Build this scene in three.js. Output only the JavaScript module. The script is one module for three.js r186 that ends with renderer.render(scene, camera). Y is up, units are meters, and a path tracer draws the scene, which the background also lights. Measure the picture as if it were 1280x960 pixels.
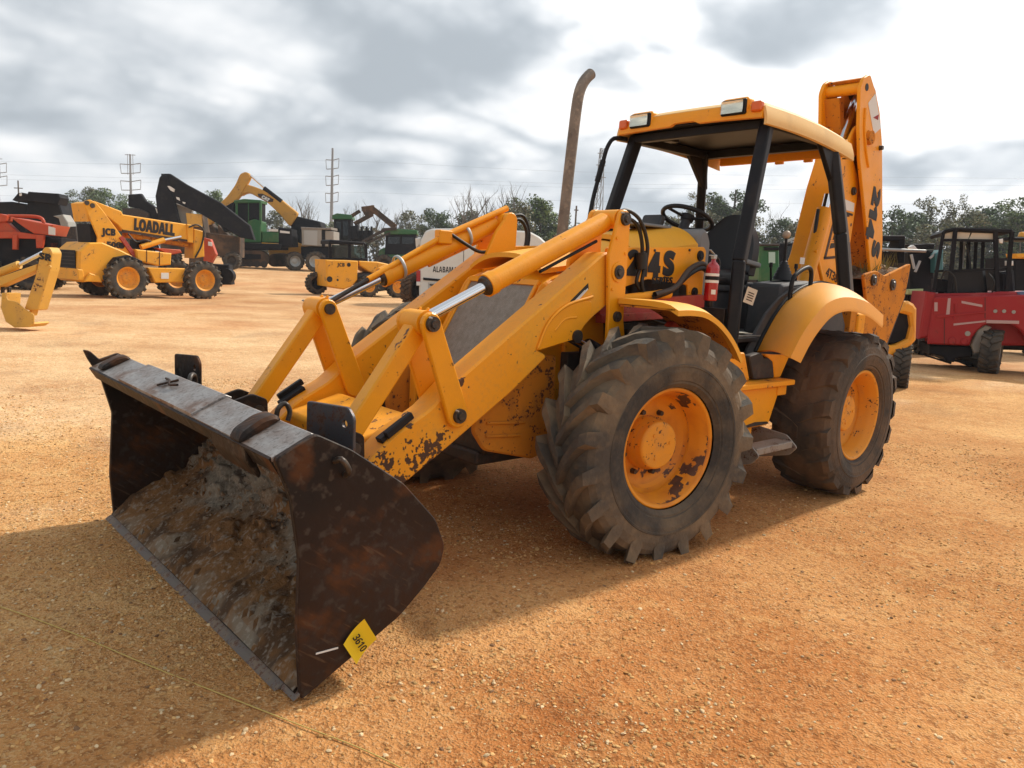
import * as THREE from 'three';
import { RoundedBoxGeometry } from 'three/addons/geometries/RoundedBoxGeometry.js';
import { TextGeometry } from 'three/addons/geometries/TextGeometry.js';
import { FontLoader } from 'three/addons/loaders/FontLoader.js';
import { mergeGeometries } from 'three/addons/utils/BufferGeometryUtils.js';

// ------------------------------------------------------------ camera
// world = the backhoe loader's own frame: x forwards to its bucket, y up, z to its right
const EYE = new THREE.Vector3(3.302, 1.488, -3.376), YAW = 2.3065, PITCH = -0.1476, ROLL = 0.0528, FOCAL = 944.8;
const FWD = new THREE.Vector3(Math.cos(PITCH) * Math.cos(YAW), Math.sin(PITCH), Math.cos(PITCH) * Math.sin(YAW));
const R0 = new THREE.Vector3().crossVectors(FWD, new THREE.Vector3(0, 1, 0)).normalize();
const U0 = new THREE.Vector3().crossVectors(R0, FWD);
const RIGHT = R0.clone().multiplyScalar(Math.cos(ROLL)).addScaledVector(U0, Math.sin(ROLL));
const UP = R0.clone().multiplyScalar(-Math.sin(ROLL)).addScaledVector(U0, Math.cos(ROLL));
const scene = new THREE.Scene();
const camera = new THREE.PerspectiveCamera(2 * Math.atan(480 / FOCAL) * 180 / Math.PI, 4 / 3, 0.05, 3000);
camera.position.copy(EYE); camera.up.copy(UP); camera.lookAt(EYE.clone().add(FWD));
const renderer = new THREE.WebGLRenderer({ antialias: true });
renderer.toneMapping = THREE.LinearToneMapping; renderer.toneMappingExposure = 1.08;
renderer.shadowMap.enabled = true; renderer.shadowMap.type = THREE.PCFSoftShadowMap;

// ------------------------------------------------------------ noise
let seed = 12345;
const rnd = () => { seed = (seed + 0x6D2B79F5) | 0; let t = Math.imul(seed ^ (seed >>> 15), 1 | seed); t = (t + Math.imul(t ^ (t >>> 7), 61 | t)) ^ t; return ((t ^ (t >>> 14)) >>> 0) / 4294967296; };
const rr = (a, b) => a + (b - a) * rnd();
const hash = (x, y, s) => { let h = Math.imul(x, 374761393) + Math.imul(y, 668265263) + Math.imul(s, 1274126177); h = Math.imul(h ^ (h >>> 13), 1274126177); return ((h ^ (h >>> 16)) >>> 0) / 4294967296; };
const mod = (a, n) => ((a % n) + n) % n;
function vnoise(x, y, s, per) {
  const xi = Math.floor(x), yi = Math.floor(y); let fx = x - xi, fy = y - yi;
  fx = fx * fx * (3 - 2 * fx); fy = fy * fy * (3 - 2 * fy);
  const X0 = per ? mod(xi, per) : xi, X1 = per ? mod(xi + 1, per) : xi + 1, Y0 = per ? mod(yi, per) : yi, Y1 = per ? mod(yi + 1, per) : yi + 1;
  const a = hash(X0, Y0, s), b = hash(X1, Y0, s), c = hash(X0, Y1, s), d = hash(X1, Y1, s);
  return a + (b - a) * fx + (c - a) * fy + (a - b - c + d) * fx * fy;
}
function fbm(x, y, oct, s = 1, per = 0) { let v = 0, a = 0.5, t = 0; for (let i = 0; i < oct; i++) { v += a * vnoise(x, y, s + i * 17, per); t += a; x *= 2; y *= 2; per *= 2; a *= 0.5; } return v / t; }
const clamp = (v, a = 0, b = 1) => Math.min(b, Math.max(a, v));
const sstep = (a, b, v) => { v = clamp((v - a) / (b - a)); return v * v * (3 - 2 * v); };
const lerp = (a, b, t) => a + (b - a) * t;

// ------------------------------------------------------------ sky: broken overcast, brightest towards the veiled sun
const SUN_DIR = new THREE.Vector3(-0.735, 0.675, 0.02).normalize();
const rayDir = (px, py) => FWD.clone().addScaledVector(RIGHT, (px - 640) / FOCAL).addScaledVector(UP, (480 - py) / FOCAL);
function makeSky() {
  const W = 2048, H = 1024, data = new Float32Array(W * H * 4);
  // cloud banks and breaks: direction, angular size along / across (radians), brightness
  const banks = [
    [820, 60, 0.16, 0.05, -0.20], [960, 45, 0.14, 0.05, -0.30], [1090, 30, 0.12, 0.04, -0.28], [560, 55, 0.20, 0.06, -0.16], [150, 120, 0.22, 0.03, -0.16], [640, 85, 0.1, 0.04, -0.1], [60, 40, 0.18, 0.04, -0.05],
    [300, 180, 0.22, 0.025, -0.12], [330, 120, 0.2, 0.025, 0.12], [60, 75, 0.1, 0.02, 0.06],
    [770, 30, 0.05, 0.07, 0.45], [700, 130, 0.07, 0.05, 0.35], [580, 125, 0.05, 0.03, 0.22], [1230, 60, 0.12, 0.1, 0.26], [1180, 150, 0.16, 0.04, 0.32], [930, 130, 0.16, 0.03, 0.4], [1010, 200, 0.16, 0.02, 0.35], [900, 8, 0.06, 0.03, 0.3],
    [1180, 225, 0.16, 0.024, -0.48], [860, 232, 0.1, 0.02, -0.12], [560, 215, 0.16, 0.015, 0.12], [640, 265, 0.3, 0.02, 0.08], [740, 195, 0.1, 0.02, -0.12],
  ].map(([x, y, a, b, v]) => { const d = rayDir(x, y).normalize(); return [Math.atan2(d.z, d.x), Math.asin(d.y), a, b, v]; });
  for (let j = 0; j < H; j++) {
    const el = ((j + 0.5) / H - 0.5) * Math.PI, sy = Math.sin(el), cy = Math.cos(el);
    for (let i = 0; i < W; i++) {
      const az = ((i + 0.5) / W - 0.5) * 2 * Math.PI, dx = Math.cos(az) * cy, dz = Math.sin(az) * cy, o = (j * W + i) * 4;
      let r, g, b;
      if (sy < -0.02) { r = 0.36; g = 0.29; b = 0.21; } else {
        const k = 1.25 / (Math.max(sy, 0) + 0.30), px = dx * k * 1.5, pz = dz * k * 1.5;
        const w1 = fbm(px * 0.8 + 7, pz * 0.8 + 3, 3, 5) - 0.5, w2 = fbm(px * 0.8 - 11, pz * 0.8 + 9, 3, 9) - 0.5;
        const big = fbm(px * 0.7 + w1 * 1.1 + 2.3, pz * 0.7 + w2 * 1.1, 5, 31), fine = fbm(px * 2.6 + w2 * 1.5, pz * 2.6 + w1 * 1.5, 5, 77);
        let puff = 0, am = 0.5, fq = 1.9; for (let q = 0; q < 5; q++) { puff += am * Math.abs(2 * vnoise(px * fq + w1 * 2 + q * 9, pz * fq + w2 * 2, 90 + q * 7) - 1); am *= 0.52; fq *= 2.1; }
        let bank = 0;
        for (const [a0, e0, a, e, v] of banks) {
          let da = az - a0; if (da > Math.PI) da -= 2 * Math.PI; if (da < -Math.PI) da += 2 * Math.PI;
          da += (fine - 0.5) * 0.22 + (puff - 0.35) * 0.10; const de = el - e0 + (big - 0.5) * 0.10 + (fine - 0.5) * 0.07 + (puff - 0.35) * 0.05, q = da * da / (a * a) + de * de / (e * e);
          if (q < 9) bank += v * Math.exp(-q * 0.9);
        }
        const cs = dx * SUN_DIR.x + sy * SUN_DIR.y + dz * SUN_DIR.z, glow = Math.pow(Math.max(cs, 0), 3);
        // thickness of the cloud: thin veils are white, thick bellies blue grey
        const thick = sstep(0.16, 0.86, big * 0.95 + (fine - 0.5) * 0.55 + (0.38 - puff) * 0.42 - bank * 0.95 - glow * 0.10 + 0.005);
        let L = lerp(1.02 + 0.30 * glow, 0.47 + 0.16 * glow, thick) * lerp(1.0, 0.80, sstep(0.35, 0.9, sy));
        const hz = Math.exp(-Math.max(sy, 0) * 15) * 0.5; L = lerp(L, 0.76, hz);
        const blue = thick * 0.19 + hz * 0.06;
        r = L * (1 - blue * 0.62); g = L * (1 - blue * 0.10); b = L * (1 + blue * 0.42);
      }
      data[o] = r; data[o + 1] = g; data[o + 2] = b; data[o + 3] = 1;
    }
  }
  const t = new THREE.DataTexture(data, W, H, THREE.RGBAFormat, THREE.FloatType);
  t.mapping = THREE.EquirectangularReflectionMapping; t.magFilter = t.minFilter = THREE.LinearFilter; t.needsUpdate = true;
  return t;
}
scene.background = scene.environment = makeSky();

// ------------------------------------------------------------ sun through thin cloud, from behind the machine
const sun = new THREE.DirectionalLight(new THREE.Color(1.0, 0.93, 0.82), 3.8);
sun.position.copy(SUN_DIR).multiplyScalar(60); sun.target.position.set(0, 0, 0);
sun.castShadow = true; sun.shadow.radius = 7; sun.shadow.mapSize.set(2048, 2048);
Object.assign(sun.shadow.camera, { left: -40, right: 40, top: 40, bottom: -40, near: 1, far: 160 });
scene.add(sun, sun.target);

// ------------------------------------------------------------ terrain and pixel helpers
const groundY = (x, z) => { const d = Math.hypot(x - EYE.x, z - EYE.z); return 0.75 * sstep(34, 66, d) + 0.6 * sstep(80, 140, d); };
const onZ = (z, px, py) => { const d = rayDir(px, py), t = (z - EYE.z) / d.z; return [EYE.x + d.x * t, EYE.y + d.y * t]; };      // on the upright plane at this z
const onX = (x, px, py) => { const d = rayDir(px, py), t = (x - EYE.x) / d.x; return [EYE.y + d.y * t, EYE.z + d.z * t]; };
function groundAt(px, depth) {   // the ground point in pixel column px at this depth along the view
  const base = EYE.clone().addScaledVector(FWD, depth).addScaledVector(RIGHT, (px - 640) / FOCAL * depth); let h = 0, p;
  for (let k = 0; k < 6; k++) { p = base.clone().addScaledVector(UP, (h - base.y) / UP.y); h = groundY(p.x, p.z); }
  return p;
}

// ------------------------------------------------------------ geometry helpers
const V = (x, y, z) => new THREE.Vector3(x, y, z);
function bake(g, m) { if (m) g.applyMatrix4(m); return g; }
const box = (x, y, z, w, h, d, r = 0.006) => { const g = r > 0 ? new RoundedBoxGeometry(w, h, d, 1, Math.min(r, w * 0.45, h * 0.45, d * 0.45)) : new THREE.BoxGeometry(w, h, d); g.translate(x, y, z); return g; };
const boxR = (x, y, z, w, h, d, rx, ry, rz, r = 0.006) => { const g = box(0, 0, 0, w, h, d, r); g.rotateX(rx); g.rotateY(ry); g.rotateZ(rz); g.translate(x, y, z); return g; };
function cylA(a, b, r, r2 = r, seg = 16, open = false) {
  a = Array.isArray(a) ? V(...a) : a; b = Array.isArray(b) ? V(...b) : b;
  const d = b.clone().sub(a), g = new THREE.CylinderGeometry(r2, r, d.length(), seg, 1, open);
  g.applyQuaternion(new THREE.Quaternion().setFromUnitVectors(V(0, 1, 0), d.clone().normalize())); g.translate((a.x + b.x) / 2, (a.y + b.y) / 2, (a.z + b.z) / 2);
  return g;
}
function beam(a, b, w, h, r = 0.006) {   // square bar from a to b, h in the upright direction, w sideways
  a = Array.isArray(a) ? V(...a) : a; b = Array.isArray(b) ? V(...b) : b;
  const d = b.clone().sub(a), L = d.length(), ez = d.clone().normalize(); let up = Math.abs(ez.y) > 0.99 ? V(1, 0, 0) : V(0, 1, 0);
  const ex = new THREE.Vector3().crossVectors(up, ez).normalize(); up = new THREE.Vector3().crossVectors(ez, ex);
  const g = box(0, 0, 0, w, h, L, r); g.applyMatrix4(new THREE.Matrix4().makeBasis(ex, up, ez)); g.translate((a.x + b.x) / 2, (a.y + b.y) / 2, (a.z + b.z) / 2);
  return g;
}
const tube = (pts, r, seg = 24, rad = 8, closed = false) => new THREE.TubeGeometry(new THREE.CatmullRomCurve3(pts.map((p) => Array.isArray(p) ? V(...p) : p), closed, 'centripetal'), seg, r, rad, closed);
function plate(pts, z0, z1, bevel = 0.005, holes = []) {   // outline in x,y pushed from z0 to z1
  const s = new THREE.Shape(pts.map(([x, y]) => new THREE.Vector2(x, y)));
  for (const [x, y, r] of holes) s.holes.push(new THREE.Path().absarc(x, y, r, 0, Math.PI * 2, true));
  const d = Math.abs(z1 - z0), b = Math.min(bevel, d * 0.4);
  const g = new THREE.ExtrudeGeometry(s, { depth: d - 2 * b, bevelEnabled: b > 0, bevelThickness: b, bevelSize: b, bevelOffset: -b, bevelSegments: 1, curveSegments: 10 });
  g.translate(0, 0, Math.min(z0, z1) + b); return g;
}
function rounded(pts, r = 0.03, n = 4) {   // outline with its corners rounded
  const out = [], N = pts.length;
  for (let i = 0; i < N; i++) {
    const p = pts[i], a = pts[(i + N - 1) % N], b = pts[(i + 1) % N];
    const la = Math.hypot(a[0] - p[0], a[1] - p[1]), lb = Math.hypot(b[0] - p[0], b[1] - p[1]), q = Math.min(r, la * 0.45, lb * 0.45);
    const A = [p[0] + (a[0] - p[0]) / la * q, p[1] + (a[1] - p[1]) / la * q], B = [p[0] + (b[0] - p[0]) / lb * q, p[1] + (b[1] - p[1]) / lb * q];
    for (let k = 0; k <= n; k++) { const t = k / n, u = 1 - t; out.push([u * u * A[0] + 2 * u * t * p[0] + t * t * B[0], u * u * A[1] + 2 * u * t * p[1] + t * t * B[1]]); }
  }
  return out;
}
const disc = (x, y, r, n = 14, a0 = 0, a1 = Math.PI * 2) => Array.from({ length: n + 1 }, (_, k) => { const a = a0 + (a1 - a0) * k / n; return [x + r * Math.cos(a), y + r * Math.sin(a)]; });
function grid(nu, nv, f) {   // a sheet: f(u, v) -> [x, y, z]
  const pos = [], idx = [];
  for (let j = 0; j <= nv; j++) for (let i = 0; i <= nu; i++) pos.push(...f(i / nu, j / nv));
  for (let j = 0; j < nv; j++) for (let i = 0; i < nu; i++) { const a = j * (nu + 1) + i, b = a + 1, c = a + nu + 1, d = c + 1; idx.push(a, b, d, a, d, c); }
  const g = new THREE.BufferGeometry(); g.setAttribute('position', new THREE.Float32BufferAttribute(pos, 3)); g.setIndex(idx); g.computeVertexNormals(); return g;
}
function shell(nu, nv, f, t) {   // a closed skin: f(u,v) -> {p, n}; thickness t against n
  const pos = [], idx = [], W = nu + 1, K = W * (nv + 1);
  for (let s = 0; s < 2; s++) for (let j = 0; j <= nv; j++) for (let i = 0; i <= nu; i++) { const { p, n } = f(i / nu, j / nv); pos.push(p[0] - n[0] * t * s, p[1] - n[1] * t * s, p[2] - n[2] * t * s); }
  const q = (a, b, c, d) => idx.push(a, b, c, a, c, d);
  for (let j = 0; j < nv; j++) for (let i = 0; i < nu; i++) { const a = j * W + i, b = a + 1, c = a + W + 1, d = a + W; q(a, b, c, d); q(a + K, d + K, c + K, b + K); }
  for (let i = 0; i < nu; i++) { q(i, i + K, i + 1 + K, i + 1); const e = nv * W + i; q(e, e + 1, e + 1 + K, e + K); }
  for (let j = 0; j < nv; j++) { const a = j * W, e = j * W + nu; q(a, a + W, a + W + K, a + K); q(e, e + K, e + W + K, e + W); }
  let g = new THREE.BufferGeometry(); g.setAttribute('position', new THREE.Float32BufferAttribute(pos, 3)); g.setIndex(idx);
  return crease(g);
}
function crease(g, deg = 40) {   // flat edges kept sharp, curved skin smooth
  g = g.index ? g.toNonIndexed() : g; const p = g.attributes.position, n = p.count, fn = [], map = new Map(), key = (i) => `${Math.round(p.getX(i) * 1e4)},${Math.round(p.getY(i) * 1e4)},${Math.round(p.getZ(i) * 1e4)}`;
  const a = V(), b = V(), c = V(), cosT = Math.cos(deg * Math.PI / 180), keys = new Array(n);
  for (let f = 0; f < n; f += 3) {
    a.fromBufferAttribute(p, f); b.fromBufferAttribute(p, f + 1); c.fromBufferAttribute(p, f + 2);
    const nn = b.clone().sub(a).cross(c.clone().sub(a)); const ar = nn.length() || 1e-9; fn.push({ u: nn.clone().divideScalar(ar), w: nn });
    for (let k = 0; k < 3; k++) { const kk = keys[f + k] = key(f + k); let L = map.get(kk); if (!L) map.set(kk, L = []); L.push(f / 3); }
  }
  const out = new Float32Array(n * 3), s = V();
  for (let i = 0; i < n; i++) { const F = fn[(i / 3) | 0]; s.set(0, 0, 0); for (const j of map.get(keys[i])) if (fn[j].u.dot(F.u) > cosT) s.add(fn[j].w); s.normalize(); out[i * 3] = s.x; out[i * 3 + 1] = s.y; out[i * 3 + 2] = s.z; }
  g.setAttribute('normal', new THREE.BufferAttribute(out, 3)); return g;
}
function lathe(pts, seg = 48, axis = 'z') { const g = new THREE.LatheGeometry(pts.map(([r, z]) => new THREE.Vector2(r, z)), seg); if (axis === 'z') g.rotateX(Math.PI / 2); return g; }
function boxUV(g) {   // texture coordinates in metres from the face each triangle looks along
  g = g.index ? g.toNonIndexed() : g; const p = g.attributes.position, uv = new Float32Array(p.count * 2), a = V(), b = V(), c = V(), n = V();
  for (let f = 0; f < p.count; f += 3) {
    a.fromBufferAttribute(p, f); b.fromBufferAttribute(p, f + 1); c.fromBufferAttribute(p, f + 2); n.copy(b).sub(a).cross(c.clone().sub(a));
    const x = Math.abs(n.x), y = Math.abs(n.y), z = Math.abs(n.z);
    [a, b, c].forEach((v, k) => { const o = (f + k) * 2; if (z >= x && z >= y) { uv[o] = v.x; uv[o + 1] = v.y; } else if (x >= y) { uv[o] = v.z; uv[o + 1] = v.y; } else { uv[o] = v.x; uv[o + 1] = v.z; } });
  }
  g.setAttribute('uv', new THREE.BufferAttribute(uv, 2)); return g;
}
function strip(g) { for (const k of Object.keys(g.attributes)) if (!['position', 'normal', 'uv', 'color'].includes(k)) g.deleteAttribute(k); if (!g.attributes.normal) g.computeVertexNormals(); return g; }
function join(list) { list = [list].flat(); const L = list.map((g) => strip(boxUV(g))); const anyCol = L.some((g) => g.attributes.color); if (anyCol) L.forEach((g) => { if (!g.attributes.color) g.setAttribute('color', new THREE.BufferAttribute(new Float32Array(g.attributes.position.count * 3).fill(1), 3)); }); return L.length > 1 ? mergeGeometries(L) : L[0]; }
const taken = new Map();
const numbered = (n) => { const k = taken.get(n) || 0; taken.set(n, k + 1); return k ? `${n}_${String(k).padStart(3, '0')}` : n; };
function mesh(name, geo, mat, parent) { const m = new THREE.Mesh(join(geo), mat); m.name = name; if (parent) parent.add(m); return m; }
function part(name, parent) { const g = new THREE.Group(); g.name = name; parent.add(g); return g; }
function thing(name, label, category, group) { const g = new THREE.Group(); g.name = numbered(name); g.userData = { label, category }; if (group) g.userData.group = group; scene.add(g); return g; }
function single(name, label, category, geo, mat, group) { const m = mesh(numbered(name), geo, mat); m.userData = { label, category }; if (group) m.userData.group = group; scene.add(m); return m; }
function struct(name, geo, mat) { const m = mesh(numbered(name), geo, mat); m.userData.kind = 'structure'; scene.add(m); return m; }
function flip(g) { // mirror in z
  g = g.clone(); g.scale(1, 1, -1); g = g.index ? g.toNonIndexed() : g; const A = g.attributes;
  for (const k of Object.keys(A)) { const a = A[k], s = a.itemSize; for (let f = 0; f < a.count; f += 3) for (let c = 0; c < s; c++) { const t = a.array[(f + 1) * s + c]; a.array[(f + 1) * s + c] = a.array[(f + 2) * s + c]; a.array[(f + 2) * s + c] = t; } }
  return g;
}
// a working frame for something further off: origin on the ground, local x along the image (turned by yaw away from the viewer), z towards the viewer
function frame(root, px, depth, yawDeg) {
  const o = groundAt(px, depth), y = yawDeg * Math.PI / 180, fh = V(FWD.x, 0, FWD.z).normalize(), rh = V(-fh.z, 0, fh.x);
  const ex = rh.clone().multiplyScalar(Math.cos(y)).addScaledVector(fh, Math.sin(y)), ez = new THREE.Vector3().crossVectors(ex, V(0, 1, 0));
  root.position.copy(o); root.rotation.y = Math.atan2(-ex.z, ex.x);
  const at = (x, yy, z = 0) => { const d = rayDir(x, yy), k = (o.clone().sub(EYE).dot(ez) + z) / d.dot(ez), p = EYE.clone().addScaledVector(d, k).sub(o); return [p.dot(ex), p.y]; };
  return { at, poly: (list, z = 0) => list.map(([x, yy]) => at(x, yy, z)), plate: (list, z0, z1, b = 0.01, r = 0) => plate(r ? rounded(list.map(([x, yy]) => at(x, yy, z1)), r, 3) : list.map(([x, yy]) => at(x, yy, z1)), z0, z1, b), p3: (x, yy, z) => [...at(x, yy, z), z] };
}
const font = await new FontLoader().loadAsync('fonts/droid/droid_sans_bold.typeface.json');
function textGeo(s, size, depth = 0.004, fat = 0, stretch = 1) {
  const g = new TextGeometry(s, { font, size, depth, curveSegments: 3, bevelEnabled: fat > 0, bevelThickness: 0.001, bevelSize: fat, bevelSegments: 1 });
  g.computeBoundingBox(); const b = g.boundingBox; g.translate(-(b.min.x + b.max.x) / 2, -(b.min.y + b.max.y) / 2, 0); g.scale(stretch, 1, 1); return g;
}
// ------------------------------------------------------------ materials
const toS = (l) => { l = clamp(l); return l <= 0.0031308 ? l * 12.92 : 1.055 * Math.pow(l, 1 / 2.4) - 0.055; };
function tex(size, tile, f, srgb = true) {   // f(u, v) in 0..1, tileable -> linear [r,g,b] or a grey value
  const d = new Uint8Array(size * size * 4);
  for (let j = 0; j < size; j++) for (let i = 0; i < size; i++) {
    let c = f(i / size, j / size, i, j); if (!Array.isArray(c)) c = [c, c, c]; const o = (j * size + i) * 4;
    for (let k = 0; k < 3; k++) d[o + k] = Math.round(255 * (srgb ? toS(c[k]) : clamp(c[k]))); d[o + 3] = 255;
  }
  const t = new THREE.DataTexture(d, size, size); t.wrapS = t.wrapT = THREE.RepeatWrapping; t.magFilter = THREE.LinearFilter; t.minFilter = THREE.LinearMipmapLinearFilter; t.generateMipmaps = true; t.anisotropy = 8;
  if (srgb) t.colorSpace = THREE.SRGBColorSpace; t.repeat.set(1 / tile, 1 / tile); t.needsUpdate = true; return t;
}
const mix3 = (a, b, t) => [lerp(a[0], b[0], t), lerp(a[1], b[1], t), lerp(a[2], b[2], t)];
const F = (u, v, cells, oct, s) => fbm(u * cells, v * cells, oct, s, cells);
const std = (o) => new THREE.MeshStandardMaterial(o), phys = (o) => new THREE.MeshPhysicalMaterial(o);
const lin = (r, g, b) => new THREE.Color().setRGB(r, g, b);

function paint(base, { chip = 0.74, chips = 0.6, rust = [0.075, 0.027, 0.010], dirt = [0.34, 0.20, 0.09], dirtAmt = 0.35, tile = 1.3, s = 1, size = 512, fade = 0.12 } = {}) {
  return tex(size, tile, (u, v) => {
    const a = F(u, v, 4, 5, s), b = F(u, v, 9, 6, s + 40), c = F(u, v, 26, 4, s + 90), e = F(u, v, 90, 2, s + 130);
    let col = mix3(base, [base[0] * 1.1, base[1] * 1.16, base[2] * 1.3 + 0.01], (a - 0.4) * fade * 4);
    col = mix3(col, dirt, clamp((b - 0.47) * 2.2) * dirtAmt + clamp((e - 0.55) * 2) * dirtAmt * 0.3);
    const edge = chip; const k = b * 0.30 + c * 0.40 + e * 0.30;
    if (k > edge) col = mix3(col, rust, clamp((k - edge) * 40)); else if (k > edge - 0.02) col = mix3(col, [base[0] * 0.6, base[1] * 0.42, base[2]], 0.5);
    return col;
  });
}
const YEL = [0.90, 0.352, 0.003];
const roughTex = tex(512, 0.7, (u, v) => 0.42 + 0.4 * F(u, v, 8, 5, 300), false);
const M = {};
M.yellow = phys({ map: paint(YEL, { chip: 0.70, dirtAmt: 0.24, dirt: [0.40, 0.17, 0.035], size: 1024 }), specularIntensity: 0.7, roughness: 0.75, roughnessMap: roughTex, bumpMap: tex(512, 0.4, (u, v) => F(u, v, 12, 4, 311) * 0.6 + F(u, v, 60, 2, 312) * 0.4, false), bumpScale: 0.0012, clearcoat: 0.12, clearcoatRoughness: 0.45 });
M.worn = phys({ map: paint(YEL, { chip: 0.645, dirtAmt: 0.32, s: 7, tile: 0.9, size: 1024, rust: [0.10, 0.035, 0.012] }), roughness: 0.8, clearcoat: 0.05, clearcoatRoughness: 0.5 });
M.rusty = std({ map: paint([0.62, 0.22, 0.010], { chip: 0.625, dirtAmt: 0.5, dirt: [0.24, 0.10, 0.03], s: 21, tile: 0.8, rust: [0.09, 0.030, 0.011] }), roughness: 0.9 });
M.faded = std({ map: paint([0.88, 0.40, 0.020], { chip: 0.78, dirtAmt: 0.15, s: 3 }), roughness: 0.62 });
M.paleRoof = std({ map: paint([0.80, 0.52, 0.20], { chip: 0.80, dirtAmt: 0.25, s: 5 }), roughness: 0.7 });  // paler yellow for the roof top and sides
M.yellowFar = std({ map: paint([0.80, 0.36, 0.014], { chip: 0.68, dirtAmt: 0.35, s: 11, size: 256, tile: 2.2 }), roughness: 0.55 });
M.catYellow = std({ map: paint([0.62, 0.31, 0.045], { chip: 0.68, dirtAmt: 0.4, s: 13, size: 256, tile: 3 }), roughness: 0.6 });
M.strawYellow = std({ map: paint([0.66, 0.36, 0.055], { chip: 0.66, dirtAmt: 0.45, s: 15, size: 256, tile: 1.6 }), roughness: 0.6 });
M.redPaint = std({ map: paint([0.30, 0.003, 0.005], { chip: 0.72, dirtAmt: 0.06, s: 17, size: 256, tile: 1.6 }), roughness: 0.6 });
M.orangePaint = std({ map: paint([0.48, 0.060, 0.016], { chip: 0.7, dirtAmt: 0.3, s: 19, size: 256, tile: 1.6 }), roughness: 0.5 });
M.greenPaint = std({ map: paint([0.018, 0.115, 0.035], { chip: 0.8, dirtAmt: 0.2, s: 23, size: 256, tile: 2.5 }), roughness: 0.5 });
M.whitePaint = std({ map: paint([0.66, 0.66, 0.62], { chip: 0.83, dirtAmt: 0.16, s: 25, size: 256, tile: 2.2, fade: 0.05 }), roughness: 0.4 });
M.greyPaint = std({ map: paint([0.30, 0.29, 0.26], { chip: 0.74, dirtAmt: 0.3, s: 27, size: 256, tile: 2 }), roughness: 0.6 });
M.redFrame = std({ map: paint([0.40, 0.045, 0.030], { chip: 0.66, dirtAmt: 0.4, s: 29, size: 512, tile: 0.6 }), roughness: 0.6 });
M.black = phys({ specularIntensity: 0.5, map: paint([0.009, 0.009, 0.011], { chip: 0.75, dirt: [0.07, 0.055, 0.04], rust: [0.05, 0.03, 0.02], dirtAmt: 0.25, s: 33, size: 512, tile: 0.7 }), roughness: 0.5 });
M.blackFar = phys({ specularIntensity: 0.3, map: paint([0.010, 0.010, 0.013], { chip: 0.72, dirt: [0.07, 0.058, 0.045], rust: [0.05, 0.03, 0.02], dirtAmt: 0.25, s: 35, size: 256, tile: 2.4 }), roughness: 0.6 });
M.darkSteel = std({ map: paint([0.035, 0.03, 0.027], { chip: 0.62, dirt: [0.16, 0.11, 0.07], rust: [0.07, 0.03, 0.015], dirtAmt: 0.5, s: 37, size: 512, tile: 0.5 }), roughness: 0.62, metalness: 0.25 });
M.bucketSteel = phys({ specularIntensity: 0.6, map: tex(1024, 1.1, (u, v) => {
  const a = F(u, v, 3, 6, 401), b = F(u, v, 8, 6, 402), c = F(u, v, 40, 3, 403), st = fbm(u * 60 + b * 2, v * 7, 3, 405, 0) ;
  let col = mix3([0.014, 0.011, 0.010], [0.042, 0.020, 0.011], clamp((a - 0.3) * 2.2));
  const sc = fbm(u * 9 + v * 5, v * 70 - u * 52, 4, 406); col = mix3(col, [0.13, 0.048, 0.014], clamp((b * 0.85 + sc * 0.15 - 0.53) * 5) * 0.6); col = mix3(col, [0.16, 0.10, 0.06], clamp((sc - 0.70) * 10) * clamp((a - 0.45) * 4) * 0.5); col = mix3(col, [0.14, 0.11, 0.085], clamp((c - 0.62) * 5) * 0.4);
  return mix3(col, [0.03, 0.028, 0.028], clamp((a * 0.5 + c * 0.5 - 0.52) * 6) * 0.5);
}), roughness: 0.62, metalness: 0.2, bumpMap: tex(512, 0.5, (u, v) => F(u, v, 24, 4, 409), false), bumpScale: 0.002 });
M.lipSteel = std({ map: tex(512, 0.5, (u, v) => {
  const a = F(u, v, 4, 6, 421), b = F(u, v, 14, 4, 422), c = F(u, v, 60, 2, 424);
  let col = mix3([0.30, 0.285, 0.275], [0.17, 0.105, 0.075], clamp((a - 0.40) * 3.2)); col = mix3(col, [0.46, 0.45, 0.44], clamp((b - 0.55) * 4) * 0.5); return mix3(col, [0.05, 0.03, 0.02], clamp((c - 0.6) * 4) * 0.5);
}), roughness: 0.5, metalness: 0.45, bumpMap: tex(512, 0.4, (u, v) => F(u, v, 30, 3, 425), false), bumpScale: 0.0012 });
M.mud = phys({ specularIntensity: 0.3, map: tex(1024, 1.0, (u, v) => {
  const a = F(u, v, 3, 6, 431), b = F(u, v, 9, 5, 432), c = F(u, v, 60, 3, 433);
  let col = mix3([0.19, 0.095, 0.038], [0.21, 0.175, 0.130], clamp((a - 0.46) * 7)); col = mix3(col, [0.050, 0.030, 0.020], clamp((b - 0.50) * 5) * 0.75); return mix3(col, [0.36, 0.32, 0.26], clamp((c - 0.56) * 4) * 0.5);
}), roughness: 0.95, bumpMap: tex(512, 0.35, (u, v) => F(u, v, 16, 5, 434), false), bumpScale: 0.008 });
const dustRubber = (base, dust, amt, s, tile = 0.8) => tex(512, tile, (u, v) => { const a = F(u, v, 4, 6, s), b = F(u, v, 30, 3, s + 3), d = clamp((a - 0.36) * 2.6) * amt + clamp((b - 0.5) * 2) * amt * 0.4; return mix3(base, dust, clamp(d)); });
const rubberBump = tex(512, 0.3, (u, v) => F(u, v, 22, 4, 451), false);
M.rubber = std({ map: dustRubber([0.040, 0.037, 0.033], [0.19, 0.14, 0.085], 0.62, 441), roughness: 0.88, bumpMap: rubberBump, bumpScale: 0.003 });
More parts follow.
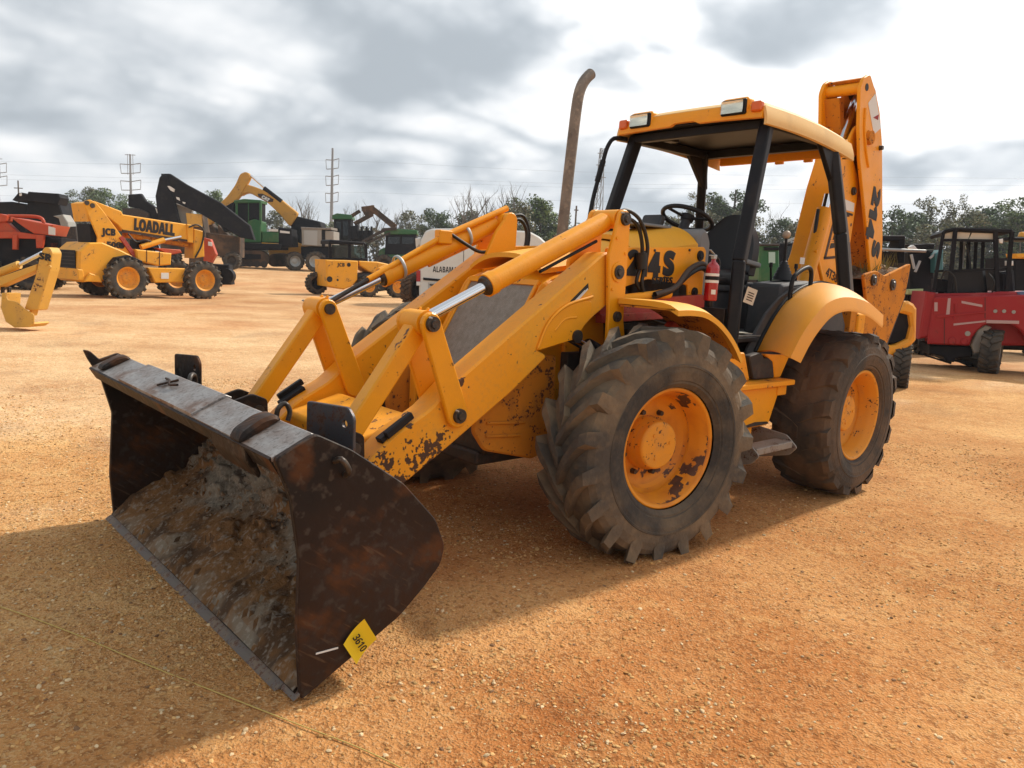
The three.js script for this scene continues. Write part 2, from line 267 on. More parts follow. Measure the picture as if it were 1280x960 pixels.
M.rubberTread = std({ map: dustRubber([0.072, 0.062, 0.050], [0.24, 0.170, 0.098], 0.75, 445), roughness: 0.92, bumpMap: rubberBump, bumpScale: 0.003 });
M.rubberRear = std({ map: dustRubber([0.045, 0.040, 0.034], [0.17, 0.105, 0.058], 0.65, 447), roughness: 0.9, bumpMap: rubberBump, bumpScale: 0.003 });
M.rubberFar = std({ map: dustRubber([0.040, 0.037, 0.033], [0.16, 0.12, 0.08], 0.6, 449), roughness: 0.9 });
M.rim = phys({ map: paint([0.76, 0.30, 0.012], { chip: 0.665, dirtAmt: 0.35, s: 51, tile: 0.7, rust: [0.045, 0.018, 0.010] }), roughness: 0.6, clearcoat: 0.1, clearcoatRoughness: 0.5 });
M.hose = std({ color: lin(0.012, 0.012, 0.012), roughness: 0.55 });
M.hoseBrown = std({ color: lin(0.05, 0.032, 0.022), roughness: 0.6 });
M.chrome = std({ color: lin(0.72, 0.73, 0.75), roughness: 0.12, metalness: 1 });
M.pin = std({ map: paint([0.06, 0.055, 0.05], { chip: 0.6, dirt: [0.2, 0.15, 0.1], rust: [0.08, 0.04, 0.02], dirtAmt: 0.5, s: 61, size: 256, tile: 0.2 }), roughness: 0.45, metalness: 0.6 });
M.exhaust = std({ map: tex(512, 0.5, (u, v) => { const a = F(u, v, 5, 5, 461), b = F(u, v, 24, 3, 462); return mix3(mix3([0.25, 0.215, 0.18], [0.16, 0.135, 0.115], clamp((a - 0.38) * 3)), [0.40, 0.335, 0.26], clamp((b - 0.52) * 3) * 0.6); }), roughness: 0.75, metalness: 0.25 });
M.grille = std({ map: tex(512, 0.16, (u, v) => { const x = mod(u * 24 + (Math.floor(v * 28) % 2) * 0.5, 1) - 0.5, y = mod(v * 28, 1) - 0.5, h = Math.hypot(x, y) < 0.30; const n = F(u, v, 8, 4, 471); return h ? [0.05, 0.044, 0.036] : mix3([0.44, 0.40, 0.34], [0.28, 0.24, 0.19], n); }), roughness: 0.6, metalness: 0.3 });
M.greyPlastic = std({ color: lin(0.21, 0.21, 0.21), roughness: 0.6 });
M.darkPlastic = std({ map: paint([0.022, 0.023, 0.027], { chip: 0.9, dirt: [0.12, 0.10, 0.08], dirtAmt: 0.35, s: 63, size: 256, tile: 0.6 }), roughness: 0.5 });
M.consoleGrey = std({ map: paint([0.055, 0.056, 0.060], { chip: 0.9, dirt: [0.14, 0.12, 0.1], dirtAmt: 0.4, s: 65, size: 256, tile: 0.6 }), roughness: 0.6 });
M.vinyl = phys({ specularIntensity: 0.6, color: lin(0.016, 0.016, 0.018), roughness: 0.42, bumpMap: tex(256, 0.1, (u, v) => F(u, v, 30, 2, 481), false), bumpScale: 0.0006 });
M.reflector = std({ color: lin(0.9, 0.88, 0.82), roughness: 0.12, metalness: 1 });
M.lampGlass = phys({ color: lin(0.95, 0.94, 0.90), roughness: 0.04, transmission: 1, thickness: 0, ior: 1.5, bumpMap: tex(128, 0.03, (u, v) => 0.5 + 0.5 * Math.sin(u * Math.PI * 8), false), bumpScale: 0.001 });
M.amber = phys({ color: lin(0.72, 0.130, 0.006), roughness: 0.35, clearcoat: 0.3, clearcoatRoughness: 0.1 });
M.red = phys({ color: lin(0.36, 0.008, 0.012), roughness: 0.25, clearcoat: 0.7 });
M.white = std({ color: lin(0.72, 0.72, 0.69), roughness: 0.6 });
M.paper = std({ color: lin(0.60, 0.52, 0.40), roughness: 0.9 });
M.tagYellow = std({ color: lin(0.83, 0.60, 0.015), roughness: 0.7, side: THREE.DoubleSide });
M.ink = std({ color: lin(0.012, 0.010, 0.010), roughness: 0.6 });
M.inkWarm = std({ color: lin(0.045, 0.018, 0.008), roughness: 0.6 });
M.stepMetal = std({ map: paint([0.27, 0.25, 0.22], { chip: 0.62, dirt: [0.2, 0.13, 0.07], rust: [0.1, 0.05, 0.025], dirtAmt: 0.6, s: 71, size: 256, tile: 0.4 }), roughness: 0.6, metalness: 0.3 });
M.galv = std({ color: lin(0.42, 0.43, 0.42), roughness: 0.55, metalness: 0.4 });
M.farSteel = std({ color: lin(0.24, 0.25, 0.26), roughness: 0.7 });
M.wood = std({ color: lin(0.13, 0.10, 0.075), roughness: 0.9 });
M.glass = phys({ color: lin(0.75, 0.85, 0.82), roughness: 0.03, transmission: 1, thickness: 0, ior: 1.5 });
M.darkGlass = phys({ color: lin(0.22, 0.29, 0.27), roughness: 0.04, transmission: 1, thickness: 0, ior: 1.5 });
M.brownTrack = std({ map: dustRubber([0.05, 0.035, 0.025], [0.17, 0.095, 0.05], 0.8, 491, 2), roughness: 0.9 });
M.knob = std({ color: lin(0.42, 0.33, 0.25), roughness: 0.5 });
M.twine = std({ color: lin(0.60, 0.44, 0.13), roughness: 0.9 });
// ------------------------------------------------------------ ground: packed sandy clay with gravel, one sheet to the horizon
const GN = 2048, gb = new Float32Array(GN * GN), gc = new Float32Array(GN * GN), gd = new Float32Array(GN * GN);
for (let j = 0; j < GN; j++) for (let i = 0; i < GN; i++) { const u = i / GN, v = j / GN, o = j * GN + i; gb[o] = F(u, v, 34, 3, 502); gc[o] = F(u, v, 150, 2, 503); gd[o] = F(u, v, 420, 1, 504) * 0.7 + hash(i >> 1, j >> 1, 9) * 0.3; }
M.ground = phys({ specularIntensity: 0.15, vertexColors: true, roughness: 0.95,
  map: tex(GN, 2.6, (u, v, i, j) => {
    const o = j * GN + i, a = F(u, v, 5, 3, 501), b = gb[o], c = gc[o], d = gd[o];
    let col = mix3([0.640, 0.335, 0.128], [0.550, 0.252, 0.084], clamp((a - 0.36) * 2.6));
    col = mix3(col, [0.72, 0.430, 0.175], clamp((b - 0.53) * 5) * 0.55); col = mix3(col, [0.30, 0.135, 0.048], clamp((c - 0.55) * 6) * 0.6);
    return mix3(col, [0.80, 0.56, 0.30], clamp((d - 0.57) * 6) * 0.55);
  }),
  bumpMap: tex(GN, 2.6, (u, v, i, j) => { const o = j * GN + i; return gb[o] * 0.35 + (1 - gc[o]) * 0.3 + gd[o] * 0.35; }, false), bumpScale: 0.019 });
{
  const NR = 300, NA = 360, cx = 1.6, cz = -1.0, pos = [], col = [], idx = [], pits = [[1.45, -1.15, 0.22], [0.9, 0.2, 0.4]];
  for (let j = 0; j <= NR; j++) {
    const t = j / NR, r = j === 0 ? 0 : 0.02 + 9 * t + Math.pow(t, 6) * 1100;
    for (let i = 0; i <= NA; i++) {
      const a = i / NA * Math.PI * 2, x = cx + r * Math.cos(a), z = cz + r * Math.sin(a);
      const near = 1 - sstep(8, 22, r);
      let y = groundY(x, z) + near * ((fbm(x * 1.1 + 50, z * 1.1 + 50, 3, 601) - 0.5) * 0.045 + (fbm(x * 6, z * 6, 3, 611) - 0.5) * 0.014) - 0.006;
      pos.push(x, y, z);
      const big = fbm(x * 0.16 + 9, z * 0.16 + 4, 4, 621), mid = fbm(x * 0.9 + 3, z * 0.9 + 8, 4, 631), trk = fbm(x * 0.12 + z * 0.35, z * 0.07 - x * 0.2, 3, 641);
      // redder clay where it is worn, paler where the sand lies loose
      const wet = clamp((fbm(x * 0.55 + 12, z * 0.55 + 40, 4, 671) - 0.50) * 5) * 0.30; const streak = fbm((x * 0.74 + z * 0.67) * 0.16 + 5, (x * 0.67 - z * 0.74) * 1.1, 4, 681) - 0.5; let k = streak * 0.8 + (big - 0.5) * 0.9 + (mid - 0.5) * 0.65 - wet, R = 1 + k * 0.34, G = 1 + k * 0.50, B = 1 + k * 0.62;
      const red = clamp((trk - 0.50) * 5) * 0.55; R *= 1 - red * 0.18; G *= 1 - red * 0.42; B *= 1 - red * 0.55;
      // ground turns paler towards the far yard, through ragged noise patches
      const farPale = sstep(0.42, 0.62, fbm(x * 0.8 + 21, z * 0.8 + 63, 4, 691) * 0.7 + clamp((z - 0.2 * x - 2.6) * 0.10, -0.35, 0.30) + 0.12); R *= 1 + farPale * 0.10; G *= 1 + farPale * 0.26; B *= 1 + farPale * 0.62;
      const oil = clamp((fbm(x * 1.7 + 70, z * 1.7 + 20, 3, 651) - 0.66) * 6) * 0.4; R *= 1 - oil * 0.5; G *= 1 - oil * 0.55; B *= 1 - oil * 0.5;
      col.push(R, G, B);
    }
  }
  const W = NA + 1; for (let j = 0; j < NR; j++) for (let i = 0; i < NA; i++) { const a = j * W + i, b = a + 1, c = a + W, d = c + 1; idx.push(a, b, d, a, d, c); }
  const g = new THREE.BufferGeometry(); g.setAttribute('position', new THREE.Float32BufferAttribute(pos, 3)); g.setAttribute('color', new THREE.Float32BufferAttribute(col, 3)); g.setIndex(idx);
  const uv = []; for (let k = 0; k < pos.length; k += 3) uv.push(pos[k], pos[k + 2]); g.setAttribute('uv', new THREE.Float32BufferAttribute(uv, 2)); g.computeVertexNormals();
  if (g.attributes.normal.getY(5000) < 0) { const I = g.index.array; for (let k = 0; k < I.length; k += 3) { const t = I[k + 1]; I[k + 1] = I[k + 2]; I[k + 2] = t; } g.computeVertexNormals(); }
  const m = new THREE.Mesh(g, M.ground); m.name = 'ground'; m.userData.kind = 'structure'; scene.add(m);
}
const bumpY = (x, z) => { const r = Math.hypot(x - 1.6, z + 1.0), near = 1 - sstep(8, 22, r); return groundY(x, z) + near * ((fbm(x * 1.1 + 50, z * 1.1 + 50, 3, 601) - 0.5) * 0.045 + (fbm(x * 6, z * 6, 3, 611) - 0.5) * 0.014) - 0.006; };
{
  const g = new THREE.IcosahedronGeometry(1, 0); const p = g.attributes.position; const jit = new Map();
  for (let i = 0; i < p.count; i++) { const k = `${p.getX(i).toFixed(3)}${p.getY(i).toFixed(3)}${p.getZ(i).toFixed(3)}`; if (!jit.has(k)) jit.set(k, rr(0.75, 1.15)); const s = jit.get(k); p.setXYZ(i, p.getX(i) * s, p.getY(i) * s, p.getZ(i) * s); }
  g.computeVertexNormals();
  const N = 160000, mat = phys({ color: 0xffffff, roughness: 0.9, specularIntensity: 0.2 }), im = new THREE.InstancedMesh(g, mat, N), m4 = new THREE.Matrix4(), q = new THREE.Quaternion(), e = new THREE.Euler(), c = new THREE.Color();
  let n = 0;
  while (n < N) {
    const a = rnd() * Math.PI * 2, r = Math.pow(rnd(), 0.72) * 7.5, x = 1.6 + r * Math.cos(a), z = -1.4 + r * Math.sin(a);
    const dens = sstep(0.40, 0.66, fbm(x * 0.75 + 31, z * 0.75 + 17, 4, 661)); if (rnd() > 0.16 + dens) continue;
    const s = 0.0022 + 0.0066 * Math.pow(rnd(), 3.2);
    e.set(rr(-0.3, 0.3), rnd() * 6.28, rr(-0.3, 0.3)); q.setFromEuler(e);
    m4.compose(V(x, bumpY(x, z) + s * 0.25, z), q, V(s * rr(0.8, 1.6), s * rr(0.35, 0.7), s * rr(0.8, 1.4))); im.setMatrixAt(n, m4);
    const t = rnd(), b = rr(0.7, 1.15); if (t < 0.52) c.setRGB(0.66 * b, 0.40 * b, 0.165 * b); else if (t < 0.80) c.setRGB(0.56 * b, 0.29 * b, 0.100 * b); else if (t < 0.96) c.setRGB(0.74 * b, 0.55 * b, 0.32 * b); else c.setRGB(0.30 * b, 0.17 * b, 0.09 * b);
    im.setColorAt(n, c); n++;
  }
  for (let q = 0; q < 900; q++) { const a = rnd() * 6.283, r = Math.sqrt(rnd()) * 7, x = 1.6 + r * Math.cos(a), z = -1.4 + r * Math.sin(a), s = rr(0.007, 0.014); e.set(rr(-0.3, 0.3), rnd() * 6.28, rr(-0.3, 0.3)); q; const qq = new THREE.Quaternion().setFromEuler(e); m4.compose(V(x, bumpY(x, z) + s * 0.2, z), qq, V(s * rr(0.8, 1.5), s * rr(0.4, 0.7), s * rr(0.8, 1.3))); im.setMatrixAt(q * 150, m4); }
  im.name = 'gravel'; im.userData = { label: 'loose tan gravel scattered over the sandy yard', category: 'gravel', kind: 'stuff' }; scene.add(im);
}
// ============================================================ the backhoe loader
const loader = thing('backhoe_loader', 'large yellow backhoe loader with open canopy, its rusty front bucket lowered to the ground', 'backhoe loader');
const L = loader;
const both = (f) => { f(-1); f(1); };
const sideZ = (s, g) => s < 0 ? g : flip(g);          // shapes are drawn for the left side (z < 0)

// ---- wheels
function tyreGeo(R, hw, rimR, lugs, lugH, lugW, sweep, wrap, rear) {
  const carcass = R - lugH, prof = [];
  const P = [[rimR + 0.005, hw * 0.80], [rimR + 0.022, hw * 0.88], [rimR + 0.030, hw * 0.915], [rimR + 0.042, hw * 0.92], [rimR + 0.046, hw * 0.945], [rimR + (carcass - rimR) * 0.35, hw * 1.0], [rimR + (carcass - rimR) * 0.44, hw * 1.003], [rimR + (carcass - rimR) * 0.45, hw * 1.018], [rimR + (carcass - rimR) * 0.49, hw * 1.016], [rimR + (carcass - rimR) * 0.50, hw * 1.0], [rimR + (carcass - rimR) * 0.66, hw * 0.985], [carcass - 0.05, hw * 0.93], [carcass - 0.02, hw * 0.82], [carcass - 0.004, hw * 0.6], [carcass + 0.004, hw * 0.3], [carcass + 0.006, 0]];
  for (const p of P) prof.push(p); for (let k = P.length - 2; k >= 0; k--) prof.push([P[k][0], -P[k][1]]);
  const body = lathe(P.slice(0, 10), 72), tread = lathe(prof.slice(9, prof.length - 9), 72), back = lathe(prof.slice(prof.length - 10), 72);
  const out = [];
  for (const s of [-1, 1]) for (let k = 0; k < lugs; k++) {
    const a0 = (k + (s > 0 ? 0.5 : 0)) / lugs * Math.PI * 2, n = 7, pos = [], idx = [];
    // stations from low on the sidewall, over the shoulder, to the middle of the tread
    for (let i = 0; i <= n; i++) {
      let z, r0, r1, w = lugW, t = clamp((i - 1) / (n - 1));
      if (i === 0) { z = hw * (wrap ? 0.985 : 0.98); r0 = carcass - (wrap ? 0.095 : 0.05); r1 = r0 + 0.004; } else {
        z = hw * lerp(0.965, -0.05, t); r0 = carcass - 0.03 - (t < 0.2 ? 0.03 : 0); r1 = R - (t < 0.01 ? 0.016 : 0.004 * Math.sin(i * 2.1 + k * 1.7) + 0.003);
      }
      w *= i === 0 ? 0.55 : i === n ? 0.75 : 0.92 + 0.12 * hash(k, i, s + 5);
      const a = a0 - sweep * Math.pow(t, 1.35), da = w / 2 / R, db = w / 2 * 1.6 / R;
      const zz = z * s; const corner = (r, aa, zo = 0) => pos.push(r * Math.cos(aa), r * Math.sin(aa), zz + zo);
      corner(r0, a - db); corner(r1, a - da); corner(r1, a + da); corner(r0, a + db);
    }
    const quad = (A, B, C, D) => { if (s > 0) idx.push(A, B, C, A, C, D); else idx.push(A, C, B, A, D, C); };
    for (let i = 0; i < n; i++) { const b = i * 4; for (let e = 0; e < 3; e++) quad(b + e, b + e + 4, b + e + 5, b + e + 1); }
    quad(0, 1, 2, 3); const b = n * 4; quad(b + 3, b + 2, b + 1, b);
    let g = new THREE.BufferGeometry(); g.setAttribute('position', new THREE.Float32BufferAttribute(pos, 3)); g.setIndex(idx); g.computeVertexNormals();
    out.push(crease(g, rear ? 30 : 36));
  }
  return { body: mergeGeometries([strip(boxUV(body)), strip(boxUV(back))]), tread: strip(boxUV(tread)), lugs: mergeGeometries(out.map((g) => strip(boxUV(g)))) };
}
function settle(g, axle, bulge = 0.03) {   // the tyre spreads where it stands
  const p = g.attributes.position; for (let i = 0; i < p.count; i++) { const y = p.getY(i), lim = -axle + 0.006; if (y < lim + 0.05) { const d = clamp((lim + 0.05 - y) / 0.05); p.setZ(i, p.getZ(i) * (1 + bulge * d)); if (y < lim) p.setY(i, lim + (y - lim) * 0.12); } } g.computeVertexNormals(); return g;
}
const AXLE = 0.598;
const wheelParts = {};
{
  const f = tyreGeo(0.645, 0.205, 0.328, 19, 0.048, 0.066, 0.42, true), r = tyreGeo(0.598, 0.225, 0.325, 17, 0.012, 0.105, 0.16, false);
  wheelParts.front = f; wheelParts.rear = r;
  wheelParts.rim = (R, z0) => lathe([[R * 0.955, z0 + 0.03], [R + 0.012, z0 + 0.008], [R + 0.015, z0 - 0.008], [R + 0.004, z0 - 0.014], [R * 0.965, z0 - 0.002], [R * 0.94, z0 + 0.03], [R * 0.88, z0 + 0.055], [R * 0.87, z0 + 0.12], [R * 0.80, z0 + 0.135], [R * 0.76, z0 + 0.165], [0.20, z0 + 0.175], [0.05, z0 + 0.175]].map(([a, b]) => [a, b]), 56);
}
M.rimScuffed = phys({ map: (() => { const t = tex(512, 0.8, (u, v) => { const x = (u - 0.5) * 0.8, y = (v - 0.5) * 0.8, a = F(u, v, 8, 4, 871), c = F(u, v, 40, 4, 872), e = F(u, v, 120, 2, 873); let w = Math.max(Math.exp(-(((x + 0.17) / 0.09) ** 2 + ((y + 0.03) / 0.13) ** 2)), 0.95 * Math.exp(-(((x + 0.05) / 0.16) ** 2 + ((y + 0.17) / 0.055) ** 2))); w = Math.max(w, 0.35 * Math.exp(-(((x + 0.05) / 0.1) ** 2 + ((y + 0.27) / 0.03) ** 2))); let col = mix3([0.76, 0.285, 0.008], [0.62, 0.20, 0.008], clamp((a - 0.4) * 3)); const k = a * 0.66 + c * 0.26 + e * 0.08, th = 0.80 - w * 0.36; if (k > th) col = mix3(col, mix3([0.05, 0.02, 0.012], [0.12, 0.05, 0.02], c), clamp((k - th) * 30)); return col; }); t.offset.set(0.5, 0.5); return t; })(), roughness: 0.6, clearcoat: 0.1, clearcoatRoughness: 0.5 });
function wheel(x, side, rear, steer) {
  const w = part('wheel', L); const ax = rear ? AXLE - 0.012 : AXLE; w.position.set(x, ax, 0); const k = rear ? wheelParts.rear : wheelParts.front, zc = rear ? -0.875 : -0.875, R = 0.318;
  const spin = side < 0 ? rr(0, 0.3) : rr(0.1, 0.4);
  const put = (name, g, m) => { g = g.clone(); g.rotateZ(spin); g = settle(g, ax); g.translate(0, 0, 0); g = boxUV(g); if (side > 0) g = flip(g); const o = new THREE.Mesh(g, m); o.name = name; w.add(o); return o; };
  w.position.z = side * -zc; w.rotation.y = -steer;
  put('tyre', k.body, rear ? M.rubberRear : M.rubber);
  put('tread', k.tread, rear ? M.rubberRear : M.rubberTread);
  put('tread_lugs', k.lugs, rear ? M.rubberRear : M.rubberTread);
  const rimZ = -(rear ? 0.175 : 0.145);
  const add = (name, geo, m) => { let g = join(geo); if (side > 0) g = flip(g); const o = new THREE.Mesh(g, m); o.name = name; w.add(o); return o; };
  add('rim', wheelParts.rim(R, rimZ), rear ? M.rim : M.rimScuffed);
  const inner = add('rim_barrel', lathe([[R * 0.87, rimZ + 0.11], [R * 0.87, 0.16], [R, 0.18]], 40), M.rim);
  const hz = rimZ + (rear ? 0.075 : 0.062);
  add('hub', [lathe([[0.0, hz], [0.118, hz], [0.130, hz + 0.008], [0.134, hz + 0.02], [0.134, hz + 0.06], [0.148, hz + 0.065], [0.150, rimZ + 0.18]], 36)], M.rim);
  for (let n = 0; n < 8; n++) { const a = n / 8 * Math.PI * 2 + 0.3 + spin; add('wheel_nut', [cylA([0.178 * Math.cos(a), 0.178 * Math.sin(a), rimZ + 0.178], [0.178 * Math.cos(a), 0.178 * Math.sin(a), rimZ + 0.145], 0.017, 0.014, 6)], M.pin); }
  for (let n = 0; n < 3; n++) { const a = n / 3 * Math.PI * 2 + 0.9; add('hub_plug', [cylA([0.075 * Math.cos(a), 0.075 * Math.sin(a), hz + 0.004], [0.075 * Math.cos(a), 0.075 * Math.sin(a), hz - 0.006], 0.011, 0.009, 8)], M.rim); }
  return w;
}
wheel(0, -1, false, 0.14); wheel(-2.21, -1, true, -0.02); { const w = wheel(0.17, 1, false, 0.14); w.position.z = 0.97; } wheel(-2.21, 1, true, -0.02);

// ---- chassis, axles, engine
mesh('chassis_frame', [box(-1.05, 0.72, -0.33, 3.6, 0.30, 0.06), box(-1.05, 0.72, 0.33, 3.6, 0.30, 0.06), box(0.62, 0.72, 0, 0.10, 0.3, 0.6), box(-2.8, 0.75, 0, 0.1, 0.5, 1.0), box(-1.2, 0.72, 0, 0.1, 0.25, 0.6)], M.worn, L);
mesh('front_axle', [beam([0, AXLE, -0.66], [0, AXLE, 0.66], 0.20, 0.18), cylA([0, AXLE, -0.72], [0, AXLE, -0.55], 0.16, 0.13, 20), cylA([0, AXLE, 0.72], [0, AXLE, 0.55], 0.16, 0.13, 20), cylA([0.04, AXLE, -0.16], [0.04, AXLE, 0.16], 0.2, 0.2, 20)], M.worn, L);
mesh('rear_axle', [beam([-2.21, AXLE, -0.66], [-2.21, AXLE, 0.66], 0.24, 0.22), cylA([-2.21, AXLE, -0.14], [-2.21, AXLE, 0.14], 0.24, 0.24, 20)], M.darkSteel, L);
mesh('engine_block', [box(-0.35, 1.12, 0, 1.25, 0.55, 0.5, 0.03), box(-0.75, 1.35, 0, 0.5, 0.3, 0.56, 0.03), cylA([-0.1, 1.35, -0.2], [-0.45, 1.35, -0.2], 0.09, 0.09, 16), box(-1.55, 0.72, 0, 1.1, 0.4, 0.5, 0.04)], M.darkSteel, L);

// ---- nose, grille, hood
{
  const nose = part('nose', L);
  // sloping front face carrying the mesh grille; lower front panel and cheeks
  const top = [0.362, 1.425], low = [0.70, 0.86], hw = 0.33;
  const dx = low[0] - top[0], dy = low[1] - top[1], Ln = Math.hypot(dx, dy), nx = -dy / Ln, ny = dx / Ln;
  const slab = (u0, u1, w, o0, o1) => { const q = [[top[0] + dx * u0 + nx * o0, top[1] + dy * u0 + ny * o0], [top[0] + dx * u1 + nx * o0, top[1] + dy * u1 + ny * o0], [top[0] + dx * u1 + nx * o1, top[1] + dy * u1 + ny * o1], [top[0] + dx * u0 + nx * o1, top[1] + dy * u0 + ny * o1]]; return q; };
  mesh('grille', plate(slab(0.02, 0.99, hw, -0.02, 0.004), -0.285, 0.285, 0.004), M.grille, nose);
  const rail = (u0, u1, z0, z1) => plate(slab(u0, u1, 0, -0.03, 0.014), z0, z1, 0.005);
  mesh('grille_frame', [rail(-0.03, 0.02, -0.31, 0.31), rail(0.99, 1.05, -0.31, 0.31), rail(0.02, 0.99, -0.31, -0.285), rail(0.02, 0.99, 0.285, 0.31)], M.yellow, nose);
  const cheek = rounded([[0.365, 1.44], [0.71, 0.85], [0.66, 0.80], [0.16, 0.82], [0.10, 1.42], [0.22, 1.475]], 0.05);
  for (const s of [-1, 1]) mesh('cheek_panel', [sideZ(s, plate(cheek, -0.355, -0.312, 0.018))], M.yellow, nose);
  mesh('nose_top', [shell(14, 10, (u, v) => { const x = lerp(0.372, 0.06, v), z = lerp(-0.345, 0.345, u), e = Math.abs(u - 0.5) * 2, y = 1.455 + 0.055 * v + 0.035 * (1 - e * e) - 0.05 * Math.pow(1 - v, 5); return { p: [x, y, z], n: [0, 1, 0] }; }, 0.03)], M.yellow, nose);
  mesh('header_tank', [box(0.16, 1.46, -0.26, 0.10, 0.09, 0.10, 0.03)], M.white, nose);
}
{
  // hood lid: crowned, rising to the dash
  const edge = (x) => lerp(1.512, 1.715, clamp((0.34 - x) / 1.40)), crown = (x) => 0.085 + 0.02 * clamp((0.3 - x) / 1.4);
  mesh('hood', [shell(16, 14, (u, v) => { const x = lerp(0.36, -0.42, v), e = (u - 0.5) * 2, hw = 0.315; return { p: [x, edge(x) + crown(x) * (1 - Math.pow(Math.abs(e), 2.6)), e * hw], n: [0, 1, 0] }; }, 0.028),
    shell(16, 12, (u, v) => { const x = lerp(-0.425, -1.09, v), e = (u - 0.5) * 2, hw = 0.325; return { p: [x, edge(x) + 0.02 + (crown(x) + 0.02) * (1 - Math.pow(Math.abs(e), 3)), e * hw], n: [0, 1, 0] }; }, 0.03)], M.faded, L);
  both((s) => {
    const sp = part('side_panel', L);
    // plate that carries the number, with a leg running down at the back
    const o = rounded([[-0.06, 1.655], [-1.03, 1.715], [-1.055, 1.69], [-1.05, 1.335], [-0.90, 1.325], [-0.88, 1.46], [-0.46, 1.485], [-0.24, 1.43], [-0.05, 1.40]], 0.02, 3);
    mesh('panel', [sideZ(s, plate(o, -0.42, -0.40, 0.005))], M.yellow, sp);
    for (const [x, y, r] of [[-0.985, 1.655, 0.036], [-0.955, 1.415, 0.034]]) mesh('panel_cap', [sideZ(s, cylA([x, y, -0.415], [x, y, -0.430], r, r * 0.9, 18)), sideZ(s, cylA([x, y, -0.43], [x, y, -0.435], r * 0.55, r * 0.5, 12))], M.black, sp);
    if (s < 0) {
      const t = textGeo('214', 0.135, 0.003, 0.011, 1.0); t.rotateY(Math.PI); t.translate(-0.405, 1.578, -0.4215);
      const t2 = textGeo('S', 0.135, 0.003, 0.012, 1.1); t2.rotateY(Math.PI); t2.translate(-0.655, 1.590, -0.4215);
      const t3 = textGeo('SERIES', 0.040, 0.003, 0.0015, 1.2); t3.rotateY(Math.PI); t3.rotateZ(-0.02); t3.translate(-0.60, 1.482, -0.4215);
      mesh('lettering', [t, t2, t3], M.ink, sp);
    }
    mesh('lower_panel', [sideZ(s, plate(rounded([[0.86, 0.80], [0.72, 0.93], [0.44, 1.04], [0.30, 1.04], [0.29, 0.52], [0.44, 0.46], [0.80, 0.55], [0.885, 0.66]], 0.03), -0.425, -0.395, 0.01)),
      sideZ(s, beam([0.80, 0.70, -0.43], [0.52, 0.68, -0.43], 0.012, 0.016)), sideZ(s, beam([0.80, 0.63, -0.43], [0.55, 0.61, -0.43], 0.012, 0.016)), sideZ(s, plate(rounded([[0.86, 0.80], [0.72, 0.93], [0.44, 1.04], [0.40, 1.03], [0.70, 0.915], [0.84, 0.78]], 0.005), -0.432, -0.424, 0.002))], M.rusty, sp);
    // red sub frame rail and pipes under the plate
    mesh('frame_rail', [sideZ(s, beam([0.02, 1.30, -0.44], [-1.02, 1.36, -0.44], 0.05, 0.085)), sideZ(s, beam([0.02, 1.245, -0.46], [-0.6, 1.27, -0.46], 0.05, 0.05))], M.redFrame, sp);
    mesh('pipe', [sideZ(s, cylA([0.02, 1.345, -0.465], [-0.52, 1.395, -0.465], 0.026, 0.026, 12)), sideZ(s, cylA([-0.52, 1.395, -0.465], [-0.62, 1.40, -0.465], 0.03, 0.03, 12))], M.worn, sp);
  });
  mesh('front_weight', [box(0.62, 0.62, 0, 0.22, 0.26, 0.66, 0.03), box(0.55, 0.47, 0, 0.4, 0.08, 0.6, 0.02)], M.darkSteel, L);  // dark finish puts the shade between the arms into its colour
}
both((s) => {   // valve gear, lines and fixings round the tower foot
  const vb = part('valve_block', L);
  mesh('block', [sideZ(s, box(-0.30, 1.16, -0.36, 0.26, 0.12, 0.12, 0.01))], M.darkSteel, vb);
  for (let k = 0; k < 4; k++) mesh('spool_cap', [sideZ(s, cylA([-0.39 + k * 0.06, 1.16, -0.42], [-0.39 + k * 0.06, 1.16, -0.455], 0.02, 0.018, 10))], M.pin, vb);
  for (let k = 0; k < 4; k++) mesh('line', [sideZ(s, tube([[-0.39 + k * 0.06, 1.21, -0.38], [-0.42 + k * 0.06, 1.29, -0.39 - k * 0.012], [-0.62 + k * 0.05, 1.31 - k * 0.02, -0.40], [-0.98, 1.24 - k * 0.03, -0.40]], 0.010, 22, 6))], k % 2 ? M.hose : M.hoseBrown, vb);
  for (const [x, y] of [[-0.10, 1.635], [-0.10, 1.43], [-0.50, 1.662], [-0.86, 1.685], [-0.62, 1.50]]) mesh('panel_bolt', [sideZ(s, cylA([x, y, -0.419], [x, y, -0.427], 0.009, 0.008, 6))], M.pin, L);
  for (const [x, y] of [[0.06, 1.70], [0.07, 1.42], [-0.02, 1.36], [-0.02, 1.62]]) mesh('tower_bolt', [sideZ(s, cylA([x, y, -0.591], [x, y, -0.599], 0.010, 0.009, 6))], M.yellow, L);
  for (const [x, y, z] of [[1.285, 1.234, -0.64], [1.108, 0.795, -0.635], [0.004, 1.808, -0.62]]) mesh('grease_nipple', [sideZ(s, cylA([x + 0.03, y + 0.03, z + 0.03], [x + 0.03, y + 0.03, z + 0.012], 0.006, 0.004, 6))], M.galv, L);
});
mesh('gauge_pod', [boxR(-1.20, 1.90, 0.16, 0.06, 0.10, 0.18, 0, 0, 0.4, 0.02), cylA([-1.22, 1.86, 0.16], [-1.20, 1.80, 0.16], 0.02, 0.02, 8)], M.darkPlastic, L);
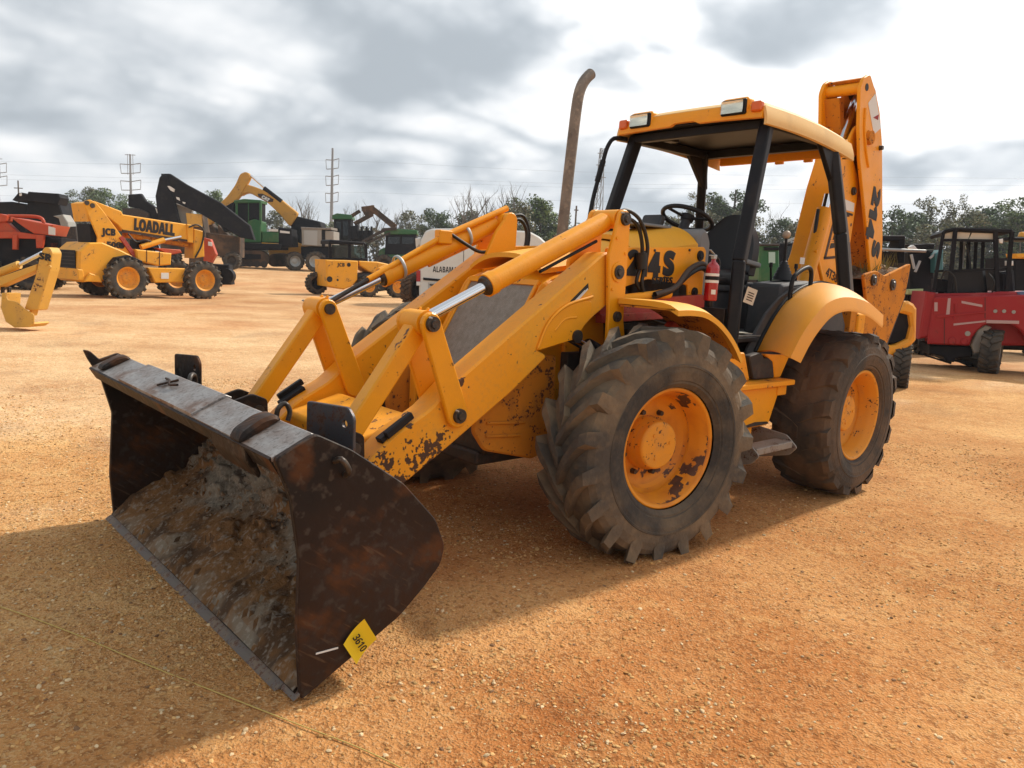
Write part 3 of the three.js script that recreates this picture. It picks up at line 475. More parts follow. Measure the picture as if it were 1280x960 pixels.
for (const [x, z, a] of [[-1.34, 0.20, 0.2], [-1.30, -0.12, -0.15], [-1.58, 0.34, 0.1], [-1.50, 0.36, 0.15]]) mesh('hand_lever', [cylA([x, 1.40, z], [x + a * 0.4, 1.78, z], 0.009, 0.008, 8), cylA([x + a * 0.4, 1.78, z], [x + a * 0.44, 1.84, z], 0.016, 0.014, 10)], M.black, L);
// dash and steering
mesh('dash_cowl', [plate(rounded([[-1.095, 1.30], [-1.095, 1.80], [-1.13, 1.845], [-1.19, 1.835], [-1.235, 1.76], [-1.235, 1.30]], 0.025), -0.33, 0.33, 0.02), box(-0.82, 1.842, 0, 0.4, 0.02, 0.3, 0.008)], M.greyPlastic, L);
{
  const sw = part('steering_wheel', L), g = new THREE.TorusGeometry(0.185, 0.0165, 10, 40), m = new THREE.Matrix4().makeTranslation(-1.42, 1.94, 0.02).multiply(new THREE.Matrix4().makeRotationZ(0.42)).multiply(new THREE.Matrix4().makeRotationX(Math.PI / 2));
  mesh('wheel_ring', [g.applyMatrix4(m)], M.vinyl, sw);
  const sp = []; for (let k = 0; k < 3; k++) { const a = k * 2.094 + 0.4, h = boxR(0.09, 0, 0, 0.18, 0.03, 0.014, 0, 0, 0); h.rotateZ(a); h.applyMatrix4(m); sp.push(h); } const hb = new THREE.CylinderGeometry(0.045, 0.055, 0.04, 18); hb.rotateX(Math.PI / 2); hb.applyMatrix4(m); sp.push(hb);
  mesh('spokes', sp, M.vinyl, sw);
  mesh('column', [cylA([-1.42, 1.94, 0.02], [-1.22, 1.55, 0.02], 0.035, 0.05, 14)], M.darkPlastic, sw);
}
// exhaust stack
{
  const z = 0.28, e = part('exhaust_stack', L);
  mesh('pipe', [tube([[-0.375, 1.55, z], [-0.40, 1.9, z], [-0.43, 2.3, z], [-0.456, 2.60, z], [-0.470, 2.68, z], [-0.498, 2.745, z], [-0.540, 2.795, z], [-0.572, 2.822, z]], 0.037, 40, 20)], M.exhaust, e);
  mesh('pipe_mouth', [tube([[-0.545, 2.80, z], [-0.575, 2.8245, z]], 0.034, 3, 18)], M.pin, e); mesh('pipe_collar', [cylA([-0.36, 1.50, z], [-0.385, 1.74, z], 0.052, 0.050, 20)], M.exhaust, e);
}

// ---- loader towers, arms, linkage
const PIN = (x, y, z, r = 0.036, len = 0.022) => { const s = Math.sign(z); return [cylA([x, y, z], [x, y, z + s * len], r, r * 0.96, 20), cylA([x, y, z + s * len], [x, y, z + s * (len + 0.010)], r * 0.62, r * 0.55, 6)]; };
const armOutline = rounded([[1.66, 0.40], [1.52, 0.405], [1.389, 0.488], [1.139, 0.635], [0.744, 0.878], [0.50, 1.055], [0.585, 1.095], [0.31, 1.145], [0.165, 1.262], [0.06, 1.325], [-0.03, 1.40], [-0.045, 1.53], [0.02, 1.62], [0.102, 1.622], [0.44, 1.397], [0.765, 1.180], [1.125, 0.940], [1.255, 0.828], [1.458, 0.722], [1.571, 0.624], [1.675, 0.50]], 0.03, 3);
both((s) => {
  const tw = part('loader_tower', L);
  const outer = [[0.115, 1.60], [0.083, 1.291], [0.075, 0.95], [-0.12, 0.95], [-0.05, 1.25], [-0.048, 1.643], ...disc(0.004, 1.808, 0.050, 10, Math.PI, 0.05)];
  mesh('outer_plate', [sideZ(s, plate(outer, -0.592, -0.565, 0.006, []))], M.yellow, tw);
  mesh('inner_plate', [sideZ(s, plate([[0.21, 1.56], [0.20, 0.80], [-0.18, 0.80], [-0.05, 1.643], ...disc(0.004, 1.808, 0.056, 8, Math.PI, 0.05), [0.12, 1.74]], -0.385, -0.355, 0.006))], M.yellow, tw);
  mesh('base_web', [sideZ(s, box(-0.03, 0.90, -0.47, 0.30, 0.22, 0.2)), sideZ(s, box(-0.03, 0.90, -0.40, 0.5, 0.3, 0.06))], M.darkSteel, tw);
  for (const [x, y, r] of [[0.004, 1.808, 0.037], [0.032, 1.515, 0.040], [0.018, 1.268, 0.030]]) mesh('pin', PIN(x, y, -0.592, r, 0.016).map((g) => sideZ(s, g)), M.pin, tw);
  mesh('bearing_collar', [sideZ(s, cylA([0.03, 1.515, -0.593], [0.03, 1.515, -0.600], 0.056, 0.054, 24))], M.yellow, tw);

  const arm = part('loader_arm', L);
  mesh('beam', [sideZ(s, plate(armOutline, -0.553, -0.402, 0.010))], s < 0 ? armMaterial() : M.yellow, arm);
  // pressed reinforcement round the lift ram eye
  const boss = rounded([[0.60, 1.075], [0.50, 1.24], [0.38, 1.335], [0.24, 1.385], [0.20, 1.36], [0.33, 1.30], [0.43, 1.21], [0.36, 1.16], [0.29, 1.165], [0.30, 1.13]], 0.02, 3);
  mesh('boss_plate', [sideZ(s, plate(rounded([[0.60, 1.085], [0.53, 1.22], [0.42, 1.31], [0.28, 1.355], [0.19, 1.35], [0.20, 1.27], [0.30, 1.145]], 0.03, 3), -0.562, -0.552, 0.003)), sideZ(s, tube([[0.585, 1.10, -0.560], [0.52, 1.23, -0.560], [0.40, 1.32, -0.560], [0.19, 1.375, -0.560]], 0.009, 14, 6)), sideZ(s, tube([[0.47, 1.19, -0.560], [0.40, 1.25, -0.560], [0.31, 1.262, -0.560]], 0.007, 10, 6))], M.yellow, arm);
  mesh('ram_eye', [sideZ(s, cylA([0.30, 1.158, -0.575], [0.30, 1.158, -0.40], 0.036, 0.036, 16))], M.pin, arm);
  mesh('wear_pad', [sideZ(s, beam([1.49, 0.73, -0.55], [1.35, 0.815, -0.545], 0.03, 0.035)), sideZ(s, beam([1.50, 0.700, -0.51], [1.36, 0.783, -0.51], 0.05, 0.03))], M.black, arm);
  mesh('pin', [...PIN(1.108, 0.795, -0.585, 0.036, 0.02)].map((g) => sideZ(s, g)), M.pin, arm);
  if (s < 0) {
    const dec = plate([onZ(-0.5532, 713, 376), onZ(-0.5532, 735, 354), onZ(-0.5532, 735.5, 361), onZ(-0.5532, 714, 384)], -0.5555, -0.5532, 0); mesh('sticker', [dec], M.ink, arm);
    mesh('sticker_band', [plate([onZ(-0.556, 714.5, 381.5), onZ(-0.556, 734.5, 360), onZ(-0.556, 734.7, 362), onZ(-0.556, 714.7, 384)], -0.558, -0.5556, 0), plate([onZ(-0.556, 719, 375), onZ(-0.556, 731, 362.5), onZ(-0.556, 731.2, 364), onZ(-0.556, 719.2, 376.5)], -0.558, -0.5556, 0)], M.white, arm);
  }

  // tilt levers (a pair), tip link, rams
  const lev = part('tilt_lever', L), A = [1.285, 1.234], B = [1.108, 0.795];
  const bar = (a, b, w0, w1, z0, z1) => { const d = [b[0] - a[0], b[1] - a[1]], l = Math.hypot(...d), t = [d[0] / l, d[1] / l], n = [-t[1], t[0]], ang = Math.atan2(t[1], t[0]); return plate([...disc(a[0], a[1], w0, 8, ang + Math.PI / 2, ang + Math.PI * 1.5), ...disc(b[0], b[1], w1, 8, ang - Math.PI / 2, ang + Math.PI / 2)], z0, z1, 0.006); };
  mesh('lever_plate', [sideZ(s, bar(A, B, 0.052, 0.060, -0.588, -0.558))], M.yellow, lev); mesh('lever_plate', [sideZ(s, bar(A, B, 0.052, 0.060, -0.398, -0.368))], M.yellow, lev);
  mesh('pin', [...PIN(A[0], A[1], -0.588, 0.036, 0.02), cylA([A[0], A[1], -0.588], [A[0], A[1], -0.35], 0.03, 0.03, 14)].map((g) => sideZ(s, g)), M.pin, lev);
  const lk = part('tip_link', L), C = [1.67, 0.70];
  mesh('link_bar', [sideZ(s, beam([1.262, 1.250, -0.478], [C[0], C[1], -0.478], 0.085, 0.095, 0.012)), sideZ(s, cylA([A[0], A[1], -0.548], [A[0], A[1], -0.408], 0.058, 0.058, 18))], M.yellow, lk);
  mesh('link_rib', [sideZ(s, beam([1.25, 1.302, -0.510], [C[0] - 0.05, C[1] + 0.125, -0.510], 0.014, 0.016)), sideZ(s, beam([1.25, 1.302, -0.446], [C[0] - 0.05, C[1] + 0.125, -0.446], 0.014, 0.016))], M.worn, lk);

  const rm = part('tilt_ram', L), T = [0.004, 1.808], rz = -0.478, ux = (A[0] - T[0]), uy = (A[1] - T[1]), ul = Math.hypot(ux, uy), pt = (k, o = 0) => [T[0] + ux / ul * k - uy / ul * o, T[1] + uy / ul * k + ux / ul * o, rz];
  mesh('barrel', [sideZ(s, cylA(pt(0.05), pt(ul * 0.665), 0.054, 0.054, 26)), sideZ(s, cylA(pt(ul * 0.655), pt(ul * 0.69), 0.061, 0.060, 26)), sideZ(s, cylA([T[0], T[1], -0.558], [T[0], T[1], -0.39], 0.052, 0.052, 20))], M.yellow, rm);
  mesh('gland', [sideZ(s, cylA(pt(ul * 0.69), pt(ul * 0.70), 0.052, 0.045, 22))], M.pin, rm);
  mesh('rod', [sideZ(s, cylA(pt(ul * 0.69), pt(ul - 0.03), 0.0265, 0.0265, 22))], M.chrome, rm);
  mesh('feed_pipe', [sideZ(s, tube([[...pt(0.62, -0.066)], [...pt(0.35, -0.068)], [...pt(0.16, -0.07)]].map(([x, y, z]) => [x, y, z - 0.02]), 0.009, 12, 6))], s < 0 ? M.black : M.worn, rm);

  const lr = part('lift_ram', L);
  mesh('rod', [sideZ(s, cylA([0.30, 1.158, -0.478], [0.10, 1.075, -0.478], 0.027, 0.027, 16))], M.chrome, lr);
  mesh('barrel', [sideZ(s, cylA([0.12, 1.083, -0.478], [-0.62, 0.775, -0.478], 0.055, 0.055, 20))], M.black, lr);
});
function armMaterial() {   // paint of the left arm: chipped to rust towards the bucket end
  const x0 = -0.1, w = 1.9, y0 = 0.3, h = 1.9; const spots = [[1.47, 0.55, 0.16], [1.36, 0.60, 0.15], [1.25, 0.62, 0.12], [1.56, 0.50, 0.14], [1.13, 0.97, 0.05], [1.08, 0.95, 0.04], [1.17, 0.70, 0.07]];
  const t = tex(1024, 1, (u, v) => {
    const x = x0 + u * w, y = y0 + v * h, a = F(u, v, 6, 5, 801), b = F(u, v, 44, 4, 802), c = F(u, v, 150, 3, 803);
    let wear = 0; for (const [sx, sy, r] of spots) wear = Math.max(wear, Math.exp(-((x - sx) ** 2 + (y - sy) ** 2) / (r * r)));
    wear = Math.max(wear, sstep(1.10, 1.45, x - (y - 0.6) * 0.3 + (a - 0.5) * 0.5) * 0.98);
    let col = mix3(YEL, [0.84, 0.40, 0.02], clamp((a - 0.45) * 2)); col = mix3(col, [0.42, 0.22, 0.08], clamp((c - 0.5) * 2) * 0.25);
    const k = b * 0.6 + c * 0.4, th = 0.75 - wear * 0.295; if (k > th) col = mix3(col, mix3([0.045, 0.018, 0.010], [0.10, 0.04, 0.015], a), clamp((k - th) * 40));
    return col;
  });
  t.repeat.set(1 / w, 1 / h); t.offset.set(-x0 / w, -y0 / h);
  return phys({ map: t, roughness: 0.6, clearcoat: 0.1, clearcoatRoughness: 0.5 });
}
mesh('cross_beam', [boxR(1.34, 0.655, 0, 0.34, 0.15, 0.80, 0, 0, -0.25, 0.03), boxR(1.46, 0.555, 0, 0.20, 0.05, 0.80, 0, 0, -0.55, 0.01)], M.worn, L);
mesh('arm_pipe', [tube([[0.62, 1.02, -0.39], [0.95, 0.80, -0.385], [1.12, 0.72, -0.36], [1.18, 0.60, -0.3]], 0.012, 20, 7)], M.hoseBrown, L);
// bucket level gauge along the right ram
{
  const lg = part('level_gauge', L);
  mesh('gauge_tube', [cylA([0.50, 1.668, 0.445], [-0.03, 1.895, 0.445], 0.020, 0.020, 14), cylA([1.0, 1.40, 0.445], [0.50, 1.668, 0.445], 0.017, 0.017, 14), box(0.475, 1.675, 0.445, 0.10, 0.085, 0.06, 0.01)], M.yellow, lg);
  mesh('gauge_rod', [cylA([1.30, 1.235, 0.445], [0.98, 1.41, 0.445], 0.013, 0.013, 10)], M.darkSteel, lg);
  for (const k of [0.22, 0.60]) { const x = lerp(0.004, 1.285, k), y = lerp(1.808, 1.234, k); const g = new THREE.TorusGeometry(0.060, 0.005, 6, 20); g.scale(1, 1, 2.2); g.rotateY(Math.PI / 2); g.rotateZ(-0.42); g.scale(1, 1.18, 1); g.translate(x, y + 0.014, 0.470); mesh('clamp_strap', [g], M.galv, lg); }
  mesh('gauge_hose', [tube([[0.44, 1.70, 0.43], [0.33, 1.64, 0.40], [0.22, 1.60, 0.395], [0.08, 1.63, 0.40], [-0.02, 1.70, 0.42]], 0.011, 24, 7)], M.hose, lg);
}
// hoses
for (const [o, z] of [[0, -0.452], [0.028, -0.470]]) mesh('hose', [tube([[-0.03, 1.80 + o, z], [-0.14, 1.835 + o * 1.3, z], [-0.26, 1.80 + o, z - 0.01], [-0.325 - o, 1.68, z - 0.01], [-0.335 - o * 0.7, 1.56, z], [-0.31 - o, 1.46, z], [-0.36, 1.41, z]], 0.0115, 34, 8)], M.hose, L);
mesh('hose', [tube([[-0.02, 1.80, 0.44], [-0.16, 1.83, 0.45], [-0.22, 1.76, 0.45], [-0.2, 1.60, 0.44]], 0.012, 22, 8)], M.hose, L); mesh('hose', [tube([[-0.02, 1.83, 0.46], [-0.2, 1.86, 0.47], [-0.26, 1.76, 0.47], [-0.24, 1.60, 0.46]], 0.012, 22, 8)], M.hose, L);
for (const o of [0, 1]) mesh('hose', [tube([[-0.42, 1.375 + o * 0.02, -0.48 - o * 0.03], [-0.60, 1.42 + o * 0.02, -0.49 - o * 0.03], [-0.80, 1.535 + o * 0.03, -0.485], [-0.96, 1.575 + o * 0.025, -0.47], [-1.06, 1.52, -0.46], [-1.09, 1.36, -0.46], [-1.09, 1.2, -0.46]], 0.018, 34, 8)], o ? M.hoseBrown : M.hose, L);
mesh('hose_bundle_tape', [cylA([-0.335, 1.64, -0.455], [-0.345, 1.545, -0.455], 0.034, 0.036, 12)], M.hose, L);

M.edgeSteel = std({ map: paint([0.16, 0.13, 0.105], { chip: 0.58, dirt: [0.30, 0.19, 0.10], rust: [0.13, 0.06, 0.03], dirtAmt: 0.8, s: 95, size: 256, tile: 0.4 }), roughness: 0.7, metalness: 0.2 });
M.darkBlueSteel = std({ map: paint([0.075, 0.072, 0.078], { chip: 0.58, dirt: [0.16, 0.085, 0.045], rust: [0.10, 0.04, 0.02], dirtAmt: 0.8, s: 93, size: 256, tile: 0.4 }), roughness: 0.45, metalness: 0.4 });
// ---- loader bucket
const bucketSkin = [[2.195, 0.006], [1.95, 0.118], [1.80, 0.195], [1.69, 0.285], [1.625, 0.375], [1.612, 0.46], [1.66, 0.56], [1.80, 0.70], [2.01, 0.852], [2.138, 0.918]];
{
  const bk = part('loader_bucket', L);
  const skin = new THREE.CatmullRomCurve3(bucketSkin.map(([x, y]) => V(x, y, 0)), false, 'centripetal').getPoints(48);
  const ring = skin.map((p) => [p.x, p.y]), inn = []; for (let k = skin.length - 1; k >= 0; k--) { const a = skin[Math.max(0, k - 1)], b = skin[Math.min(skin.length - 1, k + 1)], l = Math.hypot(b.x - a.x, b.y - a.y); inn.push([skin[k].x + (b.y - a.y) / l * 0.018, skin[k].y - (b.x - a.x) / l * 0.018]); }
  mesh('shell_plate', [plate([...ring, ...inn], -1.132, 1.132, 0)], M.bucketSteel, bk);
  const sideP = rounded([[2.19, 0.0], [2.205, 0.25], [2.20, 0.508], [2.232, 0.72], [2.288, 0.862], [2.148, 0.930], [2.014, 0.861], [1.797, 0.709], [1.647, 0.546], [1.598, 0.43], [1.615, 0.36], [1.69, 0.285], [1.796, 0.198]], 0.02, 3);
  mesh('side_plate', [plate(sideP, -1.160, -1.133, 0.004)], M.bucketSteel, bk);
  mesh('side_plate', [plate(rounded([[2.19, 0.0], [2.205, 0.25], [2.185, 0.60], [2.235, 0.79], [2.298, 0.905], [2.318, 0.955], [2.285, 0.948], [2.24, 0.90], [2.148, 0.932], [2.014, 0.861], [1.797, 0.709], [1.647, 0.546], [1.598, 0.43], [1.615, 0.36], [1.69, 0.285], [1.796, 0.198]], 0.012, 3), 1.133, 1.160, 0.004)], M.bucketSteel, bk);
  // cutting edge bolted under the floor, and a wear strip up the near corner
  mesh('cutting_edge', [plate([[2.235, 0.0], [2.215, 0.014], [2.03, 0.100], [2.035, 0.083], [2.19, 0.006]], -1.05, 1.14, 0.002), plate([[2.215, 0.006], [2.16, 0.05], [2.06, 0.08], [2.07, 0.068]], -1.155, -1.05, 0.002)], M.edgeSteel, bk);
  // rolled lip of welded plates
  const lipZ = [[1.13, 0.60, 0], [0.598, -0.02, 0.012], [-0.022, -0.40, 0.014], [-0.402, -0.80, 0.004], [-0.802, -1.132, 0]];
  for (const [z0, z1, up] of lipZ) mesh('lip_plate', [plate([[2.125, 0.916 + up], [2.15, 0.926 + up], [2.288, 0.862 + up], [2.286, 0.846 + up], [2.13, 0.906]], z1, z0, 0.002)], M.lipSteel, bk);
  mesh('lip_flange', [plate([[2.288, 0.862], [2.286, 0.846], [2.255, 0.80], [2.262, 0.80], [2.296, 0.856]], -1.13, 1.13, 0.002)], M.bucketSteel, bk);
  mesh('lip_hook', [plate(rounded([[2.14, 0.925], [2.16, 0.948], [2.21, 0.940], [2.285, 0.895], [2.30, 0.855], [2.25, 0.875]], 0.02), -0.90, -0.80, 0.012)], M.bucketSteel, bk);
  mesh('lip_hook', [plate(rounded([[2.14, 0.922], [2.16, 0.945], [2.21, 0.938], [2.28, 0.895], [2.29, 0.87], [2.25, 0.88]], 0.02), 0.90, 0.99, 0.01)], M.bucketSteel, bk);
  mesh('torn_bracket', [plate(rounded([[2.292, 0.855], [2.285, 0.80], [2.24, 0.735], [2.232, 0.75], [2.268, 0.84]], 0.01), -0.93, -0.62, 0.004)], M.bucketSteel, bk);
  mesh('weld_scar', [tube([[2.19, 0.925, 0.20], [2.20, 0.928, 0.12], [2.22, 0.918, 0.06], [2.205, 0.925, 0.0]], 0.0055, 12, 6), tube([[2.24, 0.903, 0.16], [2.20, 0.924, 0.10], [2.17, 0.932, 0.09]], 0.005, 10, 6)], M.bucketSteel, bk);
  // hinge ears behind the bucket
  both((s) => {
    const e1 = rounded([[1.66, 0.56], [1.615, 0.64], [1.62, 0.755], [1.70, 0.79], [1.78, 0.765], [1.86, 0.745]], 0.02, 3);
    for (const z of [-0.575, -0.405]) mesh('hinge_ear', [sideZ(s, plate(e1, z - 0.012, z + 0.012, 0.004, [[1.80, 0.735, 0.012]]))], M.bucketSteel, bk);
    mesh('hinge_pin', [sideZ(s, cylA([1.67, 0.70, -0.60], [1.67, 0.70, -0.38], 0.028, 0.028, 14))], M.pin, bk);
  });
  
  {
    const g = plate(rounded([[-0.13, -0.02], [-0.13, 0.14], [0.10, 0.155], [0.13, 0.12], [0.13, -0.02]], 0.015), -0.008, 0.008, 0.003, [[0.085, 0.09, 0.018]]); g.rotateY(Math.PI / 2 + 0.15); const g2 = g.clone(); g.translate(1.93, 0.82, 0.68); g2.scale(1, 1, 1.15); g2.translate(1.90, 0.80, -0.80); mesh('tie_bracket', [g], M.bucketSteel, bk); mesh('tie_bracket', [g2], M.darkBlueSteel, bk);
    const t1 = new THREE.TorusGeometry(0.045, 0.013, 8, 18); t1.rotateY(0.9); t1.translate(1.97, 0.845, 0.50); const t2 = new THREE.TorusGeometry(0.035, 0.010, 8, 18); t2.translate(2.02, 0.86, -0.27); t2.rotateY(0); mesh('shackle', [t1], M.pin, bk); mesh('shackle', [tube([[1.83, 0.74, -0.165], [1.82, 0.82, -0.17], [1.79, 0.84, -0.175], [1.77, 0.80, -0.18], [1.78, 0.76, -0.18]], 0.012, 14, 7)], M.pin, bk);
  }
  mesh('lift_eye', [tube([[2.08, 0.83, -1.162], [2.07, 0.84, -1.19], [2.045, 0.80, -1.195], [2.04, 0.775, -1.162]], 0.011, 12, 7)], M.pin, bk);
  mesh('paint_stroke', [boxR(2.095, 0.155, -1.1612, 0.085, 0.006, 0.002, 0, 0, 0.05, 0)], M.white, bk);
}

// ---- mudguards
const fenderF = [[0.02, 1.372], [-0.10, 1.374], [-0.24, 1.362], [-0.38, 1.315], [-0.50, 1.245], [-0.60, 1.165], [-0.685, 1.075]];
both((s) => {
  const f = part('front_fender', L), c = new THREE.CatmullRomCurve3(fenderF.map(([x, y]) => V(x, y, 0)), false, 'centripetal'), P = c.getPoints(24);
  const nrm = (i) => { const a = P[Math.max(0, i - 1)], b = P[Math.min(24, i + 1)], l = Math.hypot(b.x - a.x, b.y - a.y); let n = [-(b.y - a.y) / l, (b.x - a.x) / l]; if (n[1] < 0 || (n[1] < 0.2 && n[0] > 0)) n = [-n[0], -n[1]]; return n; };
  mesh('guard', [sideZ(s, shell(8, 24, (u, v) => { const i = Math.round(v * 24), n = nrm(i), e = u; let z = lerp(-0.60, -1.01, u), d = -0.040 * Math.pow(e, 7); return { p: [P[i].x + n[0] * d, P[i].y + n[1] * d, z], n: [n[0], n[1], 0] }; }, 0.03))], M.faded, f);
  mesh('guard_lining', [sideZ(s, shell(4, 24, (u, v) => { const i = Math.round(v * 24), n = nrm(i); return { p: [P[i].x - n[0] * 0.034, P[i].y - n[1] * 0.034, lerp(-0.61, -0.99, u)], n: [n[0], n[1], 0] }; }, 0.01))], M.rusty, f);
  mesh('guard_stay', [sideZ(s, plate(rounded([[-0.62, 1.10], [-0.42, 1.25], [-0.36, 1.20], [-0.50, 1.02]], 0.02), -0.68, -0.62, 0.006)), sideZ(s, beam([-0.45, 1.2, -0.62], [-0.5, 0.9, -0.45], 0.05, 0.05))], M.redFrame, f);

  const r = part('rear_fender', L), inn = [[-1.335, 1.04], [-1.42, 1.155], [-1.55, 1.30], [-1.70, 1.41], [-1.88, 1.485], [-2.11, 1.525], [-2.35, 1.51], [-2.60, 1.455]], out = [[-1.02, 1.06], [-1.12, 1.185], [-1.25, 1.30], [-1.40, 1.39], [-1.58, 1.435], [-1.80, 1.44], [-2.05, 1.405], [-2.30, 1.325]];
  const ci = new THREE.CatmullRomCurve3(inn.map(([x, y]) => V(x, y, -0.70)), false, 'centripetal'), co = new THREE.CatmullRomCurve3(out.map(([x, y]) => V(x, y, -1.09)), false, 'centripetal');
  mesh('guard', [sideZ(s, shell(10, 26, (u, v) => { const a = ci.getPoint(v), b = co.getPoint(v), e = clamp((u - 0.72) / 0.28), p = a.clone().lerp(b, Math.min(u / 0.86, 1)); p.y += 0.025 * Math.sin(Math.min(u / 0.86, 1) * Math.PI); if (u > 0.86) { const k = (u - 0.86) / 0.14; const tz = V(0, 0, 0); p.z -= 0.035 * Math.sin(k * Math.PI / 2); const cx = -2.0, cy = 0.7, dx = p.x - cx, dy = p.y - cy, l = Math.hypot(dx, dy); p.x -= dx / l * 0.085 * k * k; p.y -= dy / l * 0.085 * k * k; } const dx = p.x + 2.0, dy = p.y - 0.7, l = Math.hypot(dx, dy); return { p: [p.x, p.y, p.z], n: [dx / l, dy / l, 0] }; }, 0.022))], M.fadedNear || (M.fadedNear = phys({ map: paint([0.80, 0.325, 0.012], { chip: 0.86, dirtAmt: 0.2, s: 81 }), roughness: 0.55, clearcoat: 0.1, clearcoatRoughness: 0.4 })), r);
  mesh('guard_seal', [sideZ(s, tube(ci.getPoints(24).map((p) => [p.x, p.y - 0.004, p.z + 0.012]), 0.017, 40, 7))], M.black, r);
  mesh('inner_arch', [sideZ(s, plate([[-1.34, 1.04], [-1.42, 1.15], [-1.55, 1.295], [-1.70, 1.40], [-1.88, 1.475], [-2.11, 1.51], [-2.35, 1.50], [-2.60, 1.44], [-2.78, 1.2], [-2.78, 0.75], [-1.34, 0.75]], -0.62, -0.60, 0.003))], M.consoleGrey, r);
  const h = part('grab_rail', L); mesh('rail', [sideZ(s, tube([[-1.665, 1.36, -0.72], [-1.665, 1.50, -0.72], [-1.69, 1.555, -0.72], [-1.88, 1.625, -0.72], [-1.925, 1.60, -0.72], [-1.935, 1.46, -0.72]], 0.016, 30, 8))], M.black, h);
});

// ---- platform, tank, step
mesh('platform', [box(-1.62, 1.115, 0, 1.10, 0.03, 1.30), box(-1.07, 1.17, 0, 0.03, 0.30, 1.2), box(-1.3, 1.0, 0, 0.5, 0.20, 1.1)], M.darkPlastic, L);
mesh('floor_plate', [box(-1.36, 1.137, -0.50, 0.42, 0.012, 0.26)], M.stepMetal, L);
both((s) => {
  const t = part('side_tank', L), z0 = -0.84;
  mesh('tank_box', [sideZ(s, plate(rounded([[-0.70, 0.83], [-1.42, 0.82], [-1.42, 0.76], [-1.33, 0.56], [-0.72, 0.56]], 0.02, 3), z0, -0.42, 0.01))], M.yellow, t);
  mesh('tank_shelf', [sideZ(s, box(-1.11, 0.845, -0.68, 0.86, 0.035, 0.42, 0.008)), sideZ(s, box(-1.45, 0.79, -0.78, 0.12, 0.07, 0.14, 0.01))], M.worn, t);
  mesh('shield_panel', [sideZ(s, plate(rounded([[-0.58, 0.875], [-0.62, 1.06], [-1.02, 1.055], [-1.11, 0.87]], 0.015, 3), -0.80, -0.76, 0.008)), sideZ(s, plate(rounded([[-1.26, 1.035], [-1.60, 1.02], [-1.50, 0.87], [-1.42, 0.87], [-1.38, 0.98]], 0.01, 3), -0.80, -0.77, 0.006))], M.yellow, t);
  mesh('dark_plate', [sideZ(s, plate(rounded([[-1.08, 1.03], [-1.22, 1.05], [-1.28, 1.00], [-1.36, 1.03], [-1.46, 0.98], [-1.44, 0.87], [-1.16, 0.87]], 0.03, 3), -0.795, -0.745, 0.006))], M.darkSteel, t);
  mesh('lock', [sideZ(s, cylA([-1.02, 0.735, z0], [-1.02, 0.735, z0 - 0.02], 0.03, 0.026, 8)), sideZ(s, box(-0.99, 0.76, z0 - 0.01, 0.03, 0.03, 0.02)), sideZ(s, box(-1.04, 0.705, z0 - 0.01, 0.03, 0.03, 0.02))], M.ink, t);
  mesh('scuff_band', [sideZ(s, plate([[-0.74, 0.60], [-0.84, 0.588], [-0.92, 0.60], [-1.04, 0.585], [-1.15, 0.597], [-1.30, 0.588], [-1.33, 0.572], [-0.74, 0.566]], z0 - 0.003, z0, 0))], M.darkSteel, t);
  mesh('tank_foot', [sideZ(s, box(-0.98, 0.50, -0.66, 0.40, 0.14, 0.30, 0.01))], M.worn, t);
  const st = part('step', L), sx = [-0.80, -1.30];
  mesh('tread', [sideZ(s, box(-1.06, 0.475, -0.99, 0.44, 0.045, 0.12, 0.006))], M.stepMetal, st);
  for (const x of [-0.83, -1.29]) { const g = plate(rounded([[0.70, 0.56], [1.0, 0.53], [1.08, 0.46], [1.03, 0.40], [0.80, 0.34], [0.70, 0.40]], 0.02, 3), -0.006, 0.006, 0.002); g.rotateY(Math.PI / 2); g.translate(x, 0, 0); mesh('bracket', [sideZ(s, g)], M.stepMetal, st); }
});

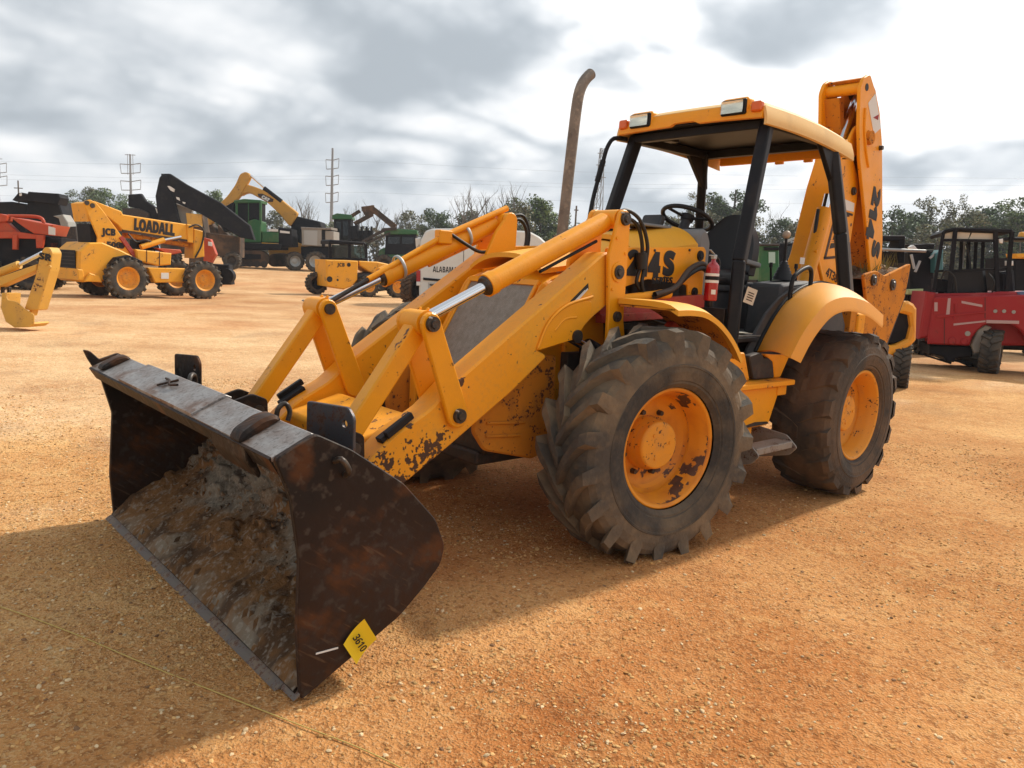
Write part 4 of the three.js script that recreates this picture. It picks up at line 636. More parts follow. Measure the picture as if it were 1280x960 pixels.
// ---- seat, console, levers
{
  const st = part('seat', L), O = [-1.80, 1.50];
  mesh('cushion', [box(-1.72, 1.53, 0.0, 0.46, 0.13, 0.48, 0.055)], M.vinyl, st);
  mesh('backrest', [shell(18, 14, (u, v) => { const e = (u - 0.5) * 2, w = 0.245 * (1 - 0.55 * Math.pow(v, 4)), y = 1.56 + 0.46 * v, x = -1.93 - 0.10 * v + 0.045 * e * e; return { p: [x, y - 0.05 * Math.pow(Math.abs(e), 3) * v, e * w], n: [1, 0.15, 0] }; }, 0.085)], M.vinyl, st);
  mesh('pedestal', [box(-1.74, 1.30, 0, 0.36, 0.36, 0.36, 0.03), box(-1.74, 1.45, 0, 0.42, 0.06, 0.42, 0.02)], M.darkPlastic, st);
  mesh('armrest', [beam([-1.72, 1.66, -0.27], [-1.98, 1.63, -0.27], 0.05, 0.04, 0.015)], M.greyPlastic, st);
  const co = part('lever_console', L);
  mesh('console_box', [plate(rounded([[-1.72, 1.12], [-1.76, 1.50], [-2.16, 1.535], [-2.30, 1.50], [-2.30, 1.12]], 0.03, 3), -0.60, -0.34, 0.02), plate(rounded([[-1.72, 1.12], [-1.76, 1.50], [-2.16, 1.535], [-2.30, 1.50], [-2.30, 1.12]], 0.03, 3), 0.34, 0.60, 0.02), box(-2.35, 1.30, 0, 0.12, 0.40, 1.15, 0.03)], M.consoleGrey, co);
  const lv = part('control_lever', L), lx = -2.03, lz = -0.45; const bell = []; for (let k = 0; k <= 6; k++) { bell.push([0.075 - k * 0.0095 + 0.010, k * 0.022], [0.075 - k * 0.0095 - 0.003, k * 0.022 + 0.011]); }
  const bg = lathe(bell, 20, 'y'); bg.translate(lx, 1.53, lz); mesh('boot', [bg], M.vinyl, lv);
  mesh('stick', [cylA([lx, 1.66, lz], [lx + 0.01, 1.84, lz], 0.012, 0.010, 10)], M.black, lv);
  const kg = new THREE.SphereGeometry(0.030, 16, 12); kg.translate(lx + 0.01, 1.865, lz); mesh('knob', [kg], M.knob, lv);
  for (const [x, z] of [[-2.10, -0.52], [-1.95, -0.40], [-2.12, 0.42], [-2.0, 0.45]]) mesh('small_lever', [cylA([x, 1.52, z], [x + 0.02, 1.62, z], 0.008, 0.008, 8), cylA([x + 0.02, 1.62, z], [x + 0.022, 1.655, z], 0.014, 0.012, 10)], M.black, L);
  mesh('pedal', [box(-1.26, 1.2, -0.22, 0.03, 0.12, 0.08), box(-1.26, 1.2, 0.24, 0.03, 0.12, 0.08)], M.black, L);
}

// ---- canopy
{
  both((s) => {
    mesh('canopy_post', [sideZ(s, beam([-1.425, 2.57, -0.555], [-1.13, 1.62, -0.625], 0.085, 0.095, 0.02)), sideZ(s, beam([-1.133, 1.635, -0.624], [-1.045, 1.0, -0.675], 0.085, 0.105, 0.02))], M.black, L);
    mesh('canopy_post', [sideZ(s, beam([-2.33, 2.57, -0.555], [-2.475, 1.90, -0.64], 0.075, 0.085, 0.02)), sideZ(s, beam([-2.473, 1.91, -0.639], [-2.53, 1.40, -0.71], 0.078, 0.088, 0.02)), sideZ(s, plate([[-2.10, 2.55], [-2.36, 2.28], [-2.42, 2.28], [-2.38, 2.56]], -0.59, -0.55, 0.006))], M.black, L);
    mesh('post_channel', [sideZ(s, beam([-2.405, 2.50, -0.575], [-2.545, 1.85, -0.665], 0.02, 0.04, 0.004)), sideZ(s, beam([-2.545, 1.85, -0.665], [-2.60, 1.42, -0.725], 0.02, 0.04, 0.004))], M.greyPlastic, L);
  });
  mesh('canopy_frame', [beam([-1.40, 2.545, -0.56], [-2.36, 2.555, -0.56], 0.07, 0.06), beam([-1.40, 2.545, 0.56], [-2.36, 2.555, 0.56], 0.07, 0.06), beam([-1.40, 2.545, -0.56], [-1.40, 2.545, 0.56], 0.06, 0.06), beam([-2.36, 2.555, -0.56], [-2.36, 2.555, 0.56], 0.06, 0.06), box(-1.45, 2.585, 0, 0.32, 0.012, 1.10), box(-1.52, 2.545, 0.3, 0.1, 0.05, 0.08)], M.black, L);
  const rf = part('canopy_roof', L);
  // moulded roof: soft domed top, sides that overhang, a visor at the front
  const roofX = [-1.285, -2.60], hw = 0.615;
  const yTop = (v, e) => 2.695 + 0.015 * Math.sin(v * Math.PI) - 0.035 * Math.pow(Math.abs(e), 4) - 0.045 * v * v + 0.004;
  mesh('roof_top', [shell(28, 28, (u, v) => {
    const e = (u - 0.5) * 2, k = clamp((Math.abs(e) - 0.9) / 0.1), kf = clamp((0.06 - v) / 0.06), kb = clamp((v - 0.95) / 0.05); const x = lerp(roofX[0], roofX[1], v), w = hw * (1 - 0.05 * v - 0.03 * kf * kf);
    const y = yTop(v, e) - 0.028 * k * k - 0.03 * kf * kf - 0.03 * kb * kb; return { p: [x + 0.012 * (1 - e * e) * (1 - v), y, e * w], n: [0, 1, 0] };
  }, 0.02)], M.paleRoof, rf);
  both((s) => mesh('roof_side', [sideZ(s, shell(20, 6, (u, v) => { const x = lerp(roofX[0] + 0.004, roofX[1] - 0.004, u), w = hw * (1 - 0.05 * u), y0 = yTop(u, 1) - 0.026, h = lerp(0.115, 0.125, u); return { p: [x - 0.03 * u * v, y0 - h * v, -(w + 0.022 * Math.sin(v * 1.9))], n: [0, 0.2, -1] }; }, 0.02))], M.paleRoof, rf));
  mesh('roof_front', [shell(30, 6, (u, v) => { const e = (u - 0.5) * 2, y0 = 2.664 - 0.03 * Math.pow(Math.abs(e), 4), arch = Math.abs(e + 0.0) < 0.20 ? 0.018 * (1 - Math.pow(Math.abs(e) / 0.2, 8)) : 0; return { p: [roofX[0] + 0.012 * (1 - e * e) + 0.02 * Math.sin(v * 1.6), lerp(y0, 2.575 + arch - 0.012 * e * e, v), e * hw * 0.985], n: [1, 0.1, 0] }; }, 0.03)], M.yellow, rf);
  mesh('roof_back', [box(-2.59, 2.56, 0, 0.03, 0.13, 1.12, 0.012), box(-2.60, 2.49, -0.25, 0.03, 0.025, 0.07, 0.005), box(-2.60, 2.49, 0.0, 0.03, 0.025, 0.07, 0.005)], M.yellow, rf);
  mesh('roof_lining', [box(-1.92, 2.60, 0, 1.2, 0.02, 1.12, 0.005)], M.black, rf);
  both((s) => {
    const z = s * 0.395, hp = (name, g, m) => mesh(name, g, m, rf);
    hp('lamp_pod', [box(-1.305, 2.650, z, 0.10, 0.122, 0.218, 0.03)], M.yellow);
    hp('lamp_bezel', [box(-1.262, 2.645, z, 0.035, 0.102, 0.192, 0.014)], M.black);
    hp('lamp_reflector', [grid(14, 8, (u, v) => { const a = (u - 0.5) * 2, b = (v - 0.5) * 2; return [-1.2405 - 0.0 + 0.0 - 0.03 * 0 + 0.004 * (a * a + b * b), 2.645 + b * 0.039, z - a * 0.081]; })], M.reflector);
    hp('lamp_lens', [box(-1.228, 2.645, z, 0.003, 0.080, 0.165, 0.001)], M.lampGlass);
    hp('indicator', [box(-1.275, 2.635, s * 0.562, 0.050, 0.070, 0.080, 0.016)], M.amber);
  });
  mesh('roof_vent', [box(-1.31, 2.59, 0.06, 0.06, 0.02, 0.18, 0.004)], M.black, rf);
}
mesh('mirror_arm', [tube([[-1.36, 2.545, 0.60], [-1.24, 2.535, 0.63], [-1.19, 2.47, 0.64], [-1.14, 2.32, 0.64], [-1.05, 2.05, 0.63], [-0.98, 1.80, 0.60]], 0.0165, 30, 8), cylA([-1.15, 2.36, 0.64], [-1.10, 2.2, 0.64], 0.022, 0.022, 8)], M.black, L);

// ---- backhoe, folded upright behind the canopy
{
  const bz = -0.20, nz = -0.38;   // middle of the backhoe and its near dipper plate
  const Dn = (px, py) => onZ(nz, px, py), Bn = (px, py) => onZ(-0.315, px, py);
  mesh('rear_frame', [box(-2.86, 0.95, 0, 0.12, 0.75, 1.3), box(-2.95, 1.25, bz, 0.22, 0.55, 0.42)], M.rusty, L);
  both((s) => { mesh('stabiliser_leg', [box(-2.97, 0.90, s * 0.60, 0.14, 0.80, 0.14, 0.02), box(-2.97, 0.46, s * 0.60, 0.11, 0.14, 0.11, 0.01), box(-2.97, 0.385, s * 0.60, 0.24, 0.035, 0.26, 0.01)], M.worn, L); });
  const bm = part('boom', L);
  const boomO = [Bn(1066, 196), Bn(1074, 226), Bn(1072, 246), Bn(1062, 312), Bn(1050, 372), Bn(1046, 420), Bn(1008, 420), Bn(998, 372), Bn(1020, 318), Bn(1041, 232), Bn(1052, 196)];
  mesh('box_section', [plate(rounded(boomO, 0.03, 3), -0.315, -0.085, 0.008)], M.yellow, bm);
  mesh('head_plate', [plate(rounded([Bn(1066, 200), Bn(1092, 168), Bn(1086, 150), Bn(1070, 158), Bn(1050, 200)], 0.03, 3), -0.315, -0.285, 0.006), plate(rounded([Bn(1066, 200), Bn(1092, 168), Bn(1086, 150), Bn(1070, 158), Bn(1050, 200)], 0.03, 3), -0.115, -0.085, 0.006)], M.yellow, bm);
  // logo panel and number on the boom
  const tri = (a, z0, z1) => plate(a.map(([x, y]) => onZ(-0.318, x, y)), z0, z1, 0);
  mesh('emblem_border', [tri([[1043, 270], [1046, 269], [1033, 322], [1030, 323]], -0.3175, -0.315), tri([[1030, 321], [1056, 319], [1056, 322], [1030, 324.5]], -0.3175, -0.315), tri([[1043, 269], [1062, 268], [1062, 271], [1043, 272]], -0.3175, -0.315)], M.inkWarm, bm);
  mesh('emblem', [tri([[1046, 283], [1058, 281], [1056, 290], [1049, 291], [1048, 294], [1055, 294], [1054, 298], [1041, 300]], -0.3175, -0.315), tri([[1039, 304], [1054, 303], [1052, 315], [1045, 314], [1046, 309], [1037, 311]], -0.3175, -0.315)], M.ink, bm);
  { const t = textGeo('4T380', 0.075, 0.002, 0.001, 1); t.rotateY(Math.PI); t.rotateZ(0.25); const p = onZ(-0.3175, 1042, 345); t.translate(p[0], p[1], -0.3155); mesh('stencil_number', [t], M.inkWarm, bm); }
  mesh('notice', [tri([[1056, 249], [1068, 254], [1067, 265], [1055, 262]], -0.319, -0.315)], M.white, bm);
  mesh('notice_bar', [tri([[1055.5, 264], [1066, 267.5], [1065.5, 270], [1055.5, 267]], -0.320, -0.315)], M.ink, bm);
  const pinAt = (px, py, z, r, par) => { const [x, y] = onZ(z, px, py); mesh('pin', PIN(x, y, z, r, 0.018), M.pin, par); };
  pinAt(1066, 239, -0.315, 0.035, bm);
  const dp = part('dipper', L);
  const dO = [Dn(1088, 92), Dn(1080, 97), Dn(1075.5, 110), Dn(1074, 160), Dn(1075, 200), Dn(1079, 240), Dn(1085, 300), Dn(1089, 350), Dn(1101, 350), Dn(1103.5, 300), Dn(1103, 180), Dn(1100, 140), Dn(1095, 115)];
  mesh('side_plate', [plate(rounded(dO, 0.03, 3), nz, nz + 0.03, 0.006)], M.yellow, dp);
  const sh = 0.36; mesh('side_plate', [plate(rounded(dO, 0.03, 3), nz + sh - 0.03, nz + sh, 0.006)], M.yellow, dp);
  const q = (px, py) => Dn(px, py);
  mesh('back_web', [plate([q(1091, 96), q(1094, 100), q(1099, 112), q(1098, 114), q(1092, 102)], nz + 0.03, nz + sh - 0.03, 0.002), plate([q(1079, 118), q(1084, 118), q(1086, 215), q(1082, 215)], nz + 0.20, nz + sh - 0.03, 0.002), plate([q(1099, 112), q(1102, 130), q(1103, 180), q(1103, 300), q(1101, 350), q(1098, 350), q(1100, 300), q(1100, 180), q(1098, 130)], nz + 0.03, nz + sh - 0.03, 0.003), plate([q(1088, 215), q(1092, 215), q(1097, 345), q(1093, 345)], nz + 0.03, nz + sh - 0.03, 0.003), plate(rounded([q(1089, 95), q(1082, 97), q(1084, 101), q(1090, 100)], 0.004, 2), nz + 0.03, nz + sh - 0.03, 0.003)], M.rusty, dp);
  mesh('rib', [tube([[...q(1081, 135), nz - 0.004], [...q(1080, 160), nz - 0.004], [...q(1082, 190), nz - 0.004], [...q(1085, 209), nz - 0.004]], 0.012, 18, 6)], M.yellow, dp);
  { const [x, y] = q(1086, 172); mesh('pivot_boss', [cylA([x, y, nz], [x, y, nz - 0.03], 0.062, 0.056, 22), cylA([x, y, nz + sh], [x, y, nz], 0.045, 0.045, 16)], M.rusty, dp); const [a, b] = q(1083.5, 109); mesh('pin_hole', [cylA([a, b, nz - 0.003], [a, b, nz + 0.01], 0.030, 0.030, 16)], M.ink, dp); mesh('cross_shaft', [cylA([a, b, nz + 0.02], [a, b, nz + sh], 0.048, 0.048, 16)], M.yellow, dp); const [e, f] = q(1099.5, 185); mesh('bolt', [cylA([e, f, nz], [e, f, nz - 0.03], 0.022, 0.018, 8)], M.pin, dp); }
  mesh('warning_plate', [plate([q(1085, 129), q(1094, 117), q(1101, 160), q(1092, 168)], nz - 0.003, nz, 0)], M.white, dp); mesh('warning_triangle', [plate([q(1091, 147), q(1098, 143), q(1097, 150)], nz - 0.005, nz - 0.003, 0)], M.redPaint, dp);
  { // number running down the dipper
    const glyph = (s, px, py, size) => { const t = textGeo(s, size, 0.002, 0.013, 1.35); t.rotateY(Math.PI); t.rotateZ(Math.PI / 2 + 0.12); const [x, y] = q(px, py); t.translate(x, y, nz - 0.001); return t; };
    mesh('lettering', [glyph('214', 1091.5, 267, 0.140), glyph('S', 1094.5, 312, 0.140)], M.ink, dp);
  }
  // dipper ram lying along the boom
  const dr = part('dipper_ram', L), r0 = onZ(bz, 1008, 372), r1 = onZ(bz, 1037, 218), r2 = onZ(bz, 1073, 116);
  mesh('barrel', [beam([r0[0], r0[1], bz], [r1[0], r1[1], bz], 0.18, 0.15, 0.05), cylA([r1[0] - 0.0, r1[1] - 0.02, bz], [r1[0] - 0.006, r1[1] + 0.03, bz], 0.085, 0.08, 20)], M.yellow, dr);
  mesh('rod', [cylA([r1[0], r1[1], bz], [r2[0], r2[1], bz], 0.038, 0.038, 20)], M.chrome, dr); mesh('rod_eye', [cylA([r2[0], r2[1], bz - 0.06], [r2[0], r2[1], bz + 0.06], 0.06, 0.06, 18)], M.pin, dr);
  const br = part('boom_ram', L), b0 = onZ(-0.30, 992, 372), b1 = onZ(-0.30, 1022, 262);
  mesh('barrel', [cylA([b0[0], b0[1], -0.36], [b1[0], b1[1], -0.36], 0.062, 0.062, 20)], M.yellow, br); mesh('rod', [cylA([b1[0], b1[1], -0.36], [b1[0] - 0.03, b1[1] + 0.12, -0.36], 0.03, 0.03, 14)], M.chrome, br);
  { const [x, y] = onZ(-0.425, 1003, 326); mesh('notice', [box(x, y, -0.424, 0.07, 0.05, 0.003, 0)], M.white, br); }
  mesh('hose', [tube([[...onZ(-0.34, 1023, 262), -0.34], [...onZ(-0.34, 1016, 290), -0.36], [...onZ(-0.34, 1018, 310), -0.34]], 0.016, 16, 7)], M.hose, L);
  for (const o of [0, 1, 2]) mesh('hose', [tube([[...onZ(-0.05, 1040 + o * 3, 232), -0.05], [...onZ(-0.24, 1047 + o * 3, 205), -0.20 - o * 0.02], [...onZ(-0.24, 1062 + o * 2, 180), -0.22], [...onZ(-0.24, 1076, 165 + o * 3), -0.24]], 0.013, 22, 7)], M.hose, L);
  mesh('boom_lock', [cylA([...onZ(-0.40, 1019, 312), -0.40], [...onZ(-0.40, 1028, 352), -0.40], 0.016, 0.016, 8)], M.yellow, L);
  // bucket curled under the dipper
  const k0 = part('backhoe_bucket', L), kz = bz - 0.30, K = (px, py) => onZ(kz, px, py);
  const kO = rounded([K(1080, 343), K(1096, 338), K(1106, 345), K(1139, 329), K(1131, 372), K(1108, 432), K(1088, 448), K(1066, 420), K(1062, 385), K(1084, 380)], 0.04, 3);
  mesh('side_plate', [plate(kO, kz, kz + 0.03, 0.006)], M.rusty, k0); mesh('side_plate', [plate(kO, kz + 0.57, kz + 0.60, 0.006)], M.rusty, k0);
  mesh('shell_plate', [plate([K(1139, 329), K(1143, 333), K(1135, 374), K(1112, 436), K(1088, 452), K(1064, 424), K(1066, 420), K(1088, 446), K(1107, 431), K(1130, 372)], kz + 0.03, kz + 0.57, 0.003)], M.darkSteel, k0);
  pinAt(1091, 350, kz, 0.05, k0); pinAt(1115, 356, kz, 0.052, k0);
  // soil and weeds lying in the bucket
  const [sx, sy] = K(1112, 341); const soil = single('soil_heap', 'small heap of soil and weeds lying in the raised rear digging bucket', 'soil', grid(16, 16, (u, v) => { const x = lerp(K(1098, 345)[0], K(1138, 333)[0], u), z = lerp(kz + 0.04, kz + 0.56, v); return [x, lerp(K(1098, 345)[1], K(1138, 333)[1], u) - 0.02 + 0.09 * Math.sin(u * 3.14) * Math.sin(v * 3.14) + (fbm(u * 6, v * 6, 3, 901) - 0.5) * 0.06, z]; }), M.mud);
  const gr = []; for (let k = 0; k < 150; k++) { const u = rnd(), x = lerp(K(1099, 340)[0], K(1136, 330)[0], u), y = lerp(K(1099, 344)[1], K(1136, 333)[1], u) + 0.01, z = rr(kz + 0.06, kz + 0.54), h = rr(0.05, 0.17), a = rnd() * 6.28, w = 0.006, lx = rr(-0.06, 0.06), lz = rr(-0.06, 0.06); const g = new THREE.BufferGeometry(); g.setAttribute('position', new THREE.Float32BufferAttribute([x - w * Math.cos(a), y, z - w * Math.sin(a), x + w * Math.cos(a), y, z + w * Math.sin(a), x + lx, y + h, z + lz], 3)); g.computeVertexNormals(); gr.push(g); }
  const weeds = mesh('weeds', gr, std({ color: lin(0.16, 0.15, 0.05), roughness: 0.9, side: THREE.DoubleSide }), soil); weeds.userData.kind = 'stuff';
}
// ============================================================ small things on and round the loader
{ // dried mud caked on the bucket floor
  const skin = new THREE.CatmullRomCurve3(bucketSkin.map(([x, y]) => V(x, y, 0)), false, 'centripetal');
  const g = grid(150, 70, (u, v) => {
    const z = lerp(-1.128, 1.128, u), t = v * 0.66, p = skin.getPoint(t), q = skin.getPoint(Math.min(1, t + 0.01)), l = Math.hypot(q.x - p.x, q.y - p.y), nx = (q.y - p.y) / l, ny = -(q.x - p.x) / l;
    const n = fbm(u * 9, v * 5, 5, 911), c = fbm(u * 26, v * 12, 4, 921), edge = sstep(-0.02, 0.03 + 0.07 * fbm(u * 14, 3, 3, 925), v) * sstep(1, 0.85, v);
    let h = edge * (0.008 + 0.034 * clamp((n - 0.42) * 2.4) + 0.022 * sstep(0.50, 0.56, c) * sstep(0.42, 0.55, n) + 0.012 * fbm(u * 60, v * 30, 3, 931));
    return [p.x + nx * (0.021 + h), p.y + ny * (0.021 + h), z];
  });
  const m = single('mud_crust', 'crust of dried grey and brown mud caked inside the front bucket', 'mud', g, M.mud); m.userData.kind = 'stuff'; m.material.side = THREE.DoubleSide;
  const cl = []; for (let k = 0; k < 260; k++) { const u = rnd(), t = 0.04 + rnd() * 0.42, p = skin.getPoint(t), s = rr(0.006, 0.022), ic = new THREE.IcosahedronGeometry(s, 0); ic.scale(rr(0.7, 1.5), rr(0.5, 1), rr(0.7, 1.5)); ic.rotateY(rnd() * 6); ic.translate(p.x + 0.012, p.y + 0.03 + s * 0.3, lerp(-1.1, 1.1, u)); cl.push(ic); }
  const c = single('mud_clods', 'scattered crumbs of dried mud on the bucket floor', 'mud', cl, M.mud); c.userData.kind = 'stuff';
}
{ // paper lot tag on the bucket corner
  const t = thing('lot_tag', 'bright yellow diamond paper tag with handwritten 3610 on the rusty bucket side', 'tag');
  const g = grid(6, 6, (u, v) => { const a = u - 0.5, b = v - 0.5; return [(a - b) * 0.066, (a + b) * 0.087, -0.010 * Math.cos(a * 3.2) + 0.012 * b]; }); g.rotateY(Math.PI);
  mesh('paper', [g], M.tagYellow, t);
  const w = textGeo('3610', 0.028, 0.0008, 0, 0.85); w.rotateY(Math.PI); w.rotateZ(0.95); w.translate(0.002, -0.003, -0.002 + 0.0); const pw = w.attributes.position; for (let i = 0; i < pw.count; i++) pw.setZ(i, pw.getZ(i) - 0.0005);
  mesh('handwriting', [w], M.ink, t);
  const [x, y] = onZ(-1.172, 449, 801); t.position.set(x, y, -1.180); t.rotation.set(0.0, -0.15, 0.12);
  for (const ch of t.children) if (ch.name === 'handwriting') ch.position.set(0, 0, 0.0);
}
{ // string on the ground
  const P = [[-60, 742], [0, 757], [90, 790], [180, 830], [270, 866], [360, 899], [460, 936], [560, 985]].map(([a, b]) => { const d = rayDir(a, b), k = -EYE.y / d.y; const x = EYE.x + d.x * k, z = EYE.z + d.z * k; return [x, bumpY(x, z) + 0.006, z]; });
  single('twine', 'thin pale yellow twine lying across the gravel before the bucket', 'twine', [tube(P, 0.0022, 120, 5)], M.twine);
}
{ // fire extinguisher on the left front post
  const t = thing('fire_extinguisher', 'red fire extinguisher with white label strapped beside the canopy post', 'fire extinguisher');
  const prof = [[0, 0], [0.045, 0], [0.050, 0.008], [0.050, 0.24], [0.046, 0.262], [0.032, 0.282], [0.018, 0.292], [0.016, 0.315], [0, 0.315]];
  mesh('cylinder', [lathe(prof, 26, 'y')], M.red, t);
  const band = (y0, y1, a0, a1) => { const g = new THREE.CylinderGeometry(0.0512, 0.0512, y1 - y0, 20, 1, true, a0, a1 - a0); g.translate(0, (y0 + y1) / 2, 0); return g; };
  mesh('label_band', [band(0.185, 0.205, 0, 6.28), band(0.135, 0.155, 0, 6.28), band(0.05, 0.085, 2.2, 2.9)], M.white, t);
  mesh('valve', [box(0, 0.325, 0, 0.04, 0.03, 0.03, 0.005), beam([0, 0.345, 0], [0.09, 0.375, -0.02], 0.018, 0.008), beam([0, 0.335, 0], [0.085, 0.335, -0.02], 0.016, 0.008), cylA([0, 0.33, 0], [-0.04, 0.335, 0.01], 0.012, 0.012, 8)], M.galv, t);
  mesh('hose', [tube([[-0.03, 0.33, 0], [-0.06, 0.30, -0.01], [-0.062, 0.2, -0.01], [-0.058, 0.12, -0.01]], 0.008, 16, 7)], M.hose, t);
  mesh('strap_bracket', [beam([-0.055, 0.17, 0.0], [-0.24, 0.165, 0.03], 0.016, 0.028), band(0.156, 0.183, 0, 6.28)], M.black, t);
  const [x, y] = onZ(-0.62, 887.5, 376); t.position.set(x, y, -0.62); t.scale.setScalar(0.84);
}
{ // card tag wired to the post
  const t = thing('card_tag', 'small buff card tag with dark print wired to the canopy post', 'tag');
  mesh('card', [box(0, 0, 0, 0.075, 0.105, 0.002, 0)], M.paper, t); const pr = []; for (let k = 0; k < 4; k++) pr.push(box(0, 0.02 - k * 0.016, -0.0016, 0.045, 0.007, 0.0008, 0)); mesh('print', pr, M.inkWarm, t);
  const [x, y] = onZ(-0.72, 937, 370); t.position.set(x, y, -0.725); t.rotation.set(0.1, -0.5, 0.35);
}
{ // papers on the platform
  const g = []; for (const [x, z, a] of [[-1.38, -0.50, 0.2], [-1.46, -0.46, 0.8], [-1.32, -0.55, -0.4]]) g.push(boxR(x, 1.148 + g.length * 0.004, z, 0.16, 0.003, 0.11, 0, a, 0.04, 0));
  single('paper_sheets', 'loose pale paper sheets lying on the machine floor', 'paper', g, std({ color: lin(0.62, 0.58, 0.48), roughness: 0.9 }));
}
// ============================================================ other machines standing in the yard
function simpleTyre(R, w, n = 18, lug = 0.05) {   // rubber ring with bar lugs, axle along z
  const c = R - lug, h = w / 2, out = [lathe([[R * 0.55, h * 0.8], [R * 0.62, h * 0.98], [c * 0.92, h], [c, h * 0.8], [c, -h * 0.8], [c * 0.92, -h], [R * 0.62, -h * 0.98], [R * 0.55, -h * 0.8]], 36)];
  for (const s of [-1, 1]) for (let k = 0; k < n; k++) { const a = (k + (s > 0 ? 0.5 : 0)) / n * Math.PI * 2, g = box(0, 0, 0, lug * 1.6, R * 0.16, h * 1.05, 0); g.rotateX(s * 0.5); g.translate(R - lug * 0.8, 0, s * h * 0.48); g.rotateZ(a); out.push(g); }
  return out;
}
const simpleRim = (R, w) => [lathe([[0, w * 0.16], [R * 0.18, w * 0.2], [R * 0.2, w * 0.1], [R * 0.42, w * 0.08], [R * 0.46, w * 0.30], [R * 0.56, w * 0.42], [R * 0.57, w * 0.36], [R * 0.5, -w * 0.3]], 28)];
function addWheel(root, x, y, z, R, w, rimMat, steer = 0, n, lug) { const g = part('wheel', root); g.position.set(x, y, z); g.rotation.y = steer; mesh('tyre', simpleTyre(R, w, n, lug), M.rubberFar, g); mesh('rim', simpleRim(R, w), rimMat, g); return g; }
const txt = (s, size, x, y, z, mat, name, par, rotZ = 0, stretch = 1, fat = 0.004) => { const t = textGeo(s, size, 0.01, fat, stretch); t.rotateZ(rotZ); t.translate(x, y, z); return mesh(name, [t], mat, par); };

